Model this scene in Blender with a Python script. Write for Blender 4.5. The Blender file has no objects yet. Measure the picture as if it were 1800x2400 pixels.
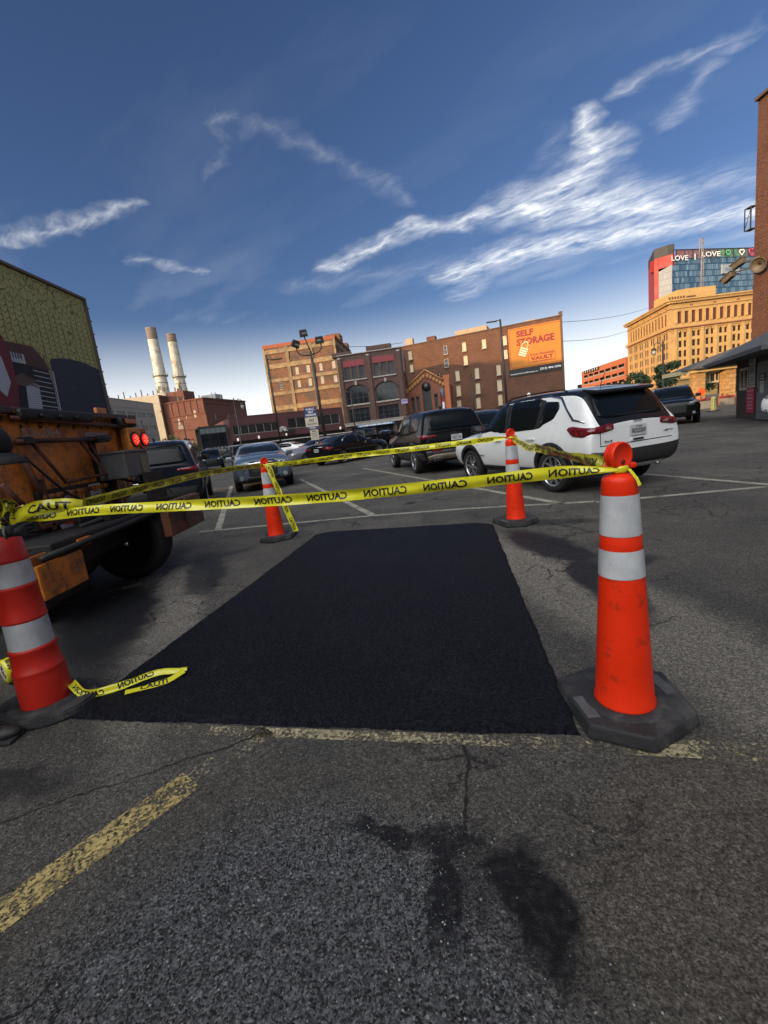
import bpy, bmesh, math, random
from mathutils import Vector, Matrix, geometry
from mathutils.bvhtree import BVHTree
R = math.radians
random.seed(7)
scene = bpy.context.scene
col = scene.collection

# ------------------------------------------------------------------ camera
cam_d = bpy.data.cameras.new("camera"); cam = bpy.data.objects.new("camera", cam_d); col.objects.link(cam)
cam_d.sensor_fit = 'HORIZONTAL'; cam_d.sensor_width = 36; cam_d.lens = 36*1020/1800
cam_d.clip_start = 0.05; cam_d.clip_end = 3000
CAM_H = 1.345
pitch, roll = R(10.4), R(7.1)
cam.matrix_world = Matrix.Translation((0, 0, CAM_H)) @ Matrix.Rotation(R(90)-pitch, 4, 'X') @ Matrix.Rotation(-roll, 4, 'Z')
scene.camera = cam

# ------------------------------------------------------------------ sun, sky, exposure
SUN_AZ, SUN_EL = -123.0, 9.0           # compass angle from +Y, clockwise
sv = Vector((math.sin(R(SUN_AZ))*math.cos(R(SUN_EL)), math.cos(R(SUN_AZ))*math.cos(R(SUN_EL)), math.sin(R(SUN_EL))))
sun_d = bpy.data.lights.new("sun", 'SUN'); sun_d.energy = 4.4; sun_d.angle = R(0.55); sun_d.color = (1.0, 0.62, 0.28)
sun = bpy.data.objects.new("sun", sun_d); col.objects.link(sun)
sun.rotation_euler = (-sv).to_track_quat('-Z', 'Y').to_euler()
scene.view_settings.view_transform = 'Standard'; scene.view_settings.look = 'None'
scene.view_settings.exposure = 0.45; scene.view_settings.gamma = 1.0

world = bpy.data.worlds.new("World"); scene.world = world; world.use_nodes = True
nt = world.node_tree; nt.nodes.clear()
def W(t, **k):
    n = nt.nodes.new(t)
    for a, b in k.items(): setattr(n, a, b)
    return n
def math_n(op, a, b=None, clamp=False, c=None, tree=None):
    tr = tree or nt
    n = tr.nodes.new('ShaderNodeMath'); n.operation = op; n.use_clamp = clamp
    for i, v in enumerate((a, b, c)):
        if v is None: continue
        if isinstance(v, (int, float)): n.inputs[i].default_value = v
        else: tr.links.new(v, n.inputs[i])
    return n.outputs[0]
def vmath(op, a, b=None, scale=None, tree=None):
    tr = tree or nt
    n = tr.nodes.new('ShaderNodeVectorMath'); n.operation = op
    for i, v in enumerate((a, b)):
        if v is None: continue
        if isinstance(v, (tuple, list)): n.inputs[i].default_value = v
        else: tr.links.new(v, n.inputs[i])
    if scale is not None:
        if isinstance(scale, (int, float)): n.inputs['Scale'].default_value = scale
        else: tr.links.new(scale, n.inputs['Scale'])
    return n.outputs['Value'] if op in ('DOT_PRODUCT', 'LENGTH') else n.outputs['Vector']
sky = W('ShaderNodeTexSky', sky_type='NISHITA'); sky.sun_disc = False
sky.sun_elevation = R(SUN_EL); sky.sun_rotation = R(SUN_AZ)
sky.air_density = 1.0; sky.dust_density = 0.6; sky.ozone_density = 2.5; sky.altitude = 100
tc = W('ShaderNodeTexCoord'); dirv = tc.outputs['Generated']
sep = W('ShaderNodeSeparateXYZ'); nt.links.new(dirv, sep.inputs[0])
dz = math_n('MAXIMUM', sep.outputs['Z'], 0.0)
den = math_n('ADD', dz, 0.12)
comb = W('ShaderNodeCombineXYZ')
nt.links.new(math_n('DIVIDE', sep.outputs['X'], den), comb.inputs[0])
nt.links.new(math_n('DIVIDE', sep.outputs['Y'], den), comb.inputs[1])
q = comb.outputs[0]
warp = W('ShaderNodeTexNoise'); warp.inputs['Scale'].default_value = 9.0; warp.inputs['Detail'].default_value = 6; nt.links.new(q, warp.inputs['Vector'])
wv = vmath('SCALE', vmath('SUBTRACT', warp.outputs['Color'], (0.5, 0.5, 0.5)), scale=0.17)
qw0 = vmath('ADD', q, wv)
flat = W('ShaderNodeCombineXYZ'); s2 = W('ShaderNodeSeparateXYZ'); nt.links.new(qw0, s2.inputs[0])
nt.links.new(s2.outputs[0], flat.inputs[0]); nt.links.new(s2.outputs[1], flat.inputs[1])
qw = flat.outputs[0]
STROKES = [(-0.089, 2.089, 0.227, 1.877, 0.058, 0.7), (0.227, 1.877, 0.442, 1.852, 0.054, 0.7), (0.442, 1.852, 0.658, 1.797, 0.054, 0.7), (0.658, 1.797, 0.782, 1.682, 0.097, 0.95), (0.782, 1.682, 0.804, 1.531, 0.078, 0.95), (0.804, 1.531, 0.709, 1.381, 0.038, 0.95), (0.658, 1.797, 0.959, 1.805, 0.118, 1.0), (0.959, 1.805, 1.215, 1.875, 0.123, 1.0), (0.502, 2.28, 0.763, 2.112, 0.11, 0.85), (0.763, 2.112, 1.146, 2.05, 0.105, 0.85), (1.146, 2.05, 1.676, 1.897, 0.106, 0.85), (0.579, 2.562, 0.69, 2.225, 0.084, 0.6), (0.69, 2.225, 1.031, 2.151, 0.082, 0.6), (0.754, 1.29, 0.824, 1.249, 0.026, 0.6), (0.824, 1.249, 0.953, 1.18, 0.025, 0.6), (0.961, 1.417, 0.946, 1.257, 0.028, 0.4), (-1.112, 1.556, -0.959, 1.554, 0.035, 0.65), (-0.959, 1.554, -0.636, 1.515, 0.031, 0.65), (-0.8, 1.806, -0.623, 1.98, 0.029, 0.5), (-0.283, 1.266, -0.157, 1.334, 0.025, 0.28), (-0.157, 1.334, 0.033, 1.49, 0.027, 0.28), (0.033, 1.49, 0.215, 1.677, 0.032, 0.28), (1.232, 3.059, 1.428, 2.828, 0.115, 0.5), (1.307, 1.73, 1.492, 1.693, 0.097, 0.5), (-0.28, 2.225, 0.205, 2.215, 0.067, 0.3), (0.205, 2.215, 0.499, 2.147, 0.066, 0.3), (0.739, 1.78, 0.643, 1.459, 0.04, 0.3), (-0.378, 1.45, -0.283, 1.266, 0.014, 0.2)]
total = None
for ax, ay, bx_, by_, w, amp in STROKES:
    ba = Vector((bx_-ax, by_-ay, 0)); L2 = ba.length_squared
    pa = vmath('SUBTRACT', qw, (ax, ay, 0))
    h = math_n('MULTIPLY', vmath('DOT_PRODUCT', pa, tuple(ba)), 1/L2, clamp=True)
    d = vmath('LENGTH', vmath('SUBTRACT', pa, vmath('SCALE', tuple(ba), scale=h)))
    f = math_n('SUBTRACT', 1.0, math_n('DIVIDE', d, w*(1.75 if amp > .66 else 1.9)), clamp=True)
    f = math_n('MULTIPLY', math_n('POWER', f, 1.5), amp*.85 if amp > .66 else (amp*.5 if amp > .3 else amp*.36))
    total = f if total is None else math_n('MAXIMUM', math_n('MULTIPLY', math_n('ADD', total, f), 0.56), math_n('MAXIMUM', total, f))
fib = W('ShaderNodeTexNoise'); fib.inputs['Scale'].default_value = 11; fib.inputs['Detail'].default_value = 9; fib.inputs['Roughness'].default_value = 0.62
mp0 = W('ShaderNodeMapping'); mp0.inputs['Rotation'].default_value = (0, 0, R(36)); nt.links.new(vmath('ADD', q, vmath('SCALE', wv, scale=0.45)), mp0.inputs['Vector'])
mp = W('ShaderNodeMapping'); mp.inputs['Scale'].default_value = (0.8, 2.2, 1); nt.links.new(mp0.outputs[0], mp.inputs['Vector']); nt.links.new(mp.outputs[0], fib.inputs['Vector'])
mph = W('ShaderNodeMapping'); mph.inputs['Scale'].default_value = (1.6, 9.0, 1); nt.links.new(mp0.outputs[0], mph.inputs['Vector'])
hair = W('ShaderNodeTexNoise'); hair.inputs['Scale'].default_value = 9; hair.inputs['Detail'].default_value = 8; hair.inputs['Roughness'].default_value = 0.6; nt.links.new(mph.outputs[0], hair.inputs['Vector'])
hr_ = W('ShaderNodeMapRange'); hr_.inputs['From Min'].default_value = 0.33; hr_.inputs['From Max'].default_value = 0.62; hr_.inputs['To Min'].default_value = 0.78; hr_.inputs['To Max'].default_value = 1.08; nt.links.new(hair.outputs['Fac'], hr_.inputs['Value'])
fr_ = W('ShaderNodeMapRange'); fr_.inputs['From Min'].default_value = 0.3; fr_.inputs['From Max'].default_value = 0.68
fr_.inputs['To Min'].default_value = 0.12; fr_.inputs['To Max'].default_value = 1.2; nt.links.new(fib.outputs['Fac'], fr_.inputs['Value'])
cloud = math_n('MULTIPLY', math_n('MULTIPLY', total, fr_.outputs[0]), hr_.outputs[0], clamp=True)
# loose thin veil, denser towards the horizon
veil_n = W('ShaderNodeTexNoise'); veil_n.inputs['Scale'].default_value = 1.3; veil_n.inputs['Detail'].default_value = 7; nt.links.new(mp.outputs[0], veil_n.inputs['Vector'])
vr = W('ShaderNodeMapRange'); vr.inputs['From Min'].default_value = 0.5; vr.inputs['From Max'].default_value = 0.8; nt.links.new(veil_n.outputs['Fac'], vr.inputs['Value'])
hz = W('ShaderNodeMapRange'); hz.interpolation_type = 'SMOOTHSTEP'; hz.inputs['From Min'].default_value = 0.40; hz.inputs['From Max'].default_value = 0.05; nt.links.new(dz, hz.inputs['Value'])
veil = math_n('MULTIPLY', vr.outputs[0], math_n('ADD', math_n('MULTIPLY', hz.outputs[0], 0.5), 0.04))
low = W('ShaderNodeMapRange'); low.interpolation_type = 'SMOOTHSTEP'; low.inputs['From Min'].default_value = 0.27; low.inputs['From Max'].default_value = 0.02; nt.links.new(dz, low.inputs['Value'])
cl2 = math_n('MAXIMUM', math_n('MAXIMUM', cloud, veil), math_n('MULTIPLY', low.outputs[0], 0.97))
# a broken bank of cloud added behind the viewpoint as unseen fill light
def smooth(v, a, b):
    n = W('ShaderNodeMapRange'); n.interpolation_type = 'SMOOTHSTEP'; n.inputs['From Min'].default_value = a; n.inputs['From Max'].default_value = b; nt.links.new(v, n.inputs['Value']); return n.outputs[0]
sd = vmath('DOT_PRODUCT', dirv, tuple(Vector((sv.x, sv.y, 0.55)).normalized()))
fill_bank = math_n('MULTIPLY', smooth(sep.outputs['Y'], 0.12, -0.20), smooth(sd, 0.05, 0.75))
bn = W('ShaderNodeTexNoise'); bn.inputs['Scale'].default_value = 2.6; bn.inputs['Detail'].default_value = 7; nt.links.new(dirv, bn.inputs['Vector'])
fill_bank = math_n('MULTIPLY', fill_bank, smooth(bn.outputs['Fac'], 0.36, 0.50))
cl2 = math_n('MAXIMUM', cl2, math_n('MULTIPLY', fill_bank, 0.95))
skytint = W('ShaderNodeMix', data_type='RGBA', blend_type='MULTIPLY'); skytint.inputs['Factor'].default_value = 1.0
nt.links.new(sky.outputs[0], skytint.inputs[6]); skytint.inputs[7].default_value = (0.83, 0.86, 1.12, 1)
bg1 = W('ShaderNodeBackground'); nt.links.new(skytint.outputs[2], bg1.inputs['Color']); SKY_STR = 0.088; bg1.inputs['Strength'].default_value = SKY_STR
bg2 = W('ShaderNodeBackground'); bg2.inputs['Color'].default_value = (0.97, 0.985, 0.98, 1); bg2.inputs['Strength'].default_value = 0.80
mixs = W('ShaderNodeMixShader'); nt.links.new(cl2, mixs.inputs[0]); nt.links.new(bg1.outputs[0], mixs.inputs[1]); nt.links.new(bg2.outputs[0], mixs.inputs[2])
nt.links.new(math_n('ADD', 0.98, math_n('MULTIPLY', fill_bank, 2.2)), bg2.inputs['Strength'])
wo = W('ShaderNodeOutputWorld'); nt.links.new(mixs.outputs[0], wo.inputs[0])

# ------------------------------------------------------------------ object helpers
def link(o, parent=None):
    col.objects.link(o)
    if parent is not None: o.parent = parent
    return o
def tag(o, label=None, cat=None, group=None, kind=None):
    if label: o['label'] = label
    if cat: o['category'] = cat
    if group: o['group'] = group
    if kind: o['kind'] = kind
    return o
def thing(name, label, cat, loc=(0, 0, 0), rz=0.0, group=None):
    o = bpy.data.objects.new(name, None); col.objects.link(o); o.empty_display_size = 0.3
    o.location = loc; o.rotation_euler = (0, 0, rz)
    return tag(o, label, cat, group)
def copy_tree(o, parent=None):
    c = o.copy(); col.objects.link(c); c.parent = parent
    for ch in list(o.children): copy_tree(ch, c)
    return c

class MB:
    """collects faces; build() links them as one mesh object with metre-scaled UVs"""
    def __init__(s): s.v = []; s.f = []; s.m = []; s.uv = {}; s.smooth = []
    def add(s, verts, faces, mi=0, M=None, smooth=False, uvs=None):
        b = len(s.v)
        for p in verts: s.v.append(tuple(M @ Vector(p)) if M is not None else tuple(p))
        for i, f in enumerate(faces):
            if uvs: s.uv[len(s.f)] = uvs[i]
            s.f.append(tuple(b+k for k in f)); s.m.append(mi); s.smooth.append(smooth)
        return s
    def box(s, c, d, mi=0, M=None, bev=0.0, taper=None):
        x, y, z = d[0]/2, d[1]/2, d[2]/2
        T = Matrix.Translation(c)
        if M is not None: T = M @ T
        tx, ty = taper or (1, 1)
        if bev <= 0:
            vs = [(-x, -y, -z), (x, -y, -z), (x, y, -z), (-x, y, -z), (-x*tx, -y*ty, z), (x*tx, -y*ty, z), (x*tx, y*ty, z), (-x*tx, y*ty, z)]
            return s.add(vs, [(0, 3, 2, 1), (4, 5, 6, 7), (0, 1, 5, 4), (1, 2, 6, 5), (2, 3, 7, 6), (3, 0, 4, 7)], mi, T)
        bm = bmesh.new(); bmesh.ops.create_cube(bm, size=1)
        for v in bm.verts:
            t = (tx, ty) if v.co.z > 0 else (1, 1)
            v.co = Vector((v.co.x*d[0]*t[0], v.co.y*d[1]*t[1], v.co.z*d[2]))
        bmesh.ops.bevel(bm, geom=bm.edges[:], offset=min(bev, min(d)*0.45), segments=2, affect='EDGES', profile=0.6)
        return s.bm(bm, mi, T)
    def bm(s, bm, mi=0, M=None, smooth=False):
        bm.verts.ensure_lookup_table(); bm.verts.index_update()
        s.add([v.co.copy() for v in bm.verts], [[v.index for v in f.verts] for f in bm.faces], mi, M, smooth); bm.free(); return s
    def lathe(s, prof, n=24, mi=0, M=None, smooth=True, cap=True, mis=None):
        vs = []; fs = []
        for r, z in prof:
            for k in range(n):
                a = 2*math.pi*k/n; vs.append((r*math.cos(a), r*math.sin(a), z))
        for i in range(len(prof)-1):
            for k in range(n):
                k2 = (k+1) % n; fs.append((i*n+k, i*n+k2, (i+1)*n+k2, (i+1)*n+k))
        if mis:
            b = len(s.v)
            s.add(vs, [], mi, M)
            for i in range(len(prof)-1):
                for k in range(n):
                    f = fs[i*n+k]; s.f.append(tuple(b+q_ for q_ in f)); s.m.append(mis[i]); s.smooth.append(smooth)
            if cap:
                s.f.append(tuple(b+k for k in reversed(range(n)))); s.m.append(mis[0]); s.smooth.append(False)
                s.f.append(tuple(b+(len(prof)-1)*n+k for k in range(n))); s.m.append(mis[-1]); s.smooth.append(False)
            return s
        if cap:
            fs.append(tuple(reversed(range(n)))); fs.append(tuple((len(prof)-1)*n+k for k in range(n)))
        return s.add(vs, fs, mi, M, smooth)
    def tube(s, pts, r, n=8, mi=0, smooth=True, M=None):
        pts = [Vector(p) for p in pts]; rs = r if isinstance(r, (list, tuple)) else [r]*len(pts)
        vs = []; fs = []
        up = Vector((0, 0, 1)); prevx = None
        for i, p in enumerate(pts):
            t = (pts[min(i+1, len(pts)-1)]-pts[max(i-1, 0)])
            if t.length < 1e-9: t = Vector((0, 0, 1))
            t.normalize()
            x = prevx - t*prevx.dot(t) if prevx is not None else t.cross(up)
            if x.length < 1e-3: x = t.cross(Vector((1, 0, 0)))
            x.normalize(); prevx = x.copy(); y = t.cross(x)
            for k in range(n):
                a = 2*math.pi*k/n; vs.append(p + (x*math.cos(a)+y*math.sin(a))*rs[i])
        for i in range(len(pts)-1):
            for k in range(n):
                k2 = (k+1) % n; fs.append((i*n+k, i*n+k2, (i+1)*n+k2, (i+1)*n+k))
        fs.append(tuple(reversed(range(n)))); fs.append(tuple((len(pts)-1)*n+k for k in range(n)))
        return s.add(vs, fs, mi, M, smooth)
    def prism(s, poly, z0, z1, mi=0, M=None, top_mi=None):
        """poly in XY (counter-clockwise), extruded in Z"""
        n = len(poly)
        vs = [(x, y, z0) for x, y in poly]+[(x, y, z1) for x, y in poly]
        s.add(vs, [tuple(reversed(range(n)))]+[(i, (i+1) % n, n+(i+1) % n, n+i) for i in range(n)], mi, M)
        b = len(s.v)-2*n
        s.f.append(tuple(b+n+i for i in range(n))); s.m.append(mi if top_mi is None else top_mi); s.smooth.append(False)
        return s
    def build(s, name, mats, parent=None, mw=None, autosmooth=None):
        me = bpy.data.meshes.new(name); me.from_pydata(s.v, [], s.f)
        mats = mats if isinstance(mats, (list, tuple)) else [mats]
        for m in mats: me.materials.append(m)
        me.polygons.foreach_set('material_index', s.m); me.polygons.foreach_set('use_smooth', s.smooth)
        uvl = me.uv_layers.new(name='UVMap').data
        vsx = me.vertices
        for pi, p in enumerate(me.polygons):
            if pi in s.uv:
                for li, c in zip(p.loop_indices, s.uv[pi]): uvl[li].uv = c
                continue
            n_ = p.normal
            if abs(n_.z) > 0.75:
                for li in p.loop_indices:
                    c = vsx[me.loops[li].vertex_index].co; uvl[li].uv = (c.x, c.y)
            else:
                t = Vector((-n_.y, n_.x, 0))
                if t.length < 1e-6: t = Vector((1, 0, 0))
                t.normalize()
                for li in p.loop_indices:
                    c = vsx[me.loops[li].vertex_index].co; uvl[li].uv = (c.x*t.x+c.y*t.y, c.z)
        me.validate()
        o = bpy.data.objects.new(name, me); link(o, parent)
        if mw is not None: o.matrix_local = mw
        return o

_tc = {}
def text_geo(txt, bold=0.0, fine=False):
    """flat text as (verts, faces, width, height), cap height 1, left/bottom at 0"""
    key = (txt, bold, fine)
    if key in _tc: return _tc[key]
    cu = bpy.data.curves.new('lettering', 'FONT'); cu.body = txt; cu.size = 1.0; cu.offset = bold; cu.resolution_u = 2
    o = bpy.data.objects.new('lettering', cu); col.objects.link(o)
    dg = bpy.context.evaluated_depsgraph_get(); me = bpy.data.meshes.new_from_object(o.evaluated_get(dg))
    vs = [(v.co.x, v.co.y) for v in me.vertices]; fs = [tuple(p.vertices) for p in me.polygons]
    bpy.data.objects.remove(o); bpy.data.curves.remove(cu); bpy.data.meshes.remove(me)
    x0 = min(v[0] for v in vs); x1 = max(v[0] for v in vs); y0 = min(v[1] for v in vs); y1 = max(v[1] for v in vs)
    h = max(1e-6, y1-y0)
    vs = [((x-x0)/h, (y-y0)/h) for x, y in vs]
    if fine:
        bm = bmesh.new(); bv = [bm.verts.new((x, y, 0)) for x, y in vs]
        for f in fs:
            try: bm.faces.new([bv[i] for i in f])
            except ValueError: pass
        bmesh.ops.triangulate(bm, faces=bm.faces[:])
        for _ in range(4):
            e = [e for e in bm.edges if e.calc_length() > .22]
            if not e: break
            bmesh.ops.subdivide_edges(bm, edges=e, cuts=1); bmesh.ops.triangulate(bm, faces=[f for f in bm.faces if len(f.verts) > 3])
        bm.verts.index_update(); vs = [(v.co.x, v.co.y) for v in bm.verts]; fs = [tuple(v.index for v in f.verts) for f in bm.faces]; bm.free()
    _tc[key] = (vs, fs, (x1-x0)/h, 1.0); return _tc[key]
def put_text(mb, txt, h, M, mi=1, bold=0.0, width=None, align='c', off=0.003):
    """text centred at the origin of frame M (x right, z up, facing -y)"""
    if txt.startswith('#'):          # a line too small to read in the photo: word-shaped strokes
        rg = random.Random(txt+str(width)); W0 = width or h*6; x = -W0/2
        while x < W0/2-h*.3:
            ww = min(rg.choice((.28, .34, .42, .5))*h, W0/2-x); hh = h*rg.choice((.75, .9, 1.0))
            mb.add([(x, -off, -h/2), (x+ww, -off, -h/2), (x+ww, -off, -h/2+hh), (x, -off, -h/2+hh)], [(0, 1, 2, 3)], mi, M); x += ww+h*rg.choice((.12, .14, .15, .5))
        return
    vs, fs, w, _ = text_geo(txt, bold)
    sx = h if width is None else width/w
    ox = {'c': -w*sx/2, 'l': 0, 'r': -w*sx}[align]
    mb.add([(x*sx+ox, -off, y*h-h/2) for x, y in vs], [f for f in fs], mi, M)

# ------------------------------------------------------------------ materials
def nodemat(name):
    m = bpy.data.materials.new(name); m.use_nodes = True
    t = m.node_tree; b = t.nodes['Principled BSDF']
    return m, t, b
def rgb(t, c):
    n = t.nodes.new('ShaderNodeRGB'); n.outputs[0].default_value = (*c, 1); return n.outputs[0]
def mixc(t, f, a, b, mode='MIX'):
    n = t.nodes.new('ShaderNodeMix'); n.data_type = 'RGBA'; n.blend_type = mode
    for i, v in ((0, f), (6, a), (7, b)):
        if isinstance(v, (int, float)): n.inputs[i].default_value = v
        elif isinstance(v, (tuple, list)): n.inputs[i].default_value = (*v, 1) if len(v) == 3 else v
        else: t.links.new(v, n.inputs[i])
    return n.outputs[2]
def noise(t, vec, scale, detail=5, rough=0.55, dist=0.0):
    n = t.nodes.new('ShaderNodeTexNoise'); n.inputs['Scale'].default_value = scale; n.inputs['Detail'].default_value = detail
    n.inputs['Roughness'].default_value = rough; n.inputs['Distortion'].default_value = dist
    if vec is not None: t.links.new(vec, n.inputs['Vector'])
    return n.outputs['Fac']
def ramp(t, v, a, b, lo=0.0, hi=1.0, smooth=False):
    n = t.nodes.new('ShaderNodeMapRange'); t.links.new(v, n.inputs['Value'])
    if smooth: n.interpolation_type = 'SMOOTHSTEP'
    for k, x in (('From Min', a), ('From Max', b), ('To Min', lo), ('To Max', hi)): n.inputs[k].default_value = x
    return n.outputs[0]
def bump(t, b, h, strength=0.5, dist=0.01, prev=None):
    n = t.nodes.new('ShaderNodeBump'); n.inputs['Strength'].default_value = strength; n.inputs['Distance'].default_value = dist
    t.links.new(h, n.inputs['Height'])
    if prev is not None: t.links.new(prev, n.inputs['Normal'])
    t.links.new(n.outputs[0], b.inputs['Normal']); return n.outputs[0]
def coords(t, kind='Object'):
    return t.nodes.new('ShaderNodeTexCoord').outputs[kind]
def scaled(t, v, s):
    n = t.nodes.new('ShaderNodeMapping'); n.inputs['Scale'].default_value = s; t.links.new(v, n.inputs['Vector']); return n.outputs[0]

def plain(name, c, rough=0.6, metal=0.0, var=0.25, scale=6.0, bmp=0.0, dirt=None, coat=0.0, spec=None, streak=False, emis=None, trans=0.0):
    m, t, b = nodemat(name)
    v = coords(t)
    if streak: v = scaled(t, v, (1, 1, 0.12))
    n = noise(t, v, scale)
    f = ramp(t, n, 0.3, 0.7)
    c2 = tuple(x*(1-var) for x in c)
    cc = mixc(t, f, c2, c)
    if dirt:
        dn = noise(t, v, dirt[3] if len(dirt) > 3 else scale*0.6, 9, 0.7)
        df = ramp(t, dn, dirt[1], dirt[2])
        cc = mixc(t, df, cc, dirt[0])
    t.links.new(cc, b.inputs['Base Color'])
    rr = ramp(t, n, 0.3, 0.7, max(0.02, rough-0.08), min(1, rough+0.08)); t.links.new(rr, b.inputs['Roughness'])
    b.inputs['Metallic'].default_value = metal
    if coat: b.inputs['Coat Weight'].default_value = coat; b.inputs['Coat Roughness'].default_value = 0.04
    if spec is not None: b.inputs['Specular IOR Level'].default_value = spec
    if bmp: bump(t, b, noise(t, coords(t), scale*4, 4), bmp, 0.01)
    if emis: b.inputs['Emission Color'].default_value = (*emis[0], 1); b.inputs['Emission Strength'].default_value = emis[1]
    if trans: b.inputs['Transmission Weight'].default_value = trans
    return m

def brick(name, c1, c2, mortar, bw=0.22, bh=0.075, msize=0.012, blotch=None, bmp=0.6, var=0.5, mortar_w=None):
    m, t, b = nodemat(name)
    uv = coords(t, 'UV')
    n = t.nodes.new('ShaderNodeTexBrick'); t.links.new(uv, n.inputs['Vector'])
    n.inputs['Scale'].default_value = 1; n.inputs['Brick Width'].default_value = bw; n.inputs['Row Height'].default_value = bh
    n.inputs['Mortar Size'].default_value = msize; n.inputs['Mortar Smooth'].default_value = 0.3; n.inputs['Bias'].default_value = 0.0
    n.inputs['Color1'].default_value = (*c1, 1); n.inputs['Color2'].default_value = (*c2, 1); n.inputs['Mortar'].default_value = (*mortar, 1)
    big = noise(t, uv, 0.35, 8, 0.65)
    cc = mixc(t, ramp(t, big, 0.35, 0.68, 0, var), n.outputs['Color'], tuple(x*0.35 for x in c1))
    rowv = noise(t, scaled(t, uv, (0.5, 9, 1)), 1.0, 6, 0.7)
    cc = mixc(t, ramp(t, rowv, 0.42, 0.66, 0, 0.65), cc, tuple(x*0.45 for x in c2))
    spk = noise(t, uv, 3.5, 4, 0.7)
    cc = mixc(t, ramp(t, spk, 0.5, 0.72, 0, 0.6), cc, tuple(min(1, x*1.6) for x in c2))
    if blotch:
        cc = mixc(t, ramp(t, noise(t, uv, blotch[1], 7, 0.7), blotch[2], blotch[3]), cc, blotch[0])
    t.links.new(cc, b.inputs['Base Color']); b.inputs['Roughness'].default_value = 0.9
    h = math_n('SUBTRACT', 1.0, n.outputs['Fac'], tree=t)
    h2 = math_n('ADD', h, math_n('MULTIPLY', rowv, 1.2, tree=t), tree=t)
    bump(t, b, h2, bmp, 0.04)
    return m
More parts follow.
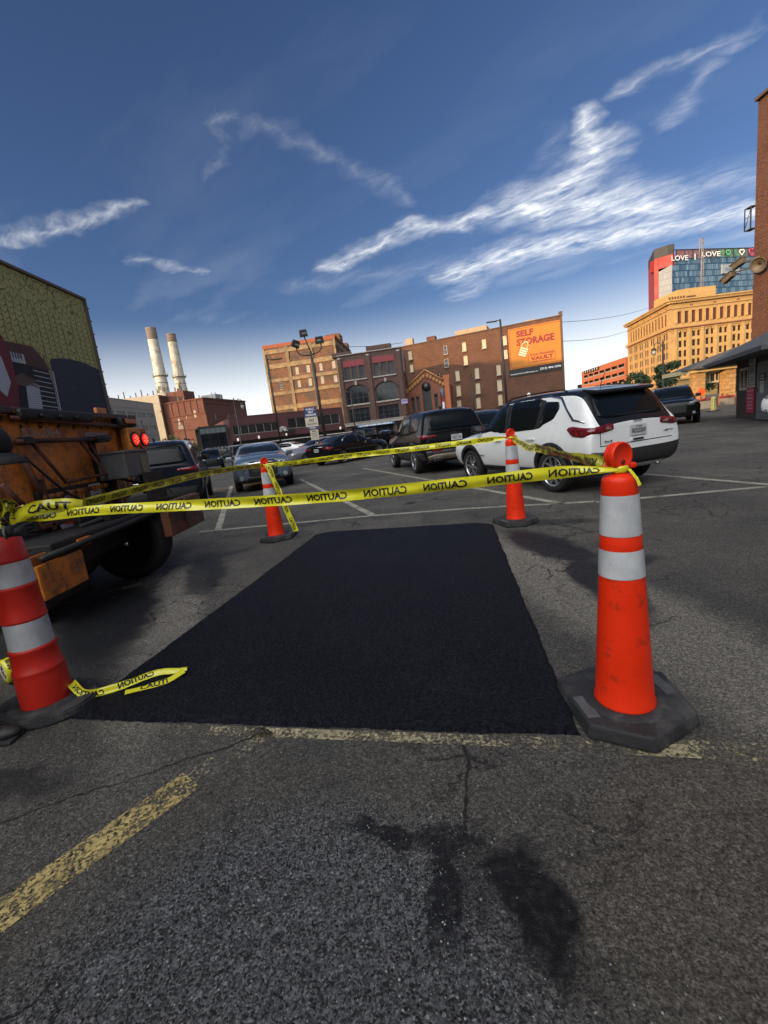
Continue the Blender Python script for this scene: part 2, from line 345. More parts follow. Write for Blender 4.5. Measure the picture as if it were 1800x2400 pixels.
# ------------------------------------------------------------------ ground
def blob(t, v, c, r, rot=0.0):
    n = t.nodes.new('ShaderNodeMapping'); n.vector_type = 'TEXTURE'
    n.inputs['Location'].default_value = (c[0], c[1], 0); n.inputs['Scale'].default_value = (r[0], r[1], 1); n.inputs['Rotation'].default_value = (0, 0, rot)
    t.links.new(v, n.inputs['Vector'])
    return vmath('LENGTH', n.outputs[0], tree=t)
def asphalt():
    m, t, b = nodemat('asphalt')
    P = coords(t)
    sp = t.nodes.new('ShaderNodeSeparateXYZ'); t.links.new(P, sp.inputs[0])
    fl = t.nodes.new('ShaderNodeCombineXYZ'); t.links.new(sp.outputs[0], fl.inputs[0]); t.links.new(sp.outputs[1], fl.inputs[1]); P = fl.outputs[0]
    wn = t.nodes.new('ShaderNodeTexNoise'); wn.inputs['Scale'].default_value = 5; wn.inputs['Detail'].default_value = 8; wn.inputs['Roughness'].default_value = 0.65; t.links.new(P, wn.inputs['Vector'])
    wsc = vmath('SCALE', vmath('SUBTRACT', wn.outputs['Color'], (.5, .5, .5), tree=t), scale=0.34, tree=t)
    Pw = vmath('ADD', P, wsc, tree=t)
    Pf = t.nodes.new('ShaderNodeMapping'); Pf.inputs['Scale'].default_value = (1, 1, 0); t.links.new(Pw, Pf.inputs['Vector']); Pw = Pf.outputs[0]
    # base tone: large patches
    big = noise(t, P, 0.6, 6, 0.6); med = noise(t, P, 3.2, 7, 0.65); fine = noise(t, P, 150, 5, 0.8)
    base = mixc(t, ramp(t, big, 0.35, 0.65), (0.034, 0.033, 0.031), (0.070, 0.065, 0.057))
    base = mixc(t, ramp(t, med, 0.4, 0.7, 0, 0.6), base, (0.040, 0.039, 0.038))
    # bluish coarse worn area in the foreground, brown smooth right of it
    cm = ramp(t, blob(t, Pw, (-0.45, 0.62), (0.80, 0.80), R(-14)), 0.75, 1.15, 1, 0, True)
    base = mixc(t, math_n('MULTIPLY', cm, .8, tree=t), base, (0.045, 0.047, 0.053))
    bmk = ramp(t, blob(t, Pw, (1.3, 0.9), (0.95, 0.55), 0), 0.7, 1.2, 0.85, 0, True)
    base = mixc(t, bmk, base, (0.066, 0.058, 0.048))
    dus = ramp(t, blob(t, Pw, (1.45, 3.0), (0.45, 2.2), R(8)), 0.6, 1.25, 0.7, 0, True)
    base = mixc(t, dus, base, (0.135, 0.125, 0.107))
    dus2 = ramp(t, blob(t, Pw, (-2.05, 3.9), (0.28, 2.3), R(19)), 0.6, 1.25, 0.7, 0, True)
    base = mixc(t, dus2, base, (0.135, 0.125, 0.110))
    # aggregate
    vo = t.nodes.new('ShaderNodeTexVoronoi'); vo.inputs['Scale'].default_value = 170; t.links.new(P, vo.inputs['Vector'])
    vs = t.nodes.new('ShaderNodeSeparateColor'); t.links.new(vo.outputs['Color'], vs.inputs[0])
    agg = ramp(t, vs.outputs[0], 0, 1, 0.15, 2.3)
    agg = math_n('ADD', 1.0, math_n('MULTIPLY', math_n('SUBTRACT', agg, 1.0, tree=t), math_n('ADD', math_n('MULTIPLY', cm, .5, tree=t), .55, tree=t), tree=t), tree=t)
    base = mixc(t, 1.0, base, agg, 'MULTIPLY')
    vb = t.nodes.new('ShaderNodeTexVoronoi'); vb.inputs['Scale'].default_value = 75; t.links.new(P, vb.inputs['Vector']); vbs = t.nodes.new('ShaderNodeSeparateColor'); t.links.new(vb.outputs['Color'], vbs.inputs[0])
    base = mixc(t, 1.0, base, math_n('MULTIPLY', ramp(t, vbs.outputs[2], 0, 1, 0.80, 1.2), ramp(t, vb.outputs['Distance'], .4, .65, 1.0, .7), tree=t), 'MULTIPLY')
    fr = ramp(t, fine, 0.3, 0.72, 0.20, 2.05); base = mixc(t, 1.0, base, fr, 'MULTIPLY'); base = mixc(t, 1.0, base, (1.95, 1.87, 1.75), 'MULTIPLY')
    # pale chips
    vc = t.nodes.new('ShaderNodeTexVoronoi'); vc.inputs['Scale'].default_value = 70; t.links.new(P, vc.inputs['Vector'])
    vcs = t.nodes.new('ShaderNodeSeparateColor'); t.links.new(vc.outputs['Color'], vcs.inputs[0])
    chip = math_n('MULTIPLY', math_n('GREATER_THAN', vcs.outputs[1], 0.925, tree=t), math_n('LESS_THAN', vc.outputs['Distance'], 0.33, tree=t), tree=t)
    chip = math_n('MULTIPLY', chip, math_n('ADD', math_n('MULTIPLY', cm, .75, tree=t), .25, tree=t), tree=t)
    chip = math_n('MULTIPLY', chip, ramp(t, noise(t, P, 2.2, 4), 0.4, 0.6, 0.2, 0.9), tree=t)
    base = mixc(t, chip, base, (0.40, 0.395, 0.38))
    # pits
    pit = ramp(t, math_n('ADD', noise(t, P, 34, 3, 0.5), math_n('MULTIPLY', cm, .045, tree=t), tree=t), 0.66, 0.71)
    base = mixc(t, math_n('MULTIPLY', pit, 0.75, tree=t), base, (0.014, 0.014, 0.014))
    # sealed and hairline cracks
    vd = t.nodes.new('ShaderNodeTexVoronoi'); vd.feature = 'DISTANCE_TO_EDGE'; vd.inputs['Scale'].default_value = 0.62; t.links.new(Pw, vd.inputs['Vector'])
    cr = ramp(t, vd.outputs['Distance'], 0.0, 0.013, 1, 0)
    vd2 = t.nodes.new('ShaderNodeTexVoronoi'); vd2.feature = 'DISTANCE_TO_EDGE'; vd2.inputs['Scale'].default_value = 2.4; t.links.new(Pw, vd2.inputs['Vector'])
    cr2 = math_n('MULTIPLY', ramp(t, vd2.outputs['Distance'], 0.0, 0.018, 1, 0), ramp(t, noise(t, P, 0.9, 3), 0.5, 0.6), tree=t)
    cr = math_n('MAXIMUM', math_n('MULTIPLY', cr, ramp(t, noise(t, P, 0.7, 4), 0.48, 0.62), tree=t), cr2, tree=t)
    def seg(a, b_, w):
        ba = Vector((b_[0]-a[0], b_[1]-a[1], 0)); pa = vmath('SUBTRACT', vmath('ADD', P, vmath('SCALE', wsc, scale=0.35, tree=t), tree=t), (a[0], a[1], 0), tree=t)
        h = math_n('MULTIPLY', vmath('DOT_PRODUCT', pa, tuple(ba), tree=t), 1/ba.length_squared, clamp=True, tree=t)
        d = vmath('SUBTRACT', pa, vmath('SCALE', tuple(ba), scale=h, tree=t), tree=t)
        mm = t.nodes.new('ShaderNodeMapping'); mm.inputs['Scale'].default_value = (1, 1, 0); t.links.new(d, mm.inputs['Vector'])
        return ramp(t, vmath('LENGTH', mm.outputs[0], tree=t), w*0.4, w, 1, 0)
    for a, b_, w in (((0.225, 1.67), (0.20, 1.50), 0.010), ((0.20, 1.50), (0.134, 1.22), 0.008), ((-0.65, 1.9), (-1.9, 1.45), 0.006), ((-1.16, 1.5), (-1.17, 1.36), 0.010), ((-1.17, 1.40), (-1.38, 1.24), 0.008), ((-1.12, 1.46), (-1.22, 1.28), 0.012)):
        cr = math_n('MAXIMUM', cr, seg(a, b_, w), tree=t)
    base = mixc(t, math_n('MULTIPLY', cr, 0.8, tree=t), base, (0.006, 0.006, 0.006))
    # tar and dragged fresh asphalt
    tar = None
    for c, r, rot, amp in (((0.29, 1.0), (0.10, 0.165), R(14), 1.0), ((0.20, 1.08), (0.14, 0.11), 0, .55), ((-0.13, 1.275), (0.16, 0.035), R(-12), .95), ((0.035, 1.08), (0.055, 0.17), R(-4), .95), ((0.10, 1.19), (0.12, 0.05), R(-20), .85), ((0.0, .98), (.03, .06), 0, .9),
                           ((1.62, 4.3), (0.26, 0.75), R(12), 1.0), ((1.62, 3.2), (0.18, 0.7), R(-6), 1.0), ((1.95, 3.5), (0.35, 0.12), R(15), .8), ((2.1, 5.2), (0.45, 0.16), R(-20), .7),
                           ((-2.6, 3.8), (0.40, 1.1), R(24), 1.0), ((-2.15, 4.9), (0.22, 0.9), R(20), .85), ((-3.3, 3.2), (0.5, 0.35), R(10), .8), ((-1.9, 1.75), (0.35, 0.1), R(-10), .7), ((-1.05, 0.62), (0.14, 0.09), 0, .7),
                           ((-2.3, 5.6), (0.5, 0.15), R(30), .6), ((-1.45, 7.0), (0.6, 0.12), R(10), .5), ((0.5, 7.9), (0.10, 0.16), 0, .8), ((1.0, 8.6), (0.16, 0.1), 0, .6), ((3.3, 1.9), (0.5, 0.2), R(20), .5)):
        k = math_n('MULTIPLY', ramp(t, blob(t, Pw, c, r, rot), 0.7, 1.3, 1, 0, True), amp, tree=t)
        tar = k if tar is None else math_n('MAXIMUM', tar, k, tree=t)
    spots = ramp(t, noise(t, P, 34, 5, 0.7), 0.34, 0.52, 0.72, 1.0)
    tarm = math_n('MULTIPLY', tar, spots, clamp=True, tree=t)
    base = mixc(t, tarm, base, (0.006, 0.0065, 0.009))
    t.links.new(base, b.inputs['Base Color'])
    rr = ramp(t, fine, 0.3, 0.7, 0.72, 0.95); b.inputs['Specular IOR Level'].default_value = 0.35
    t.links.new(mixc(t, tarm, rr, (0.5, 0.5, 0.5)), b.inputs['Roughness'])
    hgt = math_n('ADD', math_n('MULTIPLY', vo.outputs['Distance'], -0.5, tree=t), math_n('MULTIPLY', fine, 1.3, tree=t), tree=t)
    hgt = math_n('SUBTRACT', hgt, math_n('MULTIPLY', pit, 0.8, tree=t), tree=t)
    hgt = math_n('SUBTRACT', hgt, math_n('MULTIPLY', cr, 1.6, tree=t), tree=t)
    hgt = math_n('ADD', hgt, math_n('MULTIPLY', chip, 0.5, tree=t), tree=t)
    n1 = bump(t, b, hgt, 1.0, 0.010)
    bump(t, b, med, 0.35, 0.05, n1)
    return m
M_ASPH = asphalt()
g = MB()
xs = [-1500, -200, -60, -25, -12, -6, -3, -1, 1, 3, 6, 12, 25, 60, 200, 1500]; ys = [-600, -100, -20, 0, 2, 4, 7, 12, 20, 35, 60, 200, 1800]
vs = [(x, y, 0) for y in ys for x in xs]; nx = len(xs)
g.add(vs, [(j*nx+i, j*nx+i+1, (j+1)*nx+i+1, (j+1)*nx+i) for j in range(len(ys)-1) for i in range(nx-1)])
ground = tag(g.build('ground', M_ASPH), kind='structure')

# fresh black patch, a raised slab with ragged edges
def patch_mat():
    m, t, b = nodemat('fresh_asphalt'); P = coords(t)
    f = noise(t, P, 130, 5, 0.85); c = mixc(t, ramp(t, f, 0.3, 0.75), (0.0018, 0.002, 0.004), (0.018, 0.019, 0.029))
    c = mixc(t, ramp(t, noise(t, P, 1.4, 5), 0.45, 0.75, 0, 0.45), c, (0.020, 0.020, 0.023))
    t.links.new(c, b.inputs['Base Color']); b.inputs['Roughness'].default_value = 0.66; b.inputs['Specular IOR Level'].default_value = 0.13
    vo = t.nodes.new('ShaderNodeTexVoronoi'); vo.inputs['Scale'].default_value = 85; t.links.new(P, vo.inputs['Vector'])
    vq = t.nodes.new('ShaderNodeSeparateColor'); t.links.new(vo.outputs['Color'], vq.inputs[0])
    c = mixc(t, 1.0, c, ramp(t, vq.outputs[0], 0, 1, .35, 1.7), 'MULTIPLY'); t.links.new(c, b.inputs['Base Color'])
    h = math_n('SUBTRACT', math_n('ADD', f, math_n('MULTIPLY', vq.outputs[1], .6, tree=t), tree=t), math_n('MULTIPLY', vo.outputs['Distance'], 0.7, tree=t), tree=t)
    n1 = bump(t, b, h, 1.0, 0.010)
    bump(t, b, noise(t, scaled(t, P, (1, 0.25, 1)), 7, 4), 0.15, 0.03, n1)
    return m
M_PATCH = patch_mat()
pc = [Vector((-1.86, 2.20)), Vector((0.70, 1.605)), Vector((1.37, 5.44)), Vector((1.20, 5.62)), Vector((-0.86, 6.22)), Vector((-1.02, 6.10))]
edge = []
for i in range(len(pc)):
    a, b2 = pc[i], pc[(i+1) % len(pc)]; n = max(2, int((b2-a).length/0.03))
    nn = Vector((b2.y-a.y, a.x-b2.x)).normalized()
    for k in range(n):
        p = a.lerp(b2, k/n); w = 0.003*math.sin(p.x*9+p.y*7)+random.uniform(-.005, .005)
        edge.append(p+nn*w)
cen = sum(edge, Vector((0, 0)))/len(edge)
mb = MB(); n = len(edge)
rings = [(1.0, 0.002, 0.0), (1.0, 0.016, 0.012), (1.0, 0.026, 0.04)]
allv = []
for _, z, ins in rings:
    for p in edge:
        d = (cen-p).normalized(); allv.append((p.x+d.x*ins+random.uniform(-.002, .002), p.y+d.y*ins, z))
fs = []
for r_ in range(2):
    for k in range(n): fs.append((r_*n+k, r_*n+(k+1) % n, (r_+1)*n+(k+1) % n, (r_+1)*n+k))
fs.append(tuple(2*n+k for k in range(n)))
mb.add(allv, fs)
tag(mb.build('asphalt_patch', M_PATCH), kind='structure')

# painted lines
def paint_mat(name, c, keep):
    m, t, b = nodemat(name); P = coords(t)
    t.links.new(mixc(t, ramp(t, noise(t, P, 14, 6, .7), .35, .7), tuple(x*.45 for x in c), c), b.inputs['Base Color']); b.inputs['Roughness'].default_value = .8
    f = math_n('ADD', noise(t, P, 60, 6, 0.8), math_n('MULTIPLY', noise(t, P, 2.5, 5), 0.55, tree=t), tree=t)
    a = ramp(t, f, keep, keep+0.06, 1, 0); t.links.new(a, b.inputs['Alpha'])
    bump(t, b, noise(t, P, 90, 4), 0.6, 0.004)
    return m
M_WORN = paint_mat('worn_yellow_paint', (0.56, 0.42, 0.16), 0.735)
M_WORN2 = paint_mat('worn_yellow_paint_faint', (0.50, 0.42, 0.24), 0.70)
M_WORN3 = paint_mat('almost_gone_yellow_paint', (0.42, 0.36, 0.21), 0.66)
M_LINE = paint_mat('old_white_line_paint', (0.44, 0.41, 0.32), 0.82)
def line(a, b2, w, m, label=None):
    a, b2 = Vector(a), Vector(b2); d = b2-a; nn = Vector((-d.y, d.x)).normalized()*w/2; k = max(2, int(d.length/0.25)); mb = MB(); vs = []
    for i in range(k+1):
        p = a+d*i/k; j = random.uniform(-.006, .006)
        vs += [(p.x+nn.x*(1+j*8), p.y+nn.y*(1+j*8), 0.004), (p.x-nn.x*(1-j*8), p.y-nn.y*(1-j*8), 0.004)]
    mb.add(vs, [(2*i+1, 2*i+3, 2*i+2, 2*i) for i in range(k)])
    return tag(mb.build('painted_line', m), kind='structure', group='parking lines painted on the asphalt')
line((-1.77, 0.66), (-0.95, 1.63), 0.145, M_WORN)
line((-0.95, 1.63), (-0.69, 1.90), 0.12, M_WORN3)
line((-1.0, 1.95), (0.72, 1.55), 0.065, M_WORN2); line((-1.9, 2.15), (-1.0, 1.95), 0.07, M_WORN3); line((0.72, 1.55), (2.2, 1.18), 0.10, M_WORN3)
line((-3.30, 7.62), (-0.23, 7.12), 0.10, M_LINE); line((-0.23, 7.12), (1.24, 6.74), 0.10, M_LINE); line((1.24, 6.74), (3.0, 6.08), 0.10, M_LINE); line((3.0, 6.02), (5.6, 5.60), 0.10, M_LINE)
line((-2.96, 7.6), (-5.74, 16.9), 0.12, M_LINE); line((-0.20, 7.18), (-2.98, 16.3), 0.12, M_LINE)
line((2.60, 6.2), (-0.62, 17.6), 0.12, M_LINE); line((4.6, 9.0), (5.35, 5.3), 0.11, M_LINE); line((5.35, 5.3), (7.4, -1.0), 0.11, M_LINE)
line((-3.55, 4.27), (-2.80, 4.76), 0.10, M_WORN2); line((-6.3, 11.0), (-9.5, 20.5), 0.12, M_LINE); line((1.2, 18.6), (-3.6, 19.8), 0.12, M_LINE)

# loose chips and grit in the foreground
mb = MB(); rng = random.Random(3)
for i in range(9000):
    if i < 6600:
        x, y = rng.gauss(-.45, .55), rng.uniform(0.45, 1.5)
        if rng.random() < .12: x, y = rng.uniform(-1.7, 1.7), rng.uniform(.5, 2)
    elif i < 7200: x, y = rng.gauss(0.05, 0.45), rng.gauss(0.95, 0.22)
    else: x, y = rng.uniform(-3.6, 5.0), rng.uniform(1.6, 8)
    if -1.7 < x < 1.3 and 1.62 < y < 6.1 and y > 1.78-0.232*x and rng.random() < 0.97: continue
    if (x-.29)**2/.02+(y-1.0)**2/.045 < 1 and rng.random() < .85: continue
    r = rng.choice([.0010, .0012, .0014, .0017, .002, .0024, .0034]) * (1+0.35*(y > 1.8)); zz = r*0.45
    pts = []
    for k in range(6):
        a = k*math.pi/3+rng.uniform(-.3, .3); rr = r*rng.uniform(.7, 1.2); pts.append((x+rr*math.cos(a), y+rr*math.sin(a), zz*rng.uniform(0, .7)))
    pts.append((x, y, zz+r*.55)); mb.add(pts, [(k, (k+1) % 6, 6) for k in range(6)], rng.choice([0, 1, 1, 1, 2, 2]))
tag(mb.build('gravel', [plain('pale_chip', (.36, .355, .34), .6), plain('grey_chip', (.15, .15, .15), .7), plain('dark_chip', (.04, .04, .045), .8)]), 'loose pale and grey stone chips scattered over the asphalt', 'gravel', kind='stuff')

# ------------------------------------------------------------------ building helpers
M_GLASS = plain('dark_window_glass', (0.02, 0.024, 0.03), 0.06, var=0.5, scale=0.4, spec=0.6)
M_GLASS_D = plain('dull_dark_pane', (0.018, 0.017, 0.017), 0.35, var=0.6, scale=0.5)
M_FRAMEW = plain('pale_window_frame', (0.42, 0.40, 0.35), 0.7)
M_FRAMED = plain('dark_window_frame', (0.035, 0.032, 0.03), 0.6)
M_STONE = plain('pale_limestone', (0.36, 0.31, 0.24), 0.85, var=0.3, scale=1.5, dirt=((0.12, 0.10, 0.08), .5, .75))
M_ROOF = plain('dark_flat_roofing', (0.05, 0.05, 0.05), 0.9)

def building(name, label, A, B, group=None):
    A, B = Vector(A), Vector(B); d = B-A
    r = thing(name, label, 'building', (A.x, A.y, 0), math.atan2(d.y, d.x), group)
    return r, d.length
def facade(mb, u0, u1, z0, z1, holes, y=0.0, mi=0, rev=0.3, mi_r=None, T=None):
    """wall in the XZ plane at depth y, facing -Y, real openings for holes (u0,u1,z0,z1)"""
    us = sorted({u0, u1, *[max(u0, min(u1, h[0])) for h in holes], *[max(u0, min(u1, h[1])) for h in holes]})
    zs = sorted({z0, z1, *[h[2] for h in holes], *[h[3] for h in holes]})
    for i in range(len(us)-1):
        for j in range(len(zs)-1):
            cu, cz = (us[i]+us[i+1])/2, (zs[j]+zs[j+1])/2
            if any(h[0] < cu < h[1] and h[2] < cz < h[3] for h in holes): continue
            mb.add([(us[i], y, zs[j]), (us[i+1], y, zs[j]), (us[i+1], y, zs[j+1]), (us[i], y, zs[j+1])], [(0, 1, 2, 3)], mi, T)
    mr = mi if mi_r is None else mi_r
    for a, b, c, d in holes:
        mb.add([(a, y, c), (b, y, c), (b, y, d), (a, y, d), (a, y+rev, c), (b, y+rev, c), (b, y+rev, d), (a, y+rev, d)], [(0, 4, 5, 1), (1, 5, 6, 2), (2, 6, 7, 3), (3, 7, 4, 0)], mr, T)
def shell(mb, L, D, h, mi=0, mi_roof=1, left=True, right=True, parapet=0.6):
    """side, back and roof faces behind a facade of length L, depth D"""
    f = [(0, D, 0), (0, 0, 0), (0, 0, h), (0, D, h)]
    mb.add(f, [(0, 1, 2, 3)], mi); mb.add([(L, 0, 0), (L, D, 0), (L, D, h), (L, 0, h)], [(0, 1, 2, 3)], mi)
    mb.add([(L, D, 0), (0, D, 0), (0, D, h), (L, D, h)], [(0, 1, 2, 3)], mi)
    mb.add([(0, 0, h-parapet), (L, 0, h-parapet), (L, D, h-parapet), (0, D, h-parapet)], [(0, 1, 2, 3)], mi_roof)
def window(parent, h, y=0.22, nu=1, nz=2, fw=0.07, glass=None, frame=None, name='window', T=None, sill=None, label=None):
    mb = MB(); a, b, c, d = h; w, ht = b-a, d-c
    mb.add([(a, y, c), (b, y, c), (b, y, d), (a, y, d)], [(0, 1, 2, 3)], 0, T)
    def bar(cx, cz, sx, sz): mb.box((cx, y-0.035, cz), (sx, 0.06, sz), 1, T)
    bar((a+b)/2, c+fw/2+.002, w-.01, fw); bar((a+b)/2, d-fw/2-.002, w-.01, fw); bar(a+fw/2+.002, (c+d)/2, fw, ht-2*fw-.01); bar(b-fw/2-.002, (c+d)/2, fw, ht-2*fw-.01)
    for i in range(1, nu): bar(a+w*i/nu, (c+d)/2, fw*.8, ht-2*fw-.01)
    for i in range(1, nz):
        for k in range(nu):
            x0 = a+w*k/nu+fw*.5; x1 = a+w*(k+1)/nu-fw*.5; bar((x0+x1)/2, c+ht*i/nz, x1-x0-.02, fw*.7)
    o = mb.build(name, [glass or M_GLASS_D, frame or M_FRAMED], parent)
    if sill:
        s = MB(); s.box(((a+b)/2, y-0.33, c-0.09), (w+0.3, 0.34, 0.16), 0, T); s.build('sill', sill, o)
    if label: o['label'] = label
    return o

# ---- storage warehouse with painted sign
BR_ST = brick('red_brown_brick', (0.125, 0.050, 0.026), (0.18, 0.070, 0.034), (0.16, 0.12, 0.09), 0.45, 0.16, 0.02, blotch=((0.09, 0.05, 0.035), 0.5, .5, .72), bmp=0.9)
root, L = building('storage_warehouse', 'five storey brick storage warehouse with orange self storage sign on its side wall', (9.4, 118), (45, 103.4))
L = 38.7
mb = MB()
wn = [(15.8, 16.8, 18.2, 20.3), (15.9, 16.9, 14.9, 17.1), (20.6, 21.6, 18.0, 20.1), (25.5, 26.4, 17.9, 20.0), (25.5, 26.4, 14.8, 16.8), (13.6, 14.6, 11.5, 13.9), (18.4, 19.4, 11.3, 13.8), (23.6, 24.6, 11.3, 13.7), (13.5, 14.6, 7.8, 10.3), (18.3, 19.4, 7.7, 10.2), (23.5, 24.6, 7.6, 10.2), (23.5, 24.5, 4.2, 6.7), (13.4, 14.4, 4.2, 6.7), (1.9, 2.9, 18.6, 20.7), (2.0, 2.9, 15.5, 17.4), (18.2, 19.2, 4.2, 6.7)]
wg = [(11.2, 12.1, 18.3, 20.4), (11.1, 12.1, 15.2, 17.2), (8.5, 9.6, 12.1, 13.9)]
facade(mb, 0, L, 0, 22, wn+wg, 0, 0, 0.25); shell(mb, L, 16, 22)
mb.box((L/2, 0.1, 22.08), (L+.1, 0.5, 0.2), 2); mb.box((L-.25, -0.15, 10.9), (0.5, 0.26, 21.8), 2)
mb.box((L-0.3, 0.5, 22.5), (0.8, 1.2, 0.8), 2); mb.box((27.0, -0.06, 3.7), (0.12, 0.1, 7.4), 2)
mb.build('wall', [BR_ST, M_ROOF, plain('sooty_brick_trim', (0.11, 0.065, 0.045), .9)], root)
M_BOARD = plain('cream_boarding', (0.50, 0.41, 0.28), 0.85, var=.15, scale=.9, dirt=((.2, .16, .11), .55, .8))
for h in wn: window(root, h, 0.12, 1, 1, 0.07, M_BOARD, M_BOARD, 'window', sill=M_STONE)
for h in wg: window(root, h, 0.12, 1, 2, 0.09, M_GLASS, M_FRAMEW, 'window', sill=M_STONE)
M_SHED = plain('tan_metal_siding', (0.36, 0.27, 0.17), .8, var=.2, streak=True, scale=3)
for c_, d_ in (((17.65, 6, 22.6), (7.9, 5, 2.6)), ((31.8, 5, 22.2), (2.0, 3, 1.8)), ((5.6, 5, 21.9), (7.5, 4, 1.6)), ((2.0, 2.2, 22.6), (2.0, 1.4, 2.8))): mb = MB(); mb.box(c_, d_); mb.build('roof_shed', M_SHED, root)
mb = MB(); mb.box((7.7, 3, 22.4), (2.2, 2, 2.4)); mb.build('stair_bulkhead', BR_ST, root)
# sign
M_ORSIGN = plain('orange_sign_paint', (0.44, 0.165, 0.022), .8, var=.18, scale=.5, dirt=((.25, .12, .05), .6, .85))
M_SIGNRED = plain('dark_red_sign_paint', (0.22, 0.022, 0.025), .8); M_SIGNBLK = plain('black_sign_band', (0.012, 0.013, 0.016), .7); M_WHITE = plain('white_lettering', (0.75, 0.74, 0.70), .6, var=.1)
M_CREAM = plain('cream_padlock_paint', (0.72, 0.58, 0.38), .8); M_SIGNEDGE = plain('sign_edge_line', (0.55, 0.30, 0.14), .8)
mb = MB(); mb.box((32.7, -0.06, 16.6), (11.7, 0.12, 9.1), 0); mb.box((32.5, -0.07, 11.1), (12.0, 0.14, 1.5), 1)
T = Matrix.Translation((32.7, -0.125, 16.6))
for (a, b) in (((-5.6, -4.3), (5.6, -4.3)), ((-5.6, 4.3), (5.6, 4.3))): mb.box(((a[0]+b[0])/2, 0, a[1]), (11.2, .03, .09), 2, T)
for x in (-5.6, 5.6): mb.box((x, 0, 0), (.09, .03, 8.5), 2, T)
put_text(mb, 'SELF', 1.45, Matrix.Translation((28.6, -.13, 19.75)), 2, .045, 3.9, 'l'); put_text(mb, 'STORAGE', 1.6, Matrix.Translation((28.6, -.13, 17.85)), 2, .045, 8.3, 'l')
put_text(mb, 'Your Personal', .62, Matrix.Translation((34.0, -.13, 14.7)), 2, .02, 5.2); put_text(mb, 'VAULT', .85, Matrix.Translation((34.0, -.13, 13.75)), 2, .05, 5.0)
put_text(mb, '#centers', .24, Matrix.Translation((34.0, -.13, 13.03)), 2, .02, 4.6)
for dx, dz, w, hh in ((0, .55, 5.9, .07), (0, -1.02, 5.9, .07), (-2.95, -.25, .07, 1.6), (2.95, -.25, .07, 1.6)): mb.box((34.0+dx, -.13, 13.95+dz), (w, .03, hh), 2)
put_text(mb, 'downtowndetroitselfstorage.com', .42, Matrix.Translation((26.8, -.145, 10.85)), 3, .01, 6.2, 'l'); put_text(mb, '(313) 496-1296', .62, Matrix.Translation((33.5, -.145, 11.15)), 3, .03, 4.5, 'l')
TL = Matrix.Translation((29.9, -.15, 15.6)) @ Matrix.Rotation(R(24), 4, 'Y')
mb.box((0, 0, 0), (2.1, .04, 2.0), 2, TL)
for k in range(4): mb.box((.06, -.03, -.72+k*.5), (1.85, .04, .36), 4, TL)
pts = [(-.62+0, 0, 1.0), (-.62, 0, 1.7), (-.4, 0, 2.15), (0, 0, 2.3), (.4, 0, 2.15), (.62, 0, 1.7), (.62, 0, 1.0)]
mb.tube(pts, .14, 6, 4, M=TL)
mb.build('painted_sign', [M_ORSIGN, M_SIGNBLK, M_SIGNRED, M_WHITE, M_CREAM], root)

# ---- brown concrete frame loft building
root, L = building('loft_building', 'tall brown brick loft building with pale concrete frame bands and small white windows', (-23.4, 107), (-6.3, 104.9))
BR_BR = brick('rough_red_brown_infill', (0.17, 0.070, 0.034), (0.23, 0.10, 0.05), (0.18, 0.13, 0.08), 0.5, 0.2, 0.02, blotch=((0.09, 0.065, 0.05), 0.35, .48, .6), bmp=.9)
M_CONC = plain('stained_tan_concrete', (0.35, 0.235, 0.115), .9, var=.35, scale=1.2, dirt=((.10, .08, .06), .42, .66, .5), bmp=.4)
mb = MB(); wl = [(6.9, 7.8, 16.8, 18.5), (9.6, 10.5, 16.9, 18.6), (12.7, 13.5, 16.9, 18.6), (15.7, 16.6, 17.0, 18.7), (2.4, 3.3, 13.9, 15.6), (7.0, 7.8, 13.9, 15.5), (9.6, 10.5, 13.9, 15.6), (12.6, 13.4, 14.0, 15.7), (15.7, 16.6, 13.9, 15.5)]
facade(mb, 0, L, 0, 24, wl, 0, 0, .3); shell(mb, L, 21, 24)
mb.build('wall', [BR_BR, M_ROOF], root)
mb = MB()
for z, h_ in ((22.55, .9), (19.3, 1.0), (16.1, .75), (13.05, .75), (9.75, 1.0), (6.5, .9)): mb.box((L/2, -.08, z), (L-.2, .16, h_), 0)
for u, w in ((0.25, .5), (5.7, .75), (11.4, .7), (L-.2, .4)): mb.box((u, -.1, 11.7), (w, .22, 23.3), 0)
for z in (19.3, 16.1, 13.05, 9.75, 22.55): mb.box((L+.08, 10.5, z), (.16, 20.8, .8), 0)
for v in (4, 8, 12, 16, 20.6): mb.box((L+.1, v, 11.7), (.22, .5, 23.3), 0)
mb.build('concrete_frame', M_CONC, root)
mb = MB(); mb.box((L/2, .2, 23.8), (L+.1, .5, .75)); mb.box((L+.02, 10.5, 24.0), (.3, 20.9, .5)); mb.build('parapet', plain('red_brick_parapet', (.30, .09, .045), .9, var=.3, scale=2), root)
mb = MB(); mb.box((15.6, 8.5, 24.6), (3.4, 4, 2.6)); mb.build('penthouse', BR_BR, root); mb = MB(); mb.box((L-1.6, 19, 24.7), (3, 3, 2)); mb.build('stair_bulkhead', BR_BR, root)
for h in wl: window(root, h, .15, 2, 3, .09, M_GLASS_D if h[0] == 2.4 else M_BOARD, M_FRAMEW, 'window')

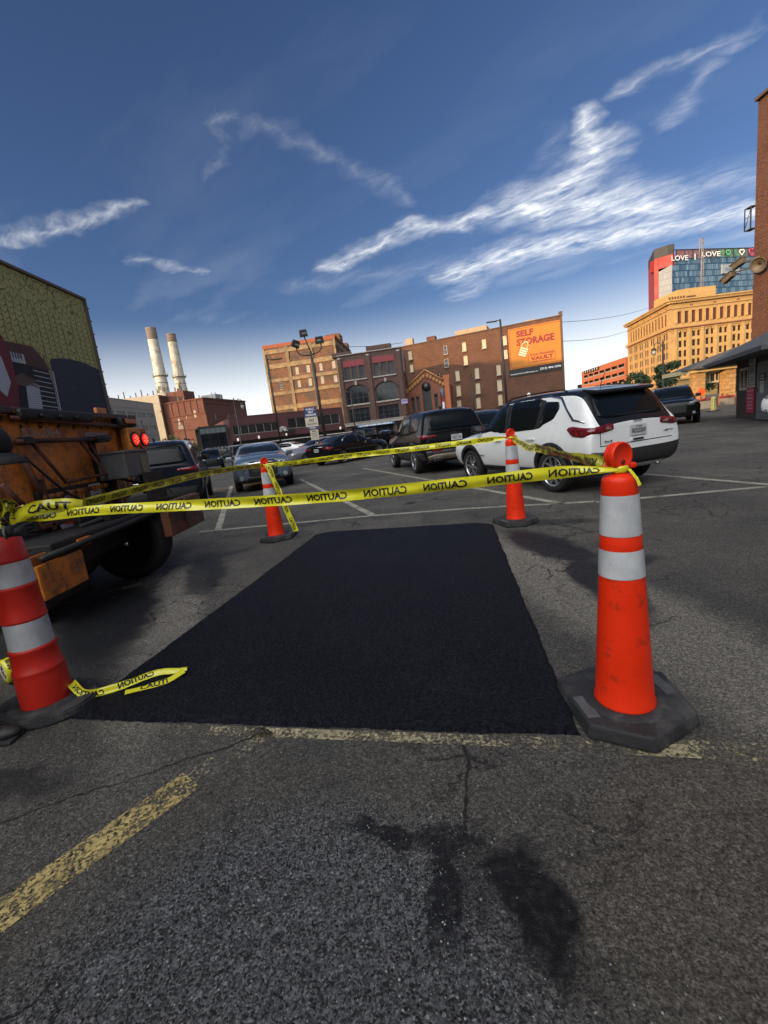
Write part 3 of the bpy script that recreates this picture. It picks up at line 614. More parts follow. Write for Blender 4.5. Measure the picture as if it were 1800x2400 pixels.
# ---- three storey building with arched windows
root, L = building('arched_window_building', 'three storey dark red brick building with two wide arched windows', (-5.9, 96), (7.2, 94.3)); L = 13.7
BR_AR = brick('dark_maroon_brick', (0.085, 0.045, 0.037), (0.12, 0.062, 0.05), (0.10, 0.07, 0.06), 0.4, 0.14, .02, bmp=.6, var=.3)
M_LIME = plain('grey_limestone_trim', (.34, .30, .26), .85, var=.25, scale=2)
mb = MB(); ho = []
for u0, u1, n in ((1.1, 5.7, 3), (7.4, 11.9, 3)):
    w = (u1-u0)/n
    for k in range(n): ho.append((u0+k*w+.22, u0+(k+1)*w-.22, 12.9, 15.5))
arch = [(1.05, 5.75, 7.75, 11.6), (7.4, 12.0, 7.75, 11.5)]; gr = [(1.1, 5.6, 3.95, 6.85), (7.4, 11.9, 3.95, 6.75)]; shop = [(1.2, 5.6, .2, 3.0), (6.4, 10.3, .2, 3.0), (11.0, 12.8, .2, 2.8)]
facade(mb, 0, L, 0, 17.9, ho+arch+gr+shop, 0, 0, .45); shell(mb, L, 14, 17.9, 0, 1)
mb.box((1.0, 1.2, 18.2), (4, 2, .9)); mb.box((9, 1.2, 18.4), (5.2, 2.2, 1.3))
for a, b, c, d in arch:      # spandrels that round the heads
    n = 10; cx = (a+b)/2; w = (b-a)/2; rise = 1.45
    for sgn in (-1, 1):
        poly = [(cx+sgn*w, d-rise-.0)]
        for k in range(n+1):
            t_ = k/n*math.pi/2; poly.append((cx+sgn*w*math.cos(t_), d-rise+rise*math.sin(t_)))
        poly.append((cx+sgn*w, d))
        if sgn > 0: poly = poly[::-1]
        vs = [(x, -.004, z) for x, z in poly]; mb.add(vs, [tuple(range(len(vs)))], 0)
        mb.add([(x, .2, z) for x, z in poly], [tuple(range(len(vs)))], 0)
for u in (.45, 6.55, L-.75): mb.box((u, -.2, 10.6), (.85, .4, 13.2)); mb.box((u, -.28, 16.6), (.6, .2, 1.8), 2)
mb.build('wall', [BR_AR, M_ROOF, M_LIME], root)
mb = MB()
for (a, b, c, d) in arch+gr[:0]: mb.box(((a+b)/2, -.12, c-.14), (b-a+.4, .3, .28))
for u0, u1 in ((1.0, 5.8), (7.3, 12.0)): mb.box(((u0+u1)/2, -.12, 12.72), (u1-u0+.2, .3, .25))
for a, b, c, d in arch: mb.box(((a+b)/2, -.15, d+.42), (.45, .3, .75))
mb.box((L/2, -.3, 3.55), (L, .6, .55)); mb.box((L/2, -.38, 3.9), (L+.2, .76, .16)); mb.box((L/2, -.05, 17.95), (L, .5, .16))
mb.build('stone_trim', M_LIME, root)
mb = MB()
for a, b, c, d in arch:
    cx = (a+b)/2; w = (b-a)/2+.25
    pts = [(cx+w*math.cos(t_*math.pi/14), -.1, d-1.45+1.75*math.sin(t_*math.pi/14)) for t_ in range(15)]; mb.tube(pts, .13, 6)
mb.build('arch_molding', plain('brick_arch_molding', (.10, .05, .045), .9), root)
mb = MB(); mb.box((3.4, -.03, 16.1), (4.6, .06, 1.2)); mb.box((9.7, -.03, 16.15), (4.6, .06, 1.2)); mb.build('tile_panel', plain('red_tile_panel', (.22, .03, .04), .7, var=.3, scale=4), root)
for h in ho: window(root, h, .3, 1, 2, .09, M_GLASS, M_FRAMED, 'window')
for h in arch: window(root, h, .35, 4, 3, .1, M_GLASS, M_FRAMED, 'window', label='wide arched window')
for h in gr: window(root, h, .35, 4, 3, .1, M_GLASS, M_FRAMED, 'window')
for h in shop: window(root, h, .35, 3, 1, .1, M_GLASS, M_FRAMED, 'window', label='shopfront window')
M_BLUE = plain('blue_awning', (.05, .14, .30), .7)
mb = MB(); mb.box((6.6, -.75, 3.05), (8.0, .12, .5)); put_text(mb, '#awning', .3, Matrix.Translation((6.6, -.82, 3.05)), 1, .02, 7); mb.build('awning', [M_BLUE, M_WHITE], root)
mb = MB(); mb.box((13.2, -.45, 7.0), (1.3, .1, .9)); put_text(mb, '#lease', .3, Matrix.Translation((13.2, -.5, 7.15)), 1, .02, 1.1); mb.build('lease_sign', [plain('lavender_banner', (.34, .30, .48), .7), plain('violet_lettering', (.12, .05, .25), .7)], root)
mb = MB(); mb.box((L+.06, 3.5, 15.2), (.1, 5.5, 4.2)); 
for k in range(5): mb.box((L+.13, 3.5, 16.6-k*.75), (.04, 4.4-(k % 2)*1.2, .22), 1)
mb.build('wall_sign', [plain('faded_white_sign', (.42, .40, .38), .7), plain('grey_sign_writing', (.12, .11, .11), .8)], root)

# ---- gabled brick hall
root, L = building('gabled_brick_hall', 'small gabled brick hall with arched corbels and tall narrow round-headed windows', (8.0, 97.0), (16.4, 94.6))
mb = MB()
gh = [(.9, 1.6, 4.6, 7.6), (2.0, 2.7, 4.6, 7.7), (3.4, 5.3, .2, 9.6), (5.9, 6.6, 4.8, 7.7), (7.2, 7.9, 4.8, 7.6)]
L = 8.9; hb = 9.8
facade(mb, 0, L, 0, hb, gh, 0, 0, .35)
mb.add([(0, 0, hb), (4.45, 0, 12.9), (L, 0, hb)], [(0, 2, 1)], 0)
mb.add([(0, 0, 0), (0, 12, 0), (0, 12, hb), (0, 0, hb), (L, 0, 0), (L, 12, 0), (L, 12, hb), (L, 0, hb), (4.45, 0, 12.9), (4.45, 12, 12.9)], [(0, 3, 2, 1), (4, 5, 6, 7), (1, 2, 9, 6, 5), (3, 8, 9, 2), (8, 7, 6, 9)], 0)
mb.box((L-.1, -.15, 6), (1.0, .3, 10.5), 1); mb.box((L-.1, -.1, 11), (1.3, .5, .7), 1)
mb.build('wall', [brick('salmon_brick', (.18, .055, .03), (.24, .075, .04), (.16, .1, .08), .4, .14, .02, var=.25), plain('orange_lit_brick_pier', (.42, .13, .05), .9, var=.3, scale=3)], root)  # the right pier's brighter orange paints the sunlight on that end
mb = MB()
for s_ in (-1, 1):
    for k in range(7):
        u = 4.45+s_*(.45+k*.62); z = 12.5-(.45+k*.62)*.70
        mb.box((u, -.14, z-.35), (.5, .28, .55)); mb.lathe([(.2, -.1), (.2, .1)], 10, 0, Matrix.Translation((u, -.16, z-.65)) @ Matrix.Rotation(R(90), 4, 'X'))
    mb.tube([(4.45, -.1, 13.05), (4.45+s_*4.6, -.1, 9.85)], .16, 6)
mb.build('corbel', plain('gold_brick_corbel', (.40, .20, .07), .9, var=.3, scale=3), root)
for h in gh:
    o = window(root, h, .25, 1, 2, .07, M_GLASS_D, M_FRAMED, 'window')
mb = MB()
for h in gh: mb.lathe([((h[1]-h[0])/2, 0), ((h[1]-h[0])/2, .05)], 20, 0, Matrix.Translation(((h[0]+h[1])/2, -.012, h[3])) @ Matrix.Rotation(R(90), 4, 'X'))
mb.build('window_head', M_GLASS_D, root)

# ---- long low maroon building
root, L = building('low_maroon_building', 'long low maroon building with ribbon windows over a dark ground floor', (-27, 84.7), (-6.1, 95.7)); L = 23.5
M_MAR = plain('maroon_panels', (.085, .028, .030), .75, var=.12, scale=.6)
mb = MB(); rb = [(.4, 9.4, 4.1, 5.9), (11.2, 22.7, 4.2, 6.3)]
facade(mb, 0, L, 2.9, 7.4, rb, 0, 0, .4); shell(mb, L, 18, 7.4)
mb.box((L/2, .2, 7.45), (L+.1, .5, .2), 0)
mb.build('wall', [M_MAR, M_ROOF], root)
for h in rb: window(root, h, .25, 6, 1, .12, M_GLASS_D, plain('grey_rib_frame', (.24, .22, .20), .6), 'window', label='ribbon window')
mb = MB(); facade(mb, 0, L, 0, 2.9, [(.5+k*2.3, 2.4+k*2.3, .3, 2.6) for k in range(10)], .8, 0, .1); mb.build('ground_floor_wall', plain('black_shopfront', (.02, .018, .018), .6), root)
for k in range(10): window(root, (.5+k*2.3, 2.4+k*2.3, .3, 2.6), .85, 2, 1, .07, M_GLASS_D, M_FRAMED, 'window')
mb = MB(); mb.box((L/2+3, -.9, 2.15), (L+8, .14, .16)); mb.build('white_rail', plain('white_rail_paint', (.6, .58, .54), .6), root)
M_LANT = plain('white_lantern_glass', (.7, .68, .62), .4, emis=((1, .9, .75), .35))
for u in (1.0, 5.0, 10.5, 16.5, 22.4): mb = MB(); mb.lathe([(.13, 0), (.2, .35), (.13, .6)], 10, 0, Matrix.Translation((u, -.35, 2.9))); mb.build('wall_lantern', M_LANT, root)
mb = MB(); Tm = Matrix.Translation((9.9, -.6, 3.9))
for k in range(11):
    a = R(k*18); mb.box((.75*math.cos(a), 0, .75*math.sin(a)), (.75, .08, .1), 0, Tm @ Matrix.Translation((0, 0, 0)) @ Matrix.Rotation(0, 4, 'Y')) if False else mb.tube([(.2*math.cos(a), 0, .2*math.sin(a)), (.95*math.cos(a), 0, .95*math.sin(a))], .055, 5, 0, M=Tm)
mb.box((1.3, .05, -.15), (2.4, .1, .7), 1, Tm); mb.build('sunburst_sign', [M_WHITE, plain('black_sign_board', (.012, .012, .012), .7)], root)
root, L = building('glass_pavilion', 'dark glass entrance pavilion with a photo mural, left of the low maroon building', (-32.0, 82.1), (-27.6, 84.4))
L = 5.0; mb = MB(); mb.box((L/2, 3, 6.15), (L, 6, .3)); mb.box((.1, .1, 3), (.2, .2, 6)); mb.box((L-.1, .1, 3), (.2, .2, 6)); mb.box((L/2, 5.9, 3), (L, .2, 6)); mb.build('frame', M_FRAMED, root)
window(root, (.2, L-.2, 4.9, 6.0), .1, 5, 1, .06, plain('grey_green_glass', (.16, .2, .2), .2), M_FRAMED, 'window', label='pale clerestory glass'); window(root, (.2, L-.2, 2.3, 4.9), .1, 3, 1, .06, M_GLASS, M_FRAMED, 'window')
mm_, t_, b_ = nodemat('photo_mural_print'); nz = noise(t_, coords(t_), 3.2, 3, .6); t_.links.new(mixc(t_, ramp(t_, nz, .5, .56), (.02, .02, .025), (.40, .37, .38)), b_.inputs['Base Color'])
mb = MB(); mb.box((L/2, .0, 1.2), (L-.3, .06, 2.2)); mb.build('photo_mural', mm_, root)

# ---- power plant with chimneys
root, L = building('brick_power_plant', 'red brick power plant building with corner pilasters below the chimneys', (-85.6, 188.1), (-67.7, 184.8))
BR_PP = brick('plant_red_brick', (.13, .042, .025), (.17, .056, .033), (.14, .09, .07), .6, .2, .02, var=.35)
L = 18.2; mb = MB()
ph = [(5, 5.9, 14.5, 17), (12.8, 13.8, 16.5, 19.4), (9, 9.4, 16.5, 18.6), (4.5, 7, 12.8, 14.2), (3, 4.5, 6, 7.5), (9, 10.5, 6, 7.5)]
facade(mb, 0, L, 0, 24, ph, 0, 0, .3)
mb.add([(0, 33, 0), (0, 0, 0), (0, 0, 24), (0, 33, 24)], [(0, 1, 2, 3)]); mb.add([(0, 0, 23.2), (L, 0, 23.2), (L+1.5, 33, 23.2), (0, 33, 23.2)], [(0, 1, 2, 3)], 1)
TS = Matrix.Translation((L, 0, 0)) @ Matrix.Rotation(R(87), 4, 'Z')
sh = [(6, 7, 15, 17.6), (16, 17.5, 15, 17.5), (21.5, 22, 15, 17.5), (28, 29, 15.5, 17.8)]
facade(mb, 0, 33.5, 0, 24, sh, 0, 0, .3, T=TS)
for k in range(7): mb.box((.4+k*2.9, -.12, 21), (.5, .24, 5.6))
mb.box((L/2, -.15, 18.0), (L, .3, .4)); mb.box((L/2, -.2, 23.7), (L+.4, .4, .5)); mb.box((16.7, -.2, 23.7), (33.6, .4, .5), 0, TS); mb.box((16.7, -.1, 12.5), (33.5, .25, .5), 0, TS); mb.box((L/2, -.1, 12.2), (L, .25, .5)); mb.box((16.7, -.1, 21.8), (33.5, .2, .3), 0, TS)
mb.build('wall', [BR_PP, M_ROOF], root)
mb = MB(); mb.box((-5.2, 4, 13.5), (10, 12, 27)); mb.box((-5.2, -2.1, 20.5), (10.2, .3, .5)); mb.box((3.5, 8, 25.8), (8, 8, 5.4)); mb.box((-9.5, -2.08, 13), (.9, .3, 26)); mb.build('rear_block', BR_PP, root)
mb = MB(); mb.box((1.4, 0, 16.5), (.9, 3.9, 2.2), 0, Matrix.Translation((-5, 0, 0))); mb.build('window_band', M_FRAMEW, root)
for h in ph: window(root, h, .15, 2, 2, .12, M_BOARD if h[3]-h[2] > 2 else M_GLASS_D, M_FRAMEW, 'window')
for h in sh: window(root, h, .15, 2, 2, .12, M_GLASS_D, M_FRAMEW, 'window', T=TS)
mb = MB(); rg = random.Random(5)
for k in range(16): x = rg.uniform(-8, 17); y = rg.uniform(1, 20); h = rg.uniform(1, 3.5); mb.tube([(x, y, 23), (x, y, 24.2+h)], .18, 6)
mb.build('roof_vent', plain('grey_vent_pipe', (.2, .19, .18), .7), root); mb = MB(); mb.box((11, 20, 25.2), (7, 6, 3.5)); mb.build('roof_unit', plain('pale_cooling_unit', (.4, .4, .4), .7, var=.4, scale=.8), root)
M_CHIM = plain('cream_painted_brick', (.62, .58, .48), .85, var=.25, scale=.25, dirt=((.16, .14, .11), .5, .72, .35), bmp=.3); M_CHT = plain('sooty_cap', (.17, .13, .10), .9)
for i, (az, d, r0, ztop, zb) in enumerate(((-24.15, 230, 4.2, 59.6, 22), (-22.2, 236, 3.9, 58.2, 22))):
    X, Y = d*math.sin(R(az)), d*math.cos(R(az))
    t_ = thing('smokestack', ('left', 'right')[i]+' one of two tall cream smokestacks behind the brick power plant', 'chimney', (X, Y, 0), group='twin smokestacks')
    mb = MB(); r0 *= .62; prof = [(r0*1.12, 0), (r0*1.05, 25), (r0*.93, 42), (r0*.84, 54.5), (r0*.84, ztop)]; mb.lathe(prof, 36, 0, mis=[0, 0, 0, 1])
    mb.build('stack', [M_CHIM, M_CHT], t_)
    mb = MB()
    for z in (28, 35.5, 55, ztop-.3):
        rr = r0*(1.05-(z-25)*.0072); mb.lathe([(rr+.02, z-.12), (rr+.14, z-.12), (rr+.14, z+.12), (rr+.02, z+.12)], 32)
    rr = r0*.96; mb.lathe([(rr, 38.4), (rr+.8, 38.4), (rr+.8, 38.7), (rr, 38.7)], 32)
    for k in range(14): a = R(k*26); mb.tube([((rr+.75)*math.cos(a), (rr+.75)*math.sin(a), 38.5), ((rr+.75)*math.cos(a), (rr+.75)*math.sin(a), 39.7)], .07, 4)
    for k in range(20):
        a = R(200+rg.uniform(-70, 140)); z = rg.uniform(24, 34); rr = r0*1.02; mb.box(((rr+.5)*math.cos(a), (rr+.5)*math.sin(a), z), (.5, .5, 1.8))
    mb.build('steel_band', plain('rusty_steel_band', (.26, .22, .17), .8), t_)

# ---- pale office building
root, L = building('pale_office_building', 'pale tan concrete office building with strip windows, right of the mural wall', (-72.3, 120), (-72.3, 151.5))
mb = MB(); oh = []
for z in (15.0, 11.0):
    for k in range(5): oh.append((3.5+k*5.6, 8.0+k*5.6, z, z+1.5))
facade(mb, 0, 31.5, 0, 20, oh, 0, 0, .3); shell(mb, 31.5, 20, 20)
for z in (19.7, 17.6, 9.4, 7.4, 5.4): mb.box((15.75, -.03, z), (31.5, .06, .07), 2)
mb.build('wall', [plain('tan_concrete_panels', (.37, .33, .27), .85, var=.12, scale=.4), M_ROOF, plain('panel_joint', (.2, .18, .15), .9)], root)
for h in oh: window(root, h, .2, 4, 2, .1, M_GLASS_D, M_FRAMEW, 'window')
root2 = thing('tan_rooftop_plant', 'low tan plant building with roof pipes above the pale office building', 'building', (-96, 190, 0)); mb = MB(); mb.box((0, 0, 13.7), (20, 8, 27.4)); mb.build('wall', plain('tan_block_wall', (.42, .36, .26), .85, scale=.3), root2)
mb = MB()
for k in range(8): mb.tube([(-9+k*2.4, -3, 27), (-9+k*2.4, -3, 28.4+(k % 3)*.9)], .22, 6)
mb.build('roof_vent', plain('brown_vent_pipe', (.15, .12, .1), .8), root2)
# ---- tall mural wall on the left
root, L = building('mural_building', 'tall windowless building with a yellow green knit pattern mural and painted keyboard', (-31.5, 0.1), (-30.9, 53.6))
def knit():
    m, t, b = nodemat('knit_pattern_paint'); uv = coords(t, 'UV')
    w = t.nodes.new('ShaderNodeTexNoise'); w.inputs['Scale'].default_value = .6; t.links.new(uv, w.inputs['Vector'])
    v2 = vmath('ADD', uv, vmath('SCALE', vmath('SUBTRACT', w.outputs['Color'], (.5, .5, .5), tree=t), scale=.55, tree=t), tree=t)
    sp = t.nodes.new('ShaderNodeSeparateXYZ'); t.links.new(v2, sp.inputs[0]); U, V = sp.outputs[0], sp.outputs[1]
    fx = math_n('PINGPONG', U, 0.42, tree=t)                               # braid columns
    zz = math_n('ADD', math_n('MULTIPLY', V, 2.0, tree=t), math_n('MULTIPLY', fx, 1.5, tree=t), tree=t)
    l1 = math_n('LESS_THAN', math_n('PINGPONG', zz, 0.5, tree=t), 0.085, tree=t)
    l2 = math_n('LESS_THAN', fx, 0.055, tree=t)
    vo = t.nodes.new('ShaderNodeTexVoronoi'); vo.feature = 'DISTANCE_TO_EDGE'; vo.inputs['Scale'].default_value = 2.3; t.links.new(scaled(t, v2, (1.0, .62, 1)), vo.inputs['Vector'])
    l3 = math_n('LESS_THAN', vo.outputs['Distance'], 0.055, tree=t)
    braid = math_n('MAXIMUM', l1, l2, tree=t)
    col_sel = math_n('GREATER_THAN', math_n('PINGPONG', math_n('ADD', U, .3, tree=t), 2.5, tree=t), .55, tree=t)
    top = math_n('GREATER_THAN', V, 17.3, tree=t)
    pick = math_n('MAXIMUM', math_n('SUBTRACT', 1.0, col_sel, tree=t), top, tree=t)
    lm = mixc(t, pick, braid, l3)
    base = mixc(t, ramp(t, noise(t, uv, .8, 4), .3, .7), (.30, .27, .095), (.37, .335, .13))
    t.links.new(mixc(t, lm, base, (.105, .095, .038)), b.inputs['Base Color']); b.inputs['Roughness'].default_value = .85
    bump(t, b, noise(t, scaled(t, uv, (1, 6, 1)), 3, 4), .3, .02); return m
M_SIDE = plain('grey_brown_brick_side', (.12, .09, .07), .9)
mb = MB()
dd = Vector((0.6, 58.8)).normalized()
mb.add([(0, 0, 0), (L, 0, 0), (L, 0, 20), (0, 0, 20)], [(0, 1, 2, 3)], 0)
sl = (28.5*math.tan(R(33)))            # rear corner set back so the unseen alley side slants with the sun, passing light
mb.add([(0, 0, 0), (-sl, 28.5, 0), (L, 28.5, 0), (L, 0, 0), (0, 0, 20), (-sl, 28.5, 20), (L, 28.5, 20), (L, 0, 20)], [(1, 0, 4, 5), (2, 1, 5, 6), (3, 2, 6, 7), (4, 7, 6, 5)], 1)
mb.build('wall', [knit(), M_SIDE], root)
mb = MB(); mb.box((L/2, -.05, 20.1), (L+.2, .5, .25)); mb.box((L+.06, -.02, 10), (.35, .35, 20)); mb.box((39.5, .6, 20.4), (2, 1.2, .5))
for k in range(14): mb.box((L+.3, -.1, 1+k*1.4), (.25, .25, .1))
mb.build('coping', M_SIDE, root)
M_NAVY = plain('dark_navy_mural_paint', (.026, .030, .045), .8, var=.15, scale=.4)
M_KEYW = plain('painted_white_keys', (.42, .42, .44), .8); M_KEYB = plain('painted_black', (.014, .013, .014), .8); M_MBR = plain('painted_brown_wood', (.085, .032, .025), .8, scale=.8); M_MRED = plain('painted_red_sleeve', (.15, .02, .025), .8, scale=1.2); M_SKIN = plain('painted_brown_hand', (.11, .065, .05), .8, scale=3)
mb = MB()
def flat(poly, mi, y=-.02):
    mb.add([(x, y, z) for x, z in poly], [tuple(range(len(poly)))], mi)
F = lambda pl: [(x-9.1, z) for x, z in pl]      # painted parts were surveyed from a longer baseline
flat(F([(46, 6), (54.9, 6), (54.2, 11.4), (50.2, 11.4), (46, 11.6)]), 3, -.015)
flat(F([(54.4, 0), (62.55, 0), (62.55, 12.4), (60, 12.8), (58.1, 12.85), (56, 12.65), (55.0, 12.4), (54.75, 12.1)]), 0, -.03)
flat(F([(49.6, 11.4), (54.4, 11.2), (54.0, 12.1), (52.9, 13.2), (49.6, 13.1)]), 4, -.03)
for k in range(7): x = 49.75+k*.26; flat(F([(x, 11.4), (x+.235, 11.4), (x+.2, 12.25), (x-.03, 12.25)]), 1, -.04)
for k in range(5): x = 49.9+k*.3; flat(F([(x, 11.75), (x+.13, 11.75), (x+.1, 12.25), (x-.02, 12.25)]), 3, -.05)
# main keyboard, keys running across
for k in range(19):
    z0 = 6.2+k*.185; flat(F([(50.35+k*.03, z0), (52.1+k*.02, z0), (52.1+k*.02, z0+.165), (50.35+k*.03, z0+.165)]), 1, -.04)
for k in range(11):
    z0 = 6.3+k*.46; flat(F([(52.2, z0), (54.2, z0-.1), (54.2, z0-.02), (52.2, z0+.08)]), 1, -.05)
flat(F([(54.1, 5.6), (54.5, 5.6), (54.9, 11.2), (54.55, 11.2)]), 1, -.045); flat(F([(54.2, 5.6), (54.3, 5.6), (54.7, 11.2), (54.62, 11.2)]), 3, -.055)
flat(F([(47, 14.8), (48.9, 14.7), (49.6, 13.4), (50.0, 11.5), (49.9, 9.2), (49.4, 7.1), (47, 6.3)]), 5, -.06)
flat(F([(48.2, 12.2), (48.9, 11.6), (49.2, 9.5), (48.4, 8.2), (47.5, 9)]), 1, -.07)
flat(F([(49.9, 9.4), (50.6, 9.3), (51.3, 9.5), (52.0, 9.9), (52.1, 10.1), (51.4, 10.25), (50.8, 10.5), (50.2, 10.3), (49.7, 9.9)]), 6, -.07)
for dx, dz, dl in ((.1, 0, 1.15), (.2, .22, 1.25), (.1, .45, 1.0), (-.1, .62, .8)):
    flat(F([(51.0+dx, 9.62+dz), (51.0+dx+dl, 9.35+dz), (51.0+dx+dl, 9.47+dz), (51.0+dx, 9.82+dz)]), 6, -.08)
flat(F([(48.5, 6.3), (51.5, 6.3), (51.2, 7.0), (49.4, 7.35)]), 6, -.075)
flat(F([(57.2, 9.8), (57.6, 9.75), (57.6, 9.85), (57.2, 9.95)]), 2, -.05)
mb.build('mural_painting', [M_NAVY, M_KEYW, M_SKIN, M_KEYB, M_MBR, M_MRED, M_SKIN], root)

# unseen buildings added on the left: they shade the lot and far walls
root = thing('shade_warehouse', 'plain brick warehouse across the alley from the mural building, outside the photo to the left', 'building', (-31.5, -3.4, 0))
mb = MB(); mb.prism([(0, 0), (-28.5, -18.5), (-28.5, -70), (0, -70)], 0, 20); mb.build('wall', brick('warehouse_brick', (.17, .07, .05), (.22, .09, .06), (.15, .11, .09)), root)
mb = MB(); mb.box((.1, -35, 20.1), (.6, 70, .3)); mb.build('coping', M_SIDE, root)
for k in range(8): window(root, (5+k*8, 8+k*8, 4, 8), -.02, 3, 3, .1, M_GLASS_D, M_FRAMED, T=Matrix.Rotation(R(90), 4, 'Z') @ Matrix.Rotation(R(180), 4, 'Z'))
root = thing('shade_slab', 'tall plain office slab far off to the left of the mural building', 'building', (-111.9, 16.2, 0), R(123))  # added out of view to shade the lower storage wall and its neighbours
mb = MB(); mb.box((0, 0, 19.8), (34, 14, 39.6)); mb.build('wall', plain('grey_concrete_slab', (.3, .28, .25), .9, scale=.3), root)
mb = MB(); mb.box((0, 0, 40.3), (12, 6, 1.4)); mb.build('roof_unit', M_SIDE, root)
SHADE_SLAB = root

root = thing('reflection_terrace', 'long dark brick terrace across the street behind the photographer, outside the photo', 'building', (-34, -26, 0))  # added out of view so the cars reflect something dark
mb = MB(); mb.box((45, -6, 7.5), (90, 12, 15)); mb.build('wall', brick('terrace_brick', (.10, .05, .04), (.13, .065, .05), (.09, .07, .06)), root)
mb = MB(); mb.box((45, .05, 15.1), (90.2, .6, .3)); mb.build('coping', M_SIDE, root)
for k in range(20): window(root, (2+k*4.4, 3.6+k*4.4, 3+(k % 2)*5, 5.2+(k % 2)*5), -.03, 2, 2, .08, M_GLASS_D, M_FRAMED, T=Matrix.Translation((90, 0, 0)) @ Matrix.Rotation(R(180), 4, 'Z'))
# ---- tall brick building on the right edge
root, L = building('tall_brick_building', 'tall brick building at the right edge with loudspeakers and cameras on its corner', (37.5, 43.8), (37.5, -2))
BR_R = brick('orange_brown_wall_brick', (.10, .038, .023), (.145, .06, .034), (.03, .022, .02), .42, .15, .03, blotch=((.10, .045, .03), .4, .45, .7), bmp=1.0, var=.3)
mb = MB(); facade(mb, 0, L, 0, 26, [], 0, 0); shell(mb, L, 20, 26); mb.box((L/2, -.03, 26.05), (L+.1, .6, .25), 2)
mb.build('wall', [BR_R, M_ROOF, plain('dark_coping', (.08, .05, .04), .9)], root)
mb = MB(); T = Matrix.Translation((-.35, -.1, 16.6))
for z in (-.95, .95): mb.box((0, 0, z), (.75, .6, .07), 0, T)
for x, y in ((-.35, -.28), (-.35, .28), (.35, -.28)): mb.box((x, y, 0), (.07, .07, 1.9), 0, T)
mb.tube([(-.35, -.28, -.9), (.35, -.28, .9)], .03, 5, 0, M=T); mb.tube([(-.35, -.28, .1), (.35, -.28, .1)], .03, 5, 0, M=T); mb.build('ladder_cage', M_FRAMED, root)
M_TANM = plain('weathered_tan_metal', (.11, .09, .065), .6, var=.4, scale=5)
mb = MB(); mb.tube([(-2.0, -.5, 12.45), (0, -.25, 12.2), (.8, -.1, 12.1)], .06, 6); mb.tube([(-.9, -.4, 12.9), (0.9, -.2, 12.9)], .07, 6); mb.build('mounting_arm', M_TANM, root)
for (u, z, ang) in ((-2.2, 12.1, 20), (-.95, 12.95, 12)):
    mb = MB(); T = Matrix.Translation((u, -.6, z)) @ Matrix.Rotation(R(-ang), 4, 'Y'); mb.box((0, 0, 0), (1.25, .5, .5), 0, T, .08); mb.box((-.12, 0, .3), (1.5, .62, .08), 0, T); mb.box((-.64, 0, 0), (.04, .36, .36), 1, T); mb.build('camera', [M_TANM, M_KEYB], root)
mb = MB(); mb.lathe([(.16, .55), (.2, .3), (.45, .08), (.68, 0), (.62, .02), (.36, .12), (.14, .3)], 20, 0, Matrix.Translation((1.35, -.75, 12.05)) @ Matrix.Rotation(R(-70), 4, 'X') @ Matrix.Rotation(R(-20), 4, 'Y'), cap=False); mb.build('horn_speaker', M_TANM, root)

# ---- booth
M_WOODDK = plain('dark_brown_board_siding', (.075, .055, .045), .85, var=.4, scale=.8, bmp=.4)
M_SHING = plain('grey_asphalt_shingles', (.085, .09, .095), .9, var=.35, scale=3, bmp=.5)
root, L = building('parking_booth', 'dark board-sided parking booth with grey hip roof and a grey door', (16.1, 19.5), (14.3, 15.9))
L = 6.0; D = 4.5
mb = MB(); bh = [(.45, 1.6, 1.2, 2.1)]
facade(mb, 0, L, 0, 2.5, bh, 0, 0, .1); mb.add([(0, D, 0), (0, 0, 0), (0, 0, 2.5), (0, D, 2.5)], [(0, 1, 2, 3)]); mb.add([(L, 0, 0), (L, D, 0), (L, D, 2.5), (L, 0, 2.5)], [(0, 1, 2, 3)]); mb.add([(L, D, 0), (0, D, 0), (0, D, 2.5), (L, D, 2.5)], [(0, 1, 2, 3)])
for k in range(11): mb.box((L/2, -.008, .12+k*.22), (L, .018, .016), 1) if not .9 < .12+k*.22 < 2.3 else (mb.box((.22, -.008, .12+k*.22), (.42, .018, .016), 1), mb.box((3.8+.2, -.008, .12+k*.22), (4.0-.2, .018, .016), 1) if False else None)
mb.build('wall', [M_WOODDK, M_FRAMED], root)
window(root, bh[0], .05, 2, 1, .09, M_GLASS, plain('cream_window_frame', (.55, .50, .40), .6), 'window')
mb = MB(); o_ = 1.05
e = [(-o_, -o_, 2.52), (L+o_, -o_, 2.52), (L+o_, D+o_, 2.52), (-o_, D+o_, 2.52)]; r0, r1 = (1.9, D/2, 4.15), (L-1.9, D/2, 4.15)
e2 = [(x, y, z-.14) for x, y, z in e]
mb.add(e+[r0, r1]+e2, [(0, 1, 5, 4), (1, 2, 5), (2, 3, 4, 5), (3, 0, 4), (6, 7, 1, 0), (7, 8, 2, 1), (8, 9, 3, 2), (9, 6, 0, 3), (9, 8, 7, 6)]); mb.build('roof', M_SHING, root)
mb = MB(); mb.box((3.55, -.02, 1.12), (1.35, .05, 2.1)); 
for z in (.35, 1.25): mb.box((3.5, -.05, z), (1.1, .012, .01), 2)
mb.box((2.95, -.07, 1.15), (.06, .06, .14), 1); mb.build('door', [plain('grey_green_door_paint', (.15, .165, .16), .6), M_TANM, M_FRAMED], root)
def signboard(parent, name, cx, cz, w, h, m_back, m_txt, lines, y=-.03, label=None, T=None, thick=.02):
    mb = MB(); mb.box((cx, y, cz), (w, thick, h), 0, T); 
    for tx, dz, th, tw, bd in lines:
        M = Matrix.Translation((cx, y-thick/2, cz+dz)); M = (T @ M) if T is not None else M
        put_text(mb, tx, th, M, 1, bd, tw)
    o = mb.build(name, [m_back, m_txt], parent)
    if label: o['label'] = label
    return o
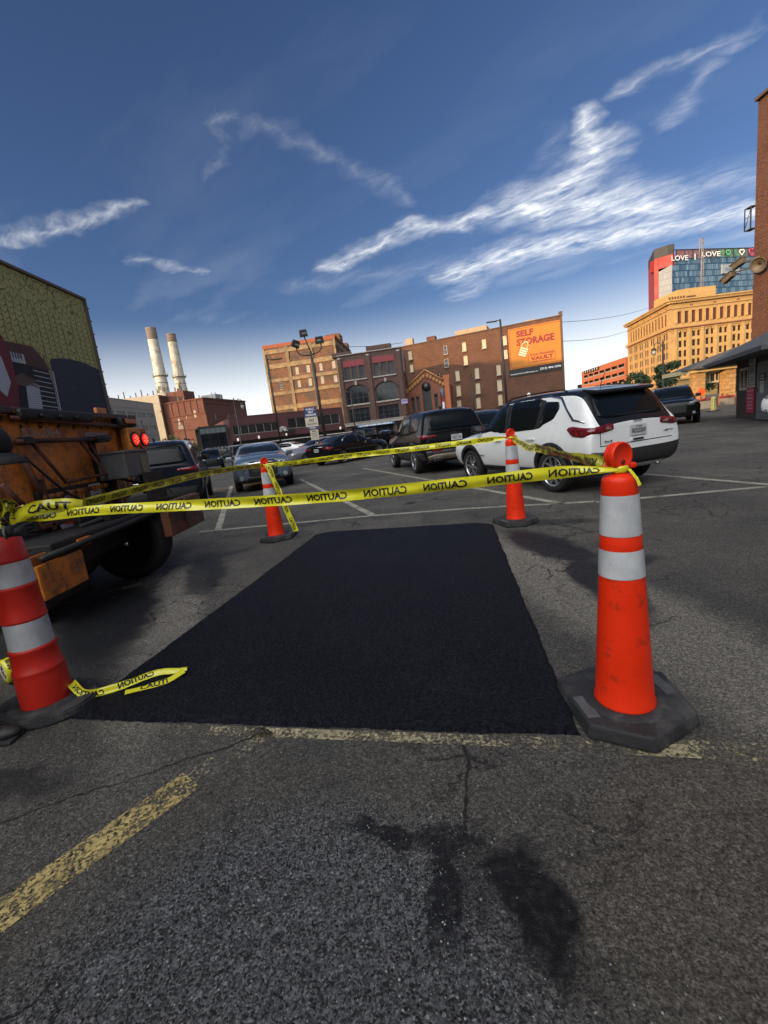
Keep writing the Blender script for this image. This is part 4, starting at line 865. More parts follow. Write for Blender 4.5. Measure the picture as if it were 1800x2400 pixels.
M_SIGNW = plain('weathered_white_sign', (.46, .44, .42), .7, var=.15); M_SIGNR = plain('crimson_sign', (.42, .018, .06), .6, var=.15); M_BLK = plain('black_lettering', (.015, .015, .016), .7); M_CRM = plain('cream_sign', (.62, .55, .42), .7)
signboard(root, 'notice_sign', 2.2, 1.86, .72, 1.15, M_SIGNW, M_BLK, [('NO', .42, .18, .4, .03), ('#unauthorized', .25, .06, .6, .01), ('#vehicles', .16, .06, .45, .01), ('#will be towed', .07, .06, .58, .01), ('#at owners expense', -.02, .05, .6, .01), ('#park at', -.2, .06, .4, .01), ('#your own risk', -.29, .06, .55, .01), ('#not responsible', -.38, .05, .6, .01), ('#for theft or damage', -.47, .05, .62, .01)])
signboard(root, 'price_sign', 2.05, .78, .95, .98, M_SIGNR, M_SIGNW, [('#parking rates', .38, .08, .8, .01), ('#all day', .22, .07, .5, .01), ('#event parking', .09, .07, .7, .01), ('#early bird', -.05, .06, .55, .01), ('#no overnight', -.18, .06, .65, .01), ('#pay attendant', -.31, .06, .7, .01)])
signboard(root, 'door_sign', 3.55, 1.62, .62, .24, M_BLK, M_WHITE, [('GATED', .04, .08, .4, .01), ('#no entry', -.06, .05, .4, .0)], y=-.06)
signboard(root, 'paper_notice', 3.5, 1.25, .34, .42, M_SIGNW, M_BLK, [('#notice', .12, .05, .25, .0)], y=-.06)

# ---- canopy with wood-block columns
root = thing('entrance_canopy', 'pale beamed entrance canopy on two tan stone block columns with grey hip roof', 'canopy', (27.7, 38.0, 0), R(-2))
M_TANBL = brick('tan_split_stone', (.40, .235, .09), (.48, .29, .12), (.25, .15, .07), .7, .32, .02, bmp=.8, var=.2)
M_REDST = plain('red_brown_stone_base', (.30, .12, .06), .9, var=.3, scale=4)
for u in (.05, 2.6):
    mb = MB(); mb.box((u+.42, .3, 1.9), (.85, .7, 2.4), 0); mb.box((u+.42, .3, .38), (.98, .85, .76), 1); mb.build('column', [M_TANBL, M_REDST], root)
mb = MB(); mb.box((1.9, -.25, 3.18), (3.9, .12, .36)); mb.box((1.9, 2, 3.34), (3.9, 4.4, .05)); mb.box((-.1, 2, 3.18), (.12, 4.4, .34)); mb.build('fascia_beam', plain('cream_yellow_beam', (.62, .50, .26), .7), root)
mb = MB(); e = [(-.6, -.8, 3.38), (13, -.8, 3.38), (13, 4.4, 3.38), (.4, 4.4, 3.38)]; mb.add(e+[(6.6, 2, 5.3), (13, 2, 5.3)]+[(x, y, z-.12) for x, y, z in e], [(0, 1, 5, 4), (2, 3, 4, 5), (3, 0, 4), (6, 7, 1, 0), (8, 9, 3, 2), (9, 6, 0, 3), (9, 8, 7, 6)]); mb.build('roof', M_SHING, root)
mb = MB(); mb.box((2.2, .9, 2.5), (.85, .3, .95), 0); mb.box((2.05, .73, 2.45), (.28, .03, .6), 1); mb.box((2.42, .73, 2.5), (.14, .03, .6), 1); mb.build('hanging_light_box', [plain('cream_box', (.55, .48, .32), .7), M_BLK], root)
def planter(x, y, label):
    t_ = thing('flower_planter', label, 'planter', (x, y, 0), group='grey planters under the canopy')
    mb = MB(); mb.box((0, 0, .3), (.85, .6, .6), 0, None, .03); mb.build('planter_box', plain('grey_planter', (.22, .2, .17), .9), t_)
    mb = MB(); rg = random.Random(int(x*100))
    for k in range(260):
        p = Vector((rg.gauss(0, .28), rg.gauss(0, .2), .62+abs(rg.gauss(0, .11)))); a = rg.uniform(0, 6.3); s_ = .05
        mb.add([p+Vector((s_*math.cos(a+q_), s_*math.sin(a+q_)*.8, s_*.6*math.sin(q_))) for q_ in (0, 1.57, 3.14, 4.71)], [(0, 1, 2, 3)], rg.choice([0, 0, 1]))
    mb.build('flowers', [plain('pink_red_petals', (.50, .03, .09), .7), plain('petunia_leaf', (.05, .09, .03), .8)], t_)
planter(29.9, 37.2, 'grey planter with red flowers left of the canopy\'s near column'); planter(32.0, 37.0, 'grey planter with red flowers right of the canopy\'s near column'); planter(26.4, 35.2, 'dark planter with pink flowers just right of the black suv by the booth')
t_ = thing('bollard_sign', 'tall yellow plastic bollard sign standing on the lit pavement by the booth', 'sign', (22.5, 29.1, 0), R(20))
mb = MB(); mb.box((0, 0, .02), (.75, .5, .05), 0, None, .01); mb.build('base', M_BLK, t_); mb = MB(); mb.box((0, 0, .5), (.32, .22, .9), 0, None, .05, (.75, .9)); 
for k in range(5): put_text(mb, '#c'+str(k), .1, Matrix.Translation((.0, -.105, .78-k*.14)), 1, .01, .09)
mb.build('post', [plain('yellow_plastic', (.68, .56, .18), .5), M_BLK], t_)
t_ = thing('diamond_work_sign', 'small orange diamond road work sign under the canopy', 'sign', (26.8, 36, 0)); mb = MB(); mb.tube([(0, 0, 0), (0, 0, 1.3)], .03, 6); mb.build('post', M_FRAMED, t_); mb = MB(); mb.box((0, -.04, 1.35), (.52, .02, .52), 0, Matrix.Translation((0, 0, 1.35)) @ Matrix.Rotation(R(45), 4, 'Y') @ Matrix.Translation((0, 0, -1.35))); mb.build('panel', plain('orange_reflective', (.85, .10, .02), .5), t_)

# ---- yellow stone office building
M_YST = plain('golden_limestone', (.46, .285, .105), .85, var=.22, scale=.12, dirt=((.28, .16, .06), .5, .8, .4))
M_YDK = plain('brown_recessed_panel', (.11, .04, .025), .8); M_YTR = plain('red_brown_cornice_band', (.27, .10, .05), .9)  # even red brown for the ledge strip and attic panels
root, L = building('limestone_office_building', 'grand golden limestone office building with colonnade storey and deep cornice', (116, 172), (164, 172.9)); L = 48
mb = MB(); hp = []; hc = []; ha = []
for k in range(16): hc.append((2.9+k*2.72, 4.5+k*2.72, 27.6, 31.9))
for k in range(8):
    u = 3.3+k*5.25
    for z in (22.5, 19.0, 15.4, 11.9, 8.3): hp.append((u, u+3.2, z, z+2.35))
facade(mb, 0, L, 0, 36, hp+hc, 0, 0, .5)
shadow_d = []
for h in hp: mb.box(((h[0]+h[1])/2, .1, (h[2]+h[3])/2), (.75, .3, h[3]-h[2]-.01), 0)
for k in range(9): u = 2.4+k*5.25-.5; mb.box((u-.0, -.2, 16.9), (1.0, .4, 17.6)); 
for k in range(17): u = 2.2+k*2.72; mb.box((u, -.25, 29.75), (.7, .5, 4.3))
for z, h_, p_ in ((26.6, .9, .7), (25.4, .4, .3), (7.3, .8, .7), (12.9, .01, .01)): mb.box((L/2-.2, -p_/2, z), (L+.3+p_, p_, h_))
mb.box((L/2-.2, -.55, 35.2), (L+1, 1.1, .6)); mb.box((L/2-.2, -.8, 35.9), (L+1.6, 1.6, .5)); mb.box((L/2-.2, -.2, 33.2), (L+.3, .4, .35))
for k in range(60): mb.box((.4+k*.8, -.75, 35.45), (.35, 1.2, .25))
for k in range(40): mb.box((.9+k*1.2, -.1, 24.7), (.7, .2, .6))
for z in (1.2, 2.2, 3.2, 4.2, 5.2, 6.2): mb.box((L/2, -.06, z), (L, .12, .6))
TL2 = Matrix.Rotation(math.atan2(-40, -7)-math.atan2(.9, 48)+math.pi, 4, 'Z')        # the long left face, running back from the corner
ang = math.atan2(-40, -7)-math.atan2(.9, 48)
A2 = Vector((math.cos(ang), math.sin(ang)))*-40.6
TLf = Matrix.Translation((A2.x, A2.y, 0)) @ Matrix.Rotation(ang, 4, 'Z')
hp2 = []; hc2 = []
for k in range(13): hc2.append((3.4+k*2.75, 5.2+k*2.75, 27.6, 31.9))
for k in range(7):
    u = 1.9+k*5.6
    for z in (22.5, 19.0, 15.4, 11.9, 8.3): hp2.append((u, u+3.0, z, z+2.35))
facade(mb, 0, 40.6, 0, 36, hp2+hc2, 0, 0, .14, T=TLf)
for h in hp2: mb.box(((h[0]+h[1])/2, .06, (h[2]+h[3])/2), (.75, .14, h[3]-h[2]-.01), 0, TLf)
for k in range(14): mb.box((2.9+k*2.75-.2, -.1, 29.75), (.7, .2, 4.3), 0, TLf)
for k in range(8): mb.box((.7+k*5.6, -.1, 16.9), (.9, .2, 17.6), 0, TLf)
for z, h_, p_ in ((26.6, .9, .7), (25.4, .4, .3), (7.3, .8, .7), (33.2, .35, .4), (35.2, .6, 1.1), (35.9, .5, 1.6)): mb.box((20.1, -p_/2, z), (41+p_, p_, h_), 0, TLf)
for k in range(50): mb.box((.4+k*.8, -.75, 35.45), (.35, 1.2, .25), 0, TLf)
for z in (1.2, 2.2, 3.2, 4.2, 5.2, 6.2): mb.box((20.1, -.06, z), (40.4, .12, .6), 0, TLf)
mb.add([(0, 0, 35.6), (L, 0, 35.6), (L, 40, 35.6), (A2.x, A2.y, 35.6)], [(0, 1, 2, 3)], 0); mb.add([(L, 0, 0), (L, 40, 0), (L, 40, 36), (L, 0, 36)], [(0, 1, 2, 3)], 0); mb.add([(L, 40, 0), (A2.x, A2.y, 0), (A2.x, A2.y, 36), (L, 40, 36)], [(0, 1, 2, 3)], 0)
mb.build('wall', M_YST, root)
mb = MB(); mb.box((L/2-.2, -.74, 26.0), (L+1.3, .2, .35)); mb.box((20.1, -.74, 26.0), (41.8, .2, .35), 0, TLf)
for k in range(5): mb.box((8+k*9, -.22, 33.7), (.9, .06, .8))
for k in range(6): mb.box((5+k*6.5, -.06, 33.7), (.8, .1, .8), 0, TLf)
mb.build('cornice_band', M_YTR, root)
for h in hp: window(root, h, .45, 2, 2, .12, M_GLASS_D, M_YDK, 'window')
for h in hp2: window(root, h, .12, 2, 2, .12, M_GLASS_D, M_YDK, 'window', T=TLf)
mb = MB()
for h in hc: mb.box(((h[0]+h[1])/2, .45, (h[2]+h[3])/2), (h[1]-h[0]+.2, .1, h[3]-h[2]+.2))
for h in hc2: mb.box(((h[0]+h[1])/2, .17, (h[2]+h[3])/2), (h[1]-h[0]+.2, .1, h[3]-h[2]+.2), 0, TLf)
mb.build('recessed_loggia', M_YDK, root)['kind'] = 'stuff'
mb = MB()
for k in range(5): T = Matrix.Translation((4+k*8, -.14, 3.0)); mb.box((0, 0, -1.3), (2.6, .1, 3.4), 0, T); mb.lathe([(1.3, 0), (1.3, .1)], 20, 0, T @ Matrix.Translation((0, .05, .4)) @ Matrix.Rotation(R(90), 4, 'X'))
for k in range(5): T = TLf @ Matrix.Translation((5+k*7.5, -.14, 3.0)); mb.box((0, 0, -1.3), (2.6, .1, 3.4), 0, T); mb.lathe([(1.3, 0), (1.3, .1)], 20, 0, T @ Matrix.Translation((0, .05, .4)) @ Matrix.Rotation(R(90), 4, 'X'))
mb.build('arched_opening', M_GLASS_D, root)
mb = MB(); mb.box((14, 12, 38.2), (15, 14, 5.0)); mb.box((15, 12, 40.9), (9, 10, .7)); mb.box((4.0, 5, 36.9), (7.5, 6, 2.2)); mb.box((11, 4.95, 37.3), (5, .15, 1.6), 1)
for k in range(6): mb.box((1.2+k*1.1, 1.94, 36.9), (.55, .12, 1.6), 1)
mb.build('penthouse', [M_YST, M_YDK], root)
mb = MB(); bx0, bz = 26, 36
for sx, sy in ((-.7, -.7), (.7, -.7), (0, .8)): mb.tube([(bx0+sx, 18+sy, bz), (bx0+sx*.5, 18+sy*.5, bz+16), (bx0+sx*.3, 18+sy*.3, bz+26)], .13, 5)
for k in range(13):
    z = bz+k*2; w = .7-.03*k; mb.tube([(bx0-w, 18-w, z), (bx0+w, 18-w, z+2), (bx0-w, 18-w, z+2)], .07, 4)
mb.tube([(bx0, 18, bz+26), (bx0, 18, bz+31)], .06, 5); mb.tube([(bx0-1.1, 18, bz+19), (bx0-1.1, 18, bz+26)], .16, 5); mb.box((bx0+.3, 18, bz+25.2), (.9, .6, 1.4)); mb.box((bx0-.6, 18, bz+19), (1.4, .3, .3))
mb.build('antenna_mast', plain('galvanised_mast', (.22, .2, .2), .6), root)

# ---- hotel tower
def curtain(k=1.0):
    m, t, b = nodemat('blue_curtain_wall'); uv = coords(t, 'UV')
    br = t.nodes.new('ShaderNodeTexBrick'); br.offset = 0.5; br.inputs['Scale'].default_value = 1; br.inputs['Brick Width'].default_value = 1.7; br.inputs['Row Height'].default_value = 3.4
    br.inputs['Mortar Size'].default_value = .09; br.inputs['Mortar Smooth'].default_value = 0; br.inputs['Bias'].default_value = -.1
    br.inputs['Color1'].default_value = (.030, .075, .125, 1); br.inputs['Color2'].default_value = (.15*k, .25*k, .33*k, 1); br.inputs['Mortar'].default_value = (.012, .03, .06, 1); t.links.new(uv, br.inputs['Vector'])
    sp = t.nodes.new('ShaderNodeSeparateXYZ'); t.links.new(uv, sp.inputs[0])
    fl = math_n('LESS_THAN', math_n('PINGPONG', sp.outputs[1], 1.7, tree=t), .30, tree=t)
    t.links.new(mixc(t, fl, br.outputs['Color'], (.014, .045, .10)), b.inputs['Base Color']); b.inputs['Roughness'].default_value = .42; return m
root, L = building('hotel_tower', 'blue glass hotel tower with red end wall and a lit rooftop LOVE banner', (182, 268), (243, 283)); L = 75
M_CW = curtain(); M_HRED = plain('red_metal_cladding', (.27, .012, .008), .6, var=.2, scale=.1); M_DKG = plain('charcoal_screen', (.035, .035, .035), .7, var=.5, scale=.6)
mb = MB(); mb.prism([(0, 0), (L, 0), (L, 24), (14, 24)], 0, 78)
mb.build('curtain_wall', M_CW, root)
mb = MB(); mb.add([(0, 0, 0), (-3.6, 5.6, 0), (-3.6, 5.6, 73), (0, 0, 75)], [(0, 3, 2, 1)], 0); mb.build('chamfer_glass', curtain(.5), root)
mb = MB(); mb.prism([(-4.8, 7.5), (-3.65, 5.65), (10, 24), (10, 26)], 0, 80.6); mb.prism([(-3.6, 5.5), (0.2, -.15), (1.6, -.15), (1.6, 14), (-3, 12)], 74.5, 80.6); mb.build('red_end_wall', M_HRED, root)
mb = MB(); mb.prism([(-4.8, 7.5), (-1.2, 1.8), (1.6, -.1), (6, 14), (10, 26)], 80.6, 86); mb.build('rooftop_screen', M_DKG, root)
bm_, t_, b_ = nodemat('rainbow_led_banner'); uvn = coords(t_, 'UV'); sp = t_.nodes.new('ShaderNodeSeparateXYZ'); t_.links.new(uvn, sp.inputs[0])
cr_ = t_.nodes.new('ShaderNodeValToRGB'); els = cr_.color_ramp.elements; els[0].position = 0; els[0].color = (.35, .10, .12, 1); els[1].position = 1; els[1].color = (.10, .07, .09, 1)
for p_, c_ in ((.2, (.32, .14, .17)), (.38, (.20, .14, .15)), (.52, (.13, .30, .16)), (.68, (.08, .32, .20)), (.8, (.10, .14, .14)), (.9, (.38, .03, .09))): e_ = els.new(p_); e_.color = (*c_, 1)
t_.links.new(math_n('DIVIDE', sp.outputs[0], 70.0, tree=t_), cr_.inputs[0]); cbn = mixc(t_, ramp(t_, noise(t_, uvn, .5, 5), .35, .6, .2, .85), cr_.outputs[0], (.07, .06, .06)); t_.links.new(cbn, b_.inputs['Base Color']); t_.links.new(cbn, b_.inputs['Emission Color']); b_.inputs['Emission Strength'].default_value = .12
mb = MB(); mb.box((L/2-1, -.3, 80.2), (68, .3, 4.4), 0)
for k in range(12): mb.box((2+k*6.1, -.7, 80.0), (.35, .3, 5.2), 1)
mb.box((L/2, -.6, 82.5), (L, .5, .3), 1)
put_text(mb, 'LOVE', 2.8, Matrix.Translation((-1.5, -1.0, 78.0)), 2, .02, 12, 'l'); put_text(mb, 'I', 3.4, Matrix.Translation((15.5, -1.0, 78.3)), 2, .05); put_text(mb, 'LOVE', 2.8, Matrix.Translation((20.5, -1.0, 79.6)), 2, .02, 14, 'l')
def heart(cx, cz, s_, mi):
    pts = []
    for k in range(21):
        a = k/20*2*math.pi; pts.append((cx+s_*math.sin(a)**3, -1.0, cz+s_*(.8125*math.cos(a)-.3125*math.cos(2*a)-.125*math.cos(3*a)-.0625*math.cos(4*a))))
    mb.tube(pts, .28, 5, mi)
heart(59, 80.3, 2.3, 3); heart(51, 80.2, 1.8, 2); heart(40.5, 80.2, 1.6, 4)
mb.build('rooftop_banner', [bm_, M_FRAMED, M_WHITE, plain('pink_heart', (.65, .08, .18), .5), plain('green_leaf_mark', (.10, .45, .20), .5)], root)
mb = MB(); mb.box((43, -.5, 71.2), (13.5, .8, 5)); put_text(mb, '#name', 2, Matrix.Translation((43, -.95, 71.2)), 1, .02, 9); mb.build('hotel_sign', [plain('grey_sign_panel', (.30, .33, .36), .6), plain('grey_blue_lettering', (.16, .2, .24), .6)], root)

# ---- parking garage
root, L = building('parking_garage', 'orange brick and concrete parking garage with open decks, left of the limestone building', (130.5, 274.6), (124.4, 216.9)); L = 58
# seen from its street side, running away from the camera
mb = MB(); gd = []
for z in (2.8, 6.5, 10.2, 13.9, 17.6):
    for k in range(7): gd.append((3.0+k*7.8, 10.0+k*7.8, z, z+1.9))
facade(mb, 0, L, 0, 22.2, gd, 0, 0, .5); shell(mb, L, 30, 22.2)
for z in (2.8, 6.5, 10.2, 13.9, 17.6): mb.box((L/2, 4, z-.15), (L-.5, 7, .25), 1)
mb.build('wall', [plain('orange_brick_deck', (.40, .12, .05), .9, var=.2, scale=.4), M_LIME], root)
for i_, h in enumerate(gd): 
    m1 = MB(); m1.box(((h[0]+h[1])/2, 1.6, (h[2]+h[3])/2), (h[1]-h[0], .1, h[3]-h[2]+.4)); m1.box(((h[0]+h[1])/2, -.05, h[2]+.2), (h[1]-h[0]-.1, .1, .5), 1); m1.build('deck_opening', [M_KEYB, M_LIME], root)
mb = MB(); mb.box((16, -.1, 21.2), (22, .3, 1.8), 0)
for k in range(6): mb.lathe([(.7, 0), (.7, .1)], 12, 1, Matrix.Translation((7.5+k*3.4, -.3, 21.2)) @ Matrix.Rotation(R(90), 4, 'X'))
mb.build('rooftop_lettering', [M_KEYB, M_FRAMEW], root)
mb = MB(); mb.box((L/2, .1, 22.9), (L, .06, .06))
for k in range(28): mb.box((1+k*2, .1, 22.5), (.06, .06, .6))
mb.build('roof_rail', M_LIME, root)

# ---- trees and shrubs
M_LF = [plain('leaf_dark', (.022, .040, .018), .8), plain('leaf_mid', (.045, .075, .028), .8), plain('leaf_pale', (.085, .115, .04), .8)]  # leaf greens picked at random through each crown
M_BARK = plain('bark', (.09, .065, .045), .9, bmp=.5)
def tree(x, y, h, r, label, seed=1, name='tree', cat='tree', base=.35, n=2600, ls=.22, group='street trees before the limestone building'):
    rg = random.Random(seed); t_ = thing(name, label, cat, (x, y, 0), group=group)
    mb = MB(); mb.tube([(0, 0, 0), (.05, 0, h*.3), (0, .1, h*.6), (.1, 0, h*.85)], [r*.08, r*.065, r*.04, r*.012], 7)
    cl = []
    for k in range(26):
        a = rg.uniform(0, 6.283); zz = rg.uniform(base, .95); rad = r*math.sqrt(max(.05, 1-((zz-.62)/.42)**2))*rg.uniform(.35, .95)
        c = Vector((rad*math.cos(a), rad*math.sin(a), h*zz)); cl.append((c, r*rg.uniform(.2, .36)))
        if k % 3 == 0: mb.tube([(0, 0, h*zz*.65), tuple(c)], [r*.03, r*.008], 5)
    mb.build('trunk', M_BARK, t_)
    mb = MB()
    for k in range(n):
        c, s_ = rg.choice(cl); v = Vector((rg.gauss(0, 1), rg.gauss(0, 1), rg.gauss(0, .8))); v = v.normalized()*s_*rg.uniform(.5, 1.15); p = c+v
        u = Vector((rg.gauss(0, 1), rg.gauss(0, 1), rg.gauss(0, 1))).normalized(); w = u.cross(Vector((rg.gauss(0, 1), rg.gauss(0, 1), rg.gauss(0, 1)))).normalized(); q_ = ls*rg.uniform(.6, 1.2)
        mb.add([p-u*q_, p+w*q_*.6, p+u*q_, p-w*q_*.6], [(0, 1, 2, 3)], rg.choice([0, 1, 1, 2]))
    mb.build('crown', M_LF, t_)
tree(80, 148, 7.0, 3.2, 'low dark street tree left of the street lamp before the limestone building', 11, ls=.4)
tree(90, 150, 10, 4.2, 'broad dark green tree behind the street lamp before the limestone building', 12, ls=.45, n=3600)
tree(101, 152, 13.5, 4.0, 'taller pointed tree just left of the canopy roof', 13, ls=.45, n=3600)
tree(73, 150, 5.0, 2.5, 'smallest street tree, by the parking garage corner', 14, ls=.35)
tree(62, 78, 5.5, 3.6, 'dark round tree seen under the canopy left of its near column', 15, ls=.25, n=3000, group='trees seen through the canopy')
tree(60, 68, 4.4, 3.0, 'green bushy tree seen under the canopy beside the near column', 16, ls=.22, n=3000, group='trees seen through the canopy')
tree(-46, 104, 5.2, 4.5, 'dark low tree before the brick power plant', 17, ls=.3, n=3000, base=.2, group='dark trees below the power plant')
tree(-53, 108, 4.4, 4.0, 'dark rounded shrub beside the pale office building', 18, ls=.3, n=2500, base=.2, group='dark trees below the power plant')
tree(-38, 98, 3.6, 3.2, 'dark shrub by the glass pavilion', 19, ls=.25, n=2200, base=.15, group='dark trees below the power plant')

# ---- lamps, poles, signs, wires
M_POLE = plain('dark_bronze_pole', (.030, .026, .022), .45, var=.3, scale=3); M_LENS = plain('frosted_lens', (.4, .38, .33), .3)
t_ = thing('floodlight_pole', 'tall dark pole with three box floodlights standing behind the parking signs', 'light pole', (-5.2, 45, 0))
mb = MB(); mb.tube([(.25, 0, 0), (.12, 0, 5), (0, 0, 9.9)], [.19, .15, .12], 10); mb.tube([(0, 0, 9.9), (-.42, 0, 11.3)], .06, 8); mb.build('pole', M_POLE, t_)
mb = MB(); mb.tube([(-.02, 0, 9.55), (-.9, 0, 9.6), (-1.25, 0, 9.9), (-1.35, 0, 10.4)], .06, 8); mb.tube([(-.02, 0, 9.55), (.75, 0, 9.75), (1.1, 0, 10.1), (1.1, 0, 10.5)], .06, 8); mb.build('bracket', M_POLE, t_)
for x, z, a, b_ in ((-1.35, 10.75, 28, 25), (-.45, 11.65, 4, 0), (1.0, 10.85, 12, -25)):
    mb = MB(); T = Matrix.Translation((x, 0, z)) @ Matrix.Rotation(R(a-7), 4, 'Y') @ Matrix.Rotation(R(b_), 4, 'Z') @ Matrix.Rotation(R(14), 4, 'X')
    mb.box((0, 0, 0), (.78, .48, .68), 0, T, .05, (.85, .85)); mb.box((0, -.245, -.04), (.6, .02, .46), 1, T); mb.box((.1, -.26, 0), (.45, .01, .08), 2, T, ); mb.build('floodlight', [M_POLE, plain('dark_lens', (.05, .05, .05), .2), M_LENS], t_)
def arm_pole(x, y, h, label, dirx=1, name='street_lamp', lean=0.0, th=.13, arm=1.0):
    t_ = thing(name, label, 'street lamp', (x, y, 0), group='single arm lot lamps')
    mb = MB(); mb.tube([(-lean, 0, 0), (0, 0, h)], [th, th*.75], 9); mb.build('pole', M_POLE, t_)
    mb = MB(); mb.tube([(0, 0, h-.12), (dirx*arm*.4, 0, h-.1)], .05, 6); mb.box((dirx*arm*.75, 0, h-.2), (arm*.9, .35, .12), 0, Matrix.Translation((0, 0, 0)), .03); mb.build('lamp_head', M_POLE, t_)
arm_pole(-11.66, 55, 11.6, 'tall dark lamp pole in front of the loft building\'s left edge', 1, arm=1.5)
arm_pole(18.13, 60, 13.8, 'tall dark lamp pole in front of the storage warehouse', -1, lean=-.15, th=.17, arm=1.5)
arm_pole(-33.6, 80, 7.7, 'thin lamp pole before the power plant with a twin pale head', -1, arm=1.2)
arm_pole(-35.8, 70, 7.7, 'thin bare dark pole before the pale office building', 1, arm=.15)
arm_pole(-3.3, 80, 9.2, 'thin grey lamp pole before the arched window building', -1, arm=.9)
arm_pole(16.1, 70, 8.5, 'thin grey pole before the middle of the storage warehouse', -1, arm=.2)
def lantern(x, y, h, label, sgn=-1):
    t_ = thing('lantern_lamp', label, 'street lamp', (x, y, 0), group='old style lantern street lamps')
    mb = MB(); mb.lathe([(.3, 0), (.28, .5), (.13, .9), (.1, h)], 12); mb.lathe([(.14, h), (.05, h+.35), (.0, h+.5)], 8, cap=False)
    mb.tube([(0, 0, h-.5), (sgn*.35, 0, h-.05), (sgn*.8, 0, h+.15), (sgn*1.15, 0, h-.1), (sgn*1.2, 0, h-.45)], .05, 7); mb.tube([(sgn*.05, 0, h-1.1), (sgn*.45, 0, h-.7), (sgn*.75, 0, h+.1)], .025, 5); mb.build('pole', M_POLE, t_)
    mb = MB(); T = Matrix.Translation((sgn*1.2, 0, h-.45)); mb.lathe([(.05, 0), (.16, -.1), (.3, -.28), (.32, -.4)], 12, 0, T); mb.lathe([(.26, -.4), (.24, -.75), (.12, -1.0), (.03, -1.05)], 12, 1, T); mb.build('lantern', [M_POLE, M_LENS], t_)
lantern(39.5, 60, 8.3, 'dark arched lantern lamp in front of the limestone building'); lantern(-21.0, 70, 8.9, 'dark arched lantern lamp with white globe before the power plant', 1)
t_ = thing('traffic_signal', 'small dark traffic signal and post beyond the white suv', 'signal', (28.2, 60, 0)); mb = MB(); mb.tube([(0, 0, 0), (0, 0, 3.4)], .1, 7); mb.box((0, 0, 3.8), (.45, .4, 1.0), 0, None, .05); mb.box((.5, 0, 3.5), (.35, .3, .7), 0, None, .05); mb.box((.25, 0, 3.5), (.4, .08, .08)); mb.build('signal_head', M_POLE, t_)
t_ = thing('striped_pole', 'red and white barber striped post at the gabled hall', 'pole', (13.0, 80, 0)); mb = MB(); mb.lathe([(.2, 0), (.2, 5.2), (.2, 6.2), (.3, 6.3), (.3, 7.4), (.1, 7.6)], 12, mis=[0, 1, 2, 2, 2]); mb.build('post', [M_WHITE, plain('red_paint', (.4, .03, .03), .6), plain('blue_grey_cap', (.1, .12, .2), .6)], t_)
t_ = thing('globe_lamp', 'small white globe lamp before the storage warehouse base', 'street lamp', (21.3, 60, 0)); t_['label'] = 'small white globe lamp before the storage warehouse base'
mb = MB(); mb.tube([(0, 0, 0), (0, 0, 3.2)], .07, 7); mb.build('pole', M_POLE, t_); mb = MB(); mb.lathe([(.15, 3.2), (.28, 3.4), (.25, 3.9), (.05, 4.1)], 10); mb.build('globe', M_WHITE, t_)
for k, (a, b_, sag) in enumerate((((45.0, 103, 20.5), (108, 170, 34.5), 1.0), ((45.0, 103, 16.4), (98, 170, 27.0), .8), ((-5.5, 99, 20.4), (10, 117, 22.9), .3))):
    lab = ('upper overhead wire running from the storage warehouse to the limestone building', 'lower overhead wire running from the storage warehouse to the limestone building', 'short wire between the loft building and the storage warehouse')[k]
    a, b_ = Vector(a), Vector(b_); mb = MB(); mb.tube([a.lerp(b_, i/12)-Vector((0, 0, sag*4*(i/12)*(1-i/12))) for i in range(13)], .05, 4)
    tag(mb.build('overhead_wire', M_POLE), lab, 'wire', 'overhead wires')

# parking signs
M_NAVYS = plain('navy_sign_blue', (.035, .045, .15), .6); M_GALV = plain('galvanised_post', (.25, .25, .25), .5)
t_ = thing('parking_sign_post', 'post carrying a blue PUBLIC SELF PARKING sign above two cream NO signs', 'sign', (-3.22, 24.0, 0), 0)
mb = MB(); mb.tube([(.06, 0, 0), (0, 0, 3.0)], .03, 7); mb.build('post', M_GALV, t_)
signboard(t_, 'blue_sign', -.03, 2.84, .66, .50, M_NAVYS, M_WHITE, [('PUBLIC', .15, .11, .44, .03), ('SELF', 0, .11, .28, .03), ('PARKING', -.15, .11, .54, .03)], y=-.05)
signboard(t_, 'tailgating_sign', -.03, 2.32, .66, .50, M_CRM, M_BLK, [('NO', .09, .15, .25, .03), ('TAILGATING', -.11, .09, .54, .02)], y=-.05)
signboard(t_, 'blue_strip_sign', -.02, 2.01, .64, .10, M_NAVYS, M_WHITE, [('#lot open', 0, .06, .36, .01)], y=-.05)
signboard(t_, 'rules_sign', .02, 1.63, .44, .55, M_CRM, M_BLK, [('NO', .19, .11, .22, .03), ('#overnight', .08, .035, .32, .005), ('#parking', .02, .035, .28, .005), ('#violators', -.05, .035, .32, .005), ('#towed', -.11, .035, .24, .005), ('#at owners expense', -.19, .03, .38, .005)], y=-.05)
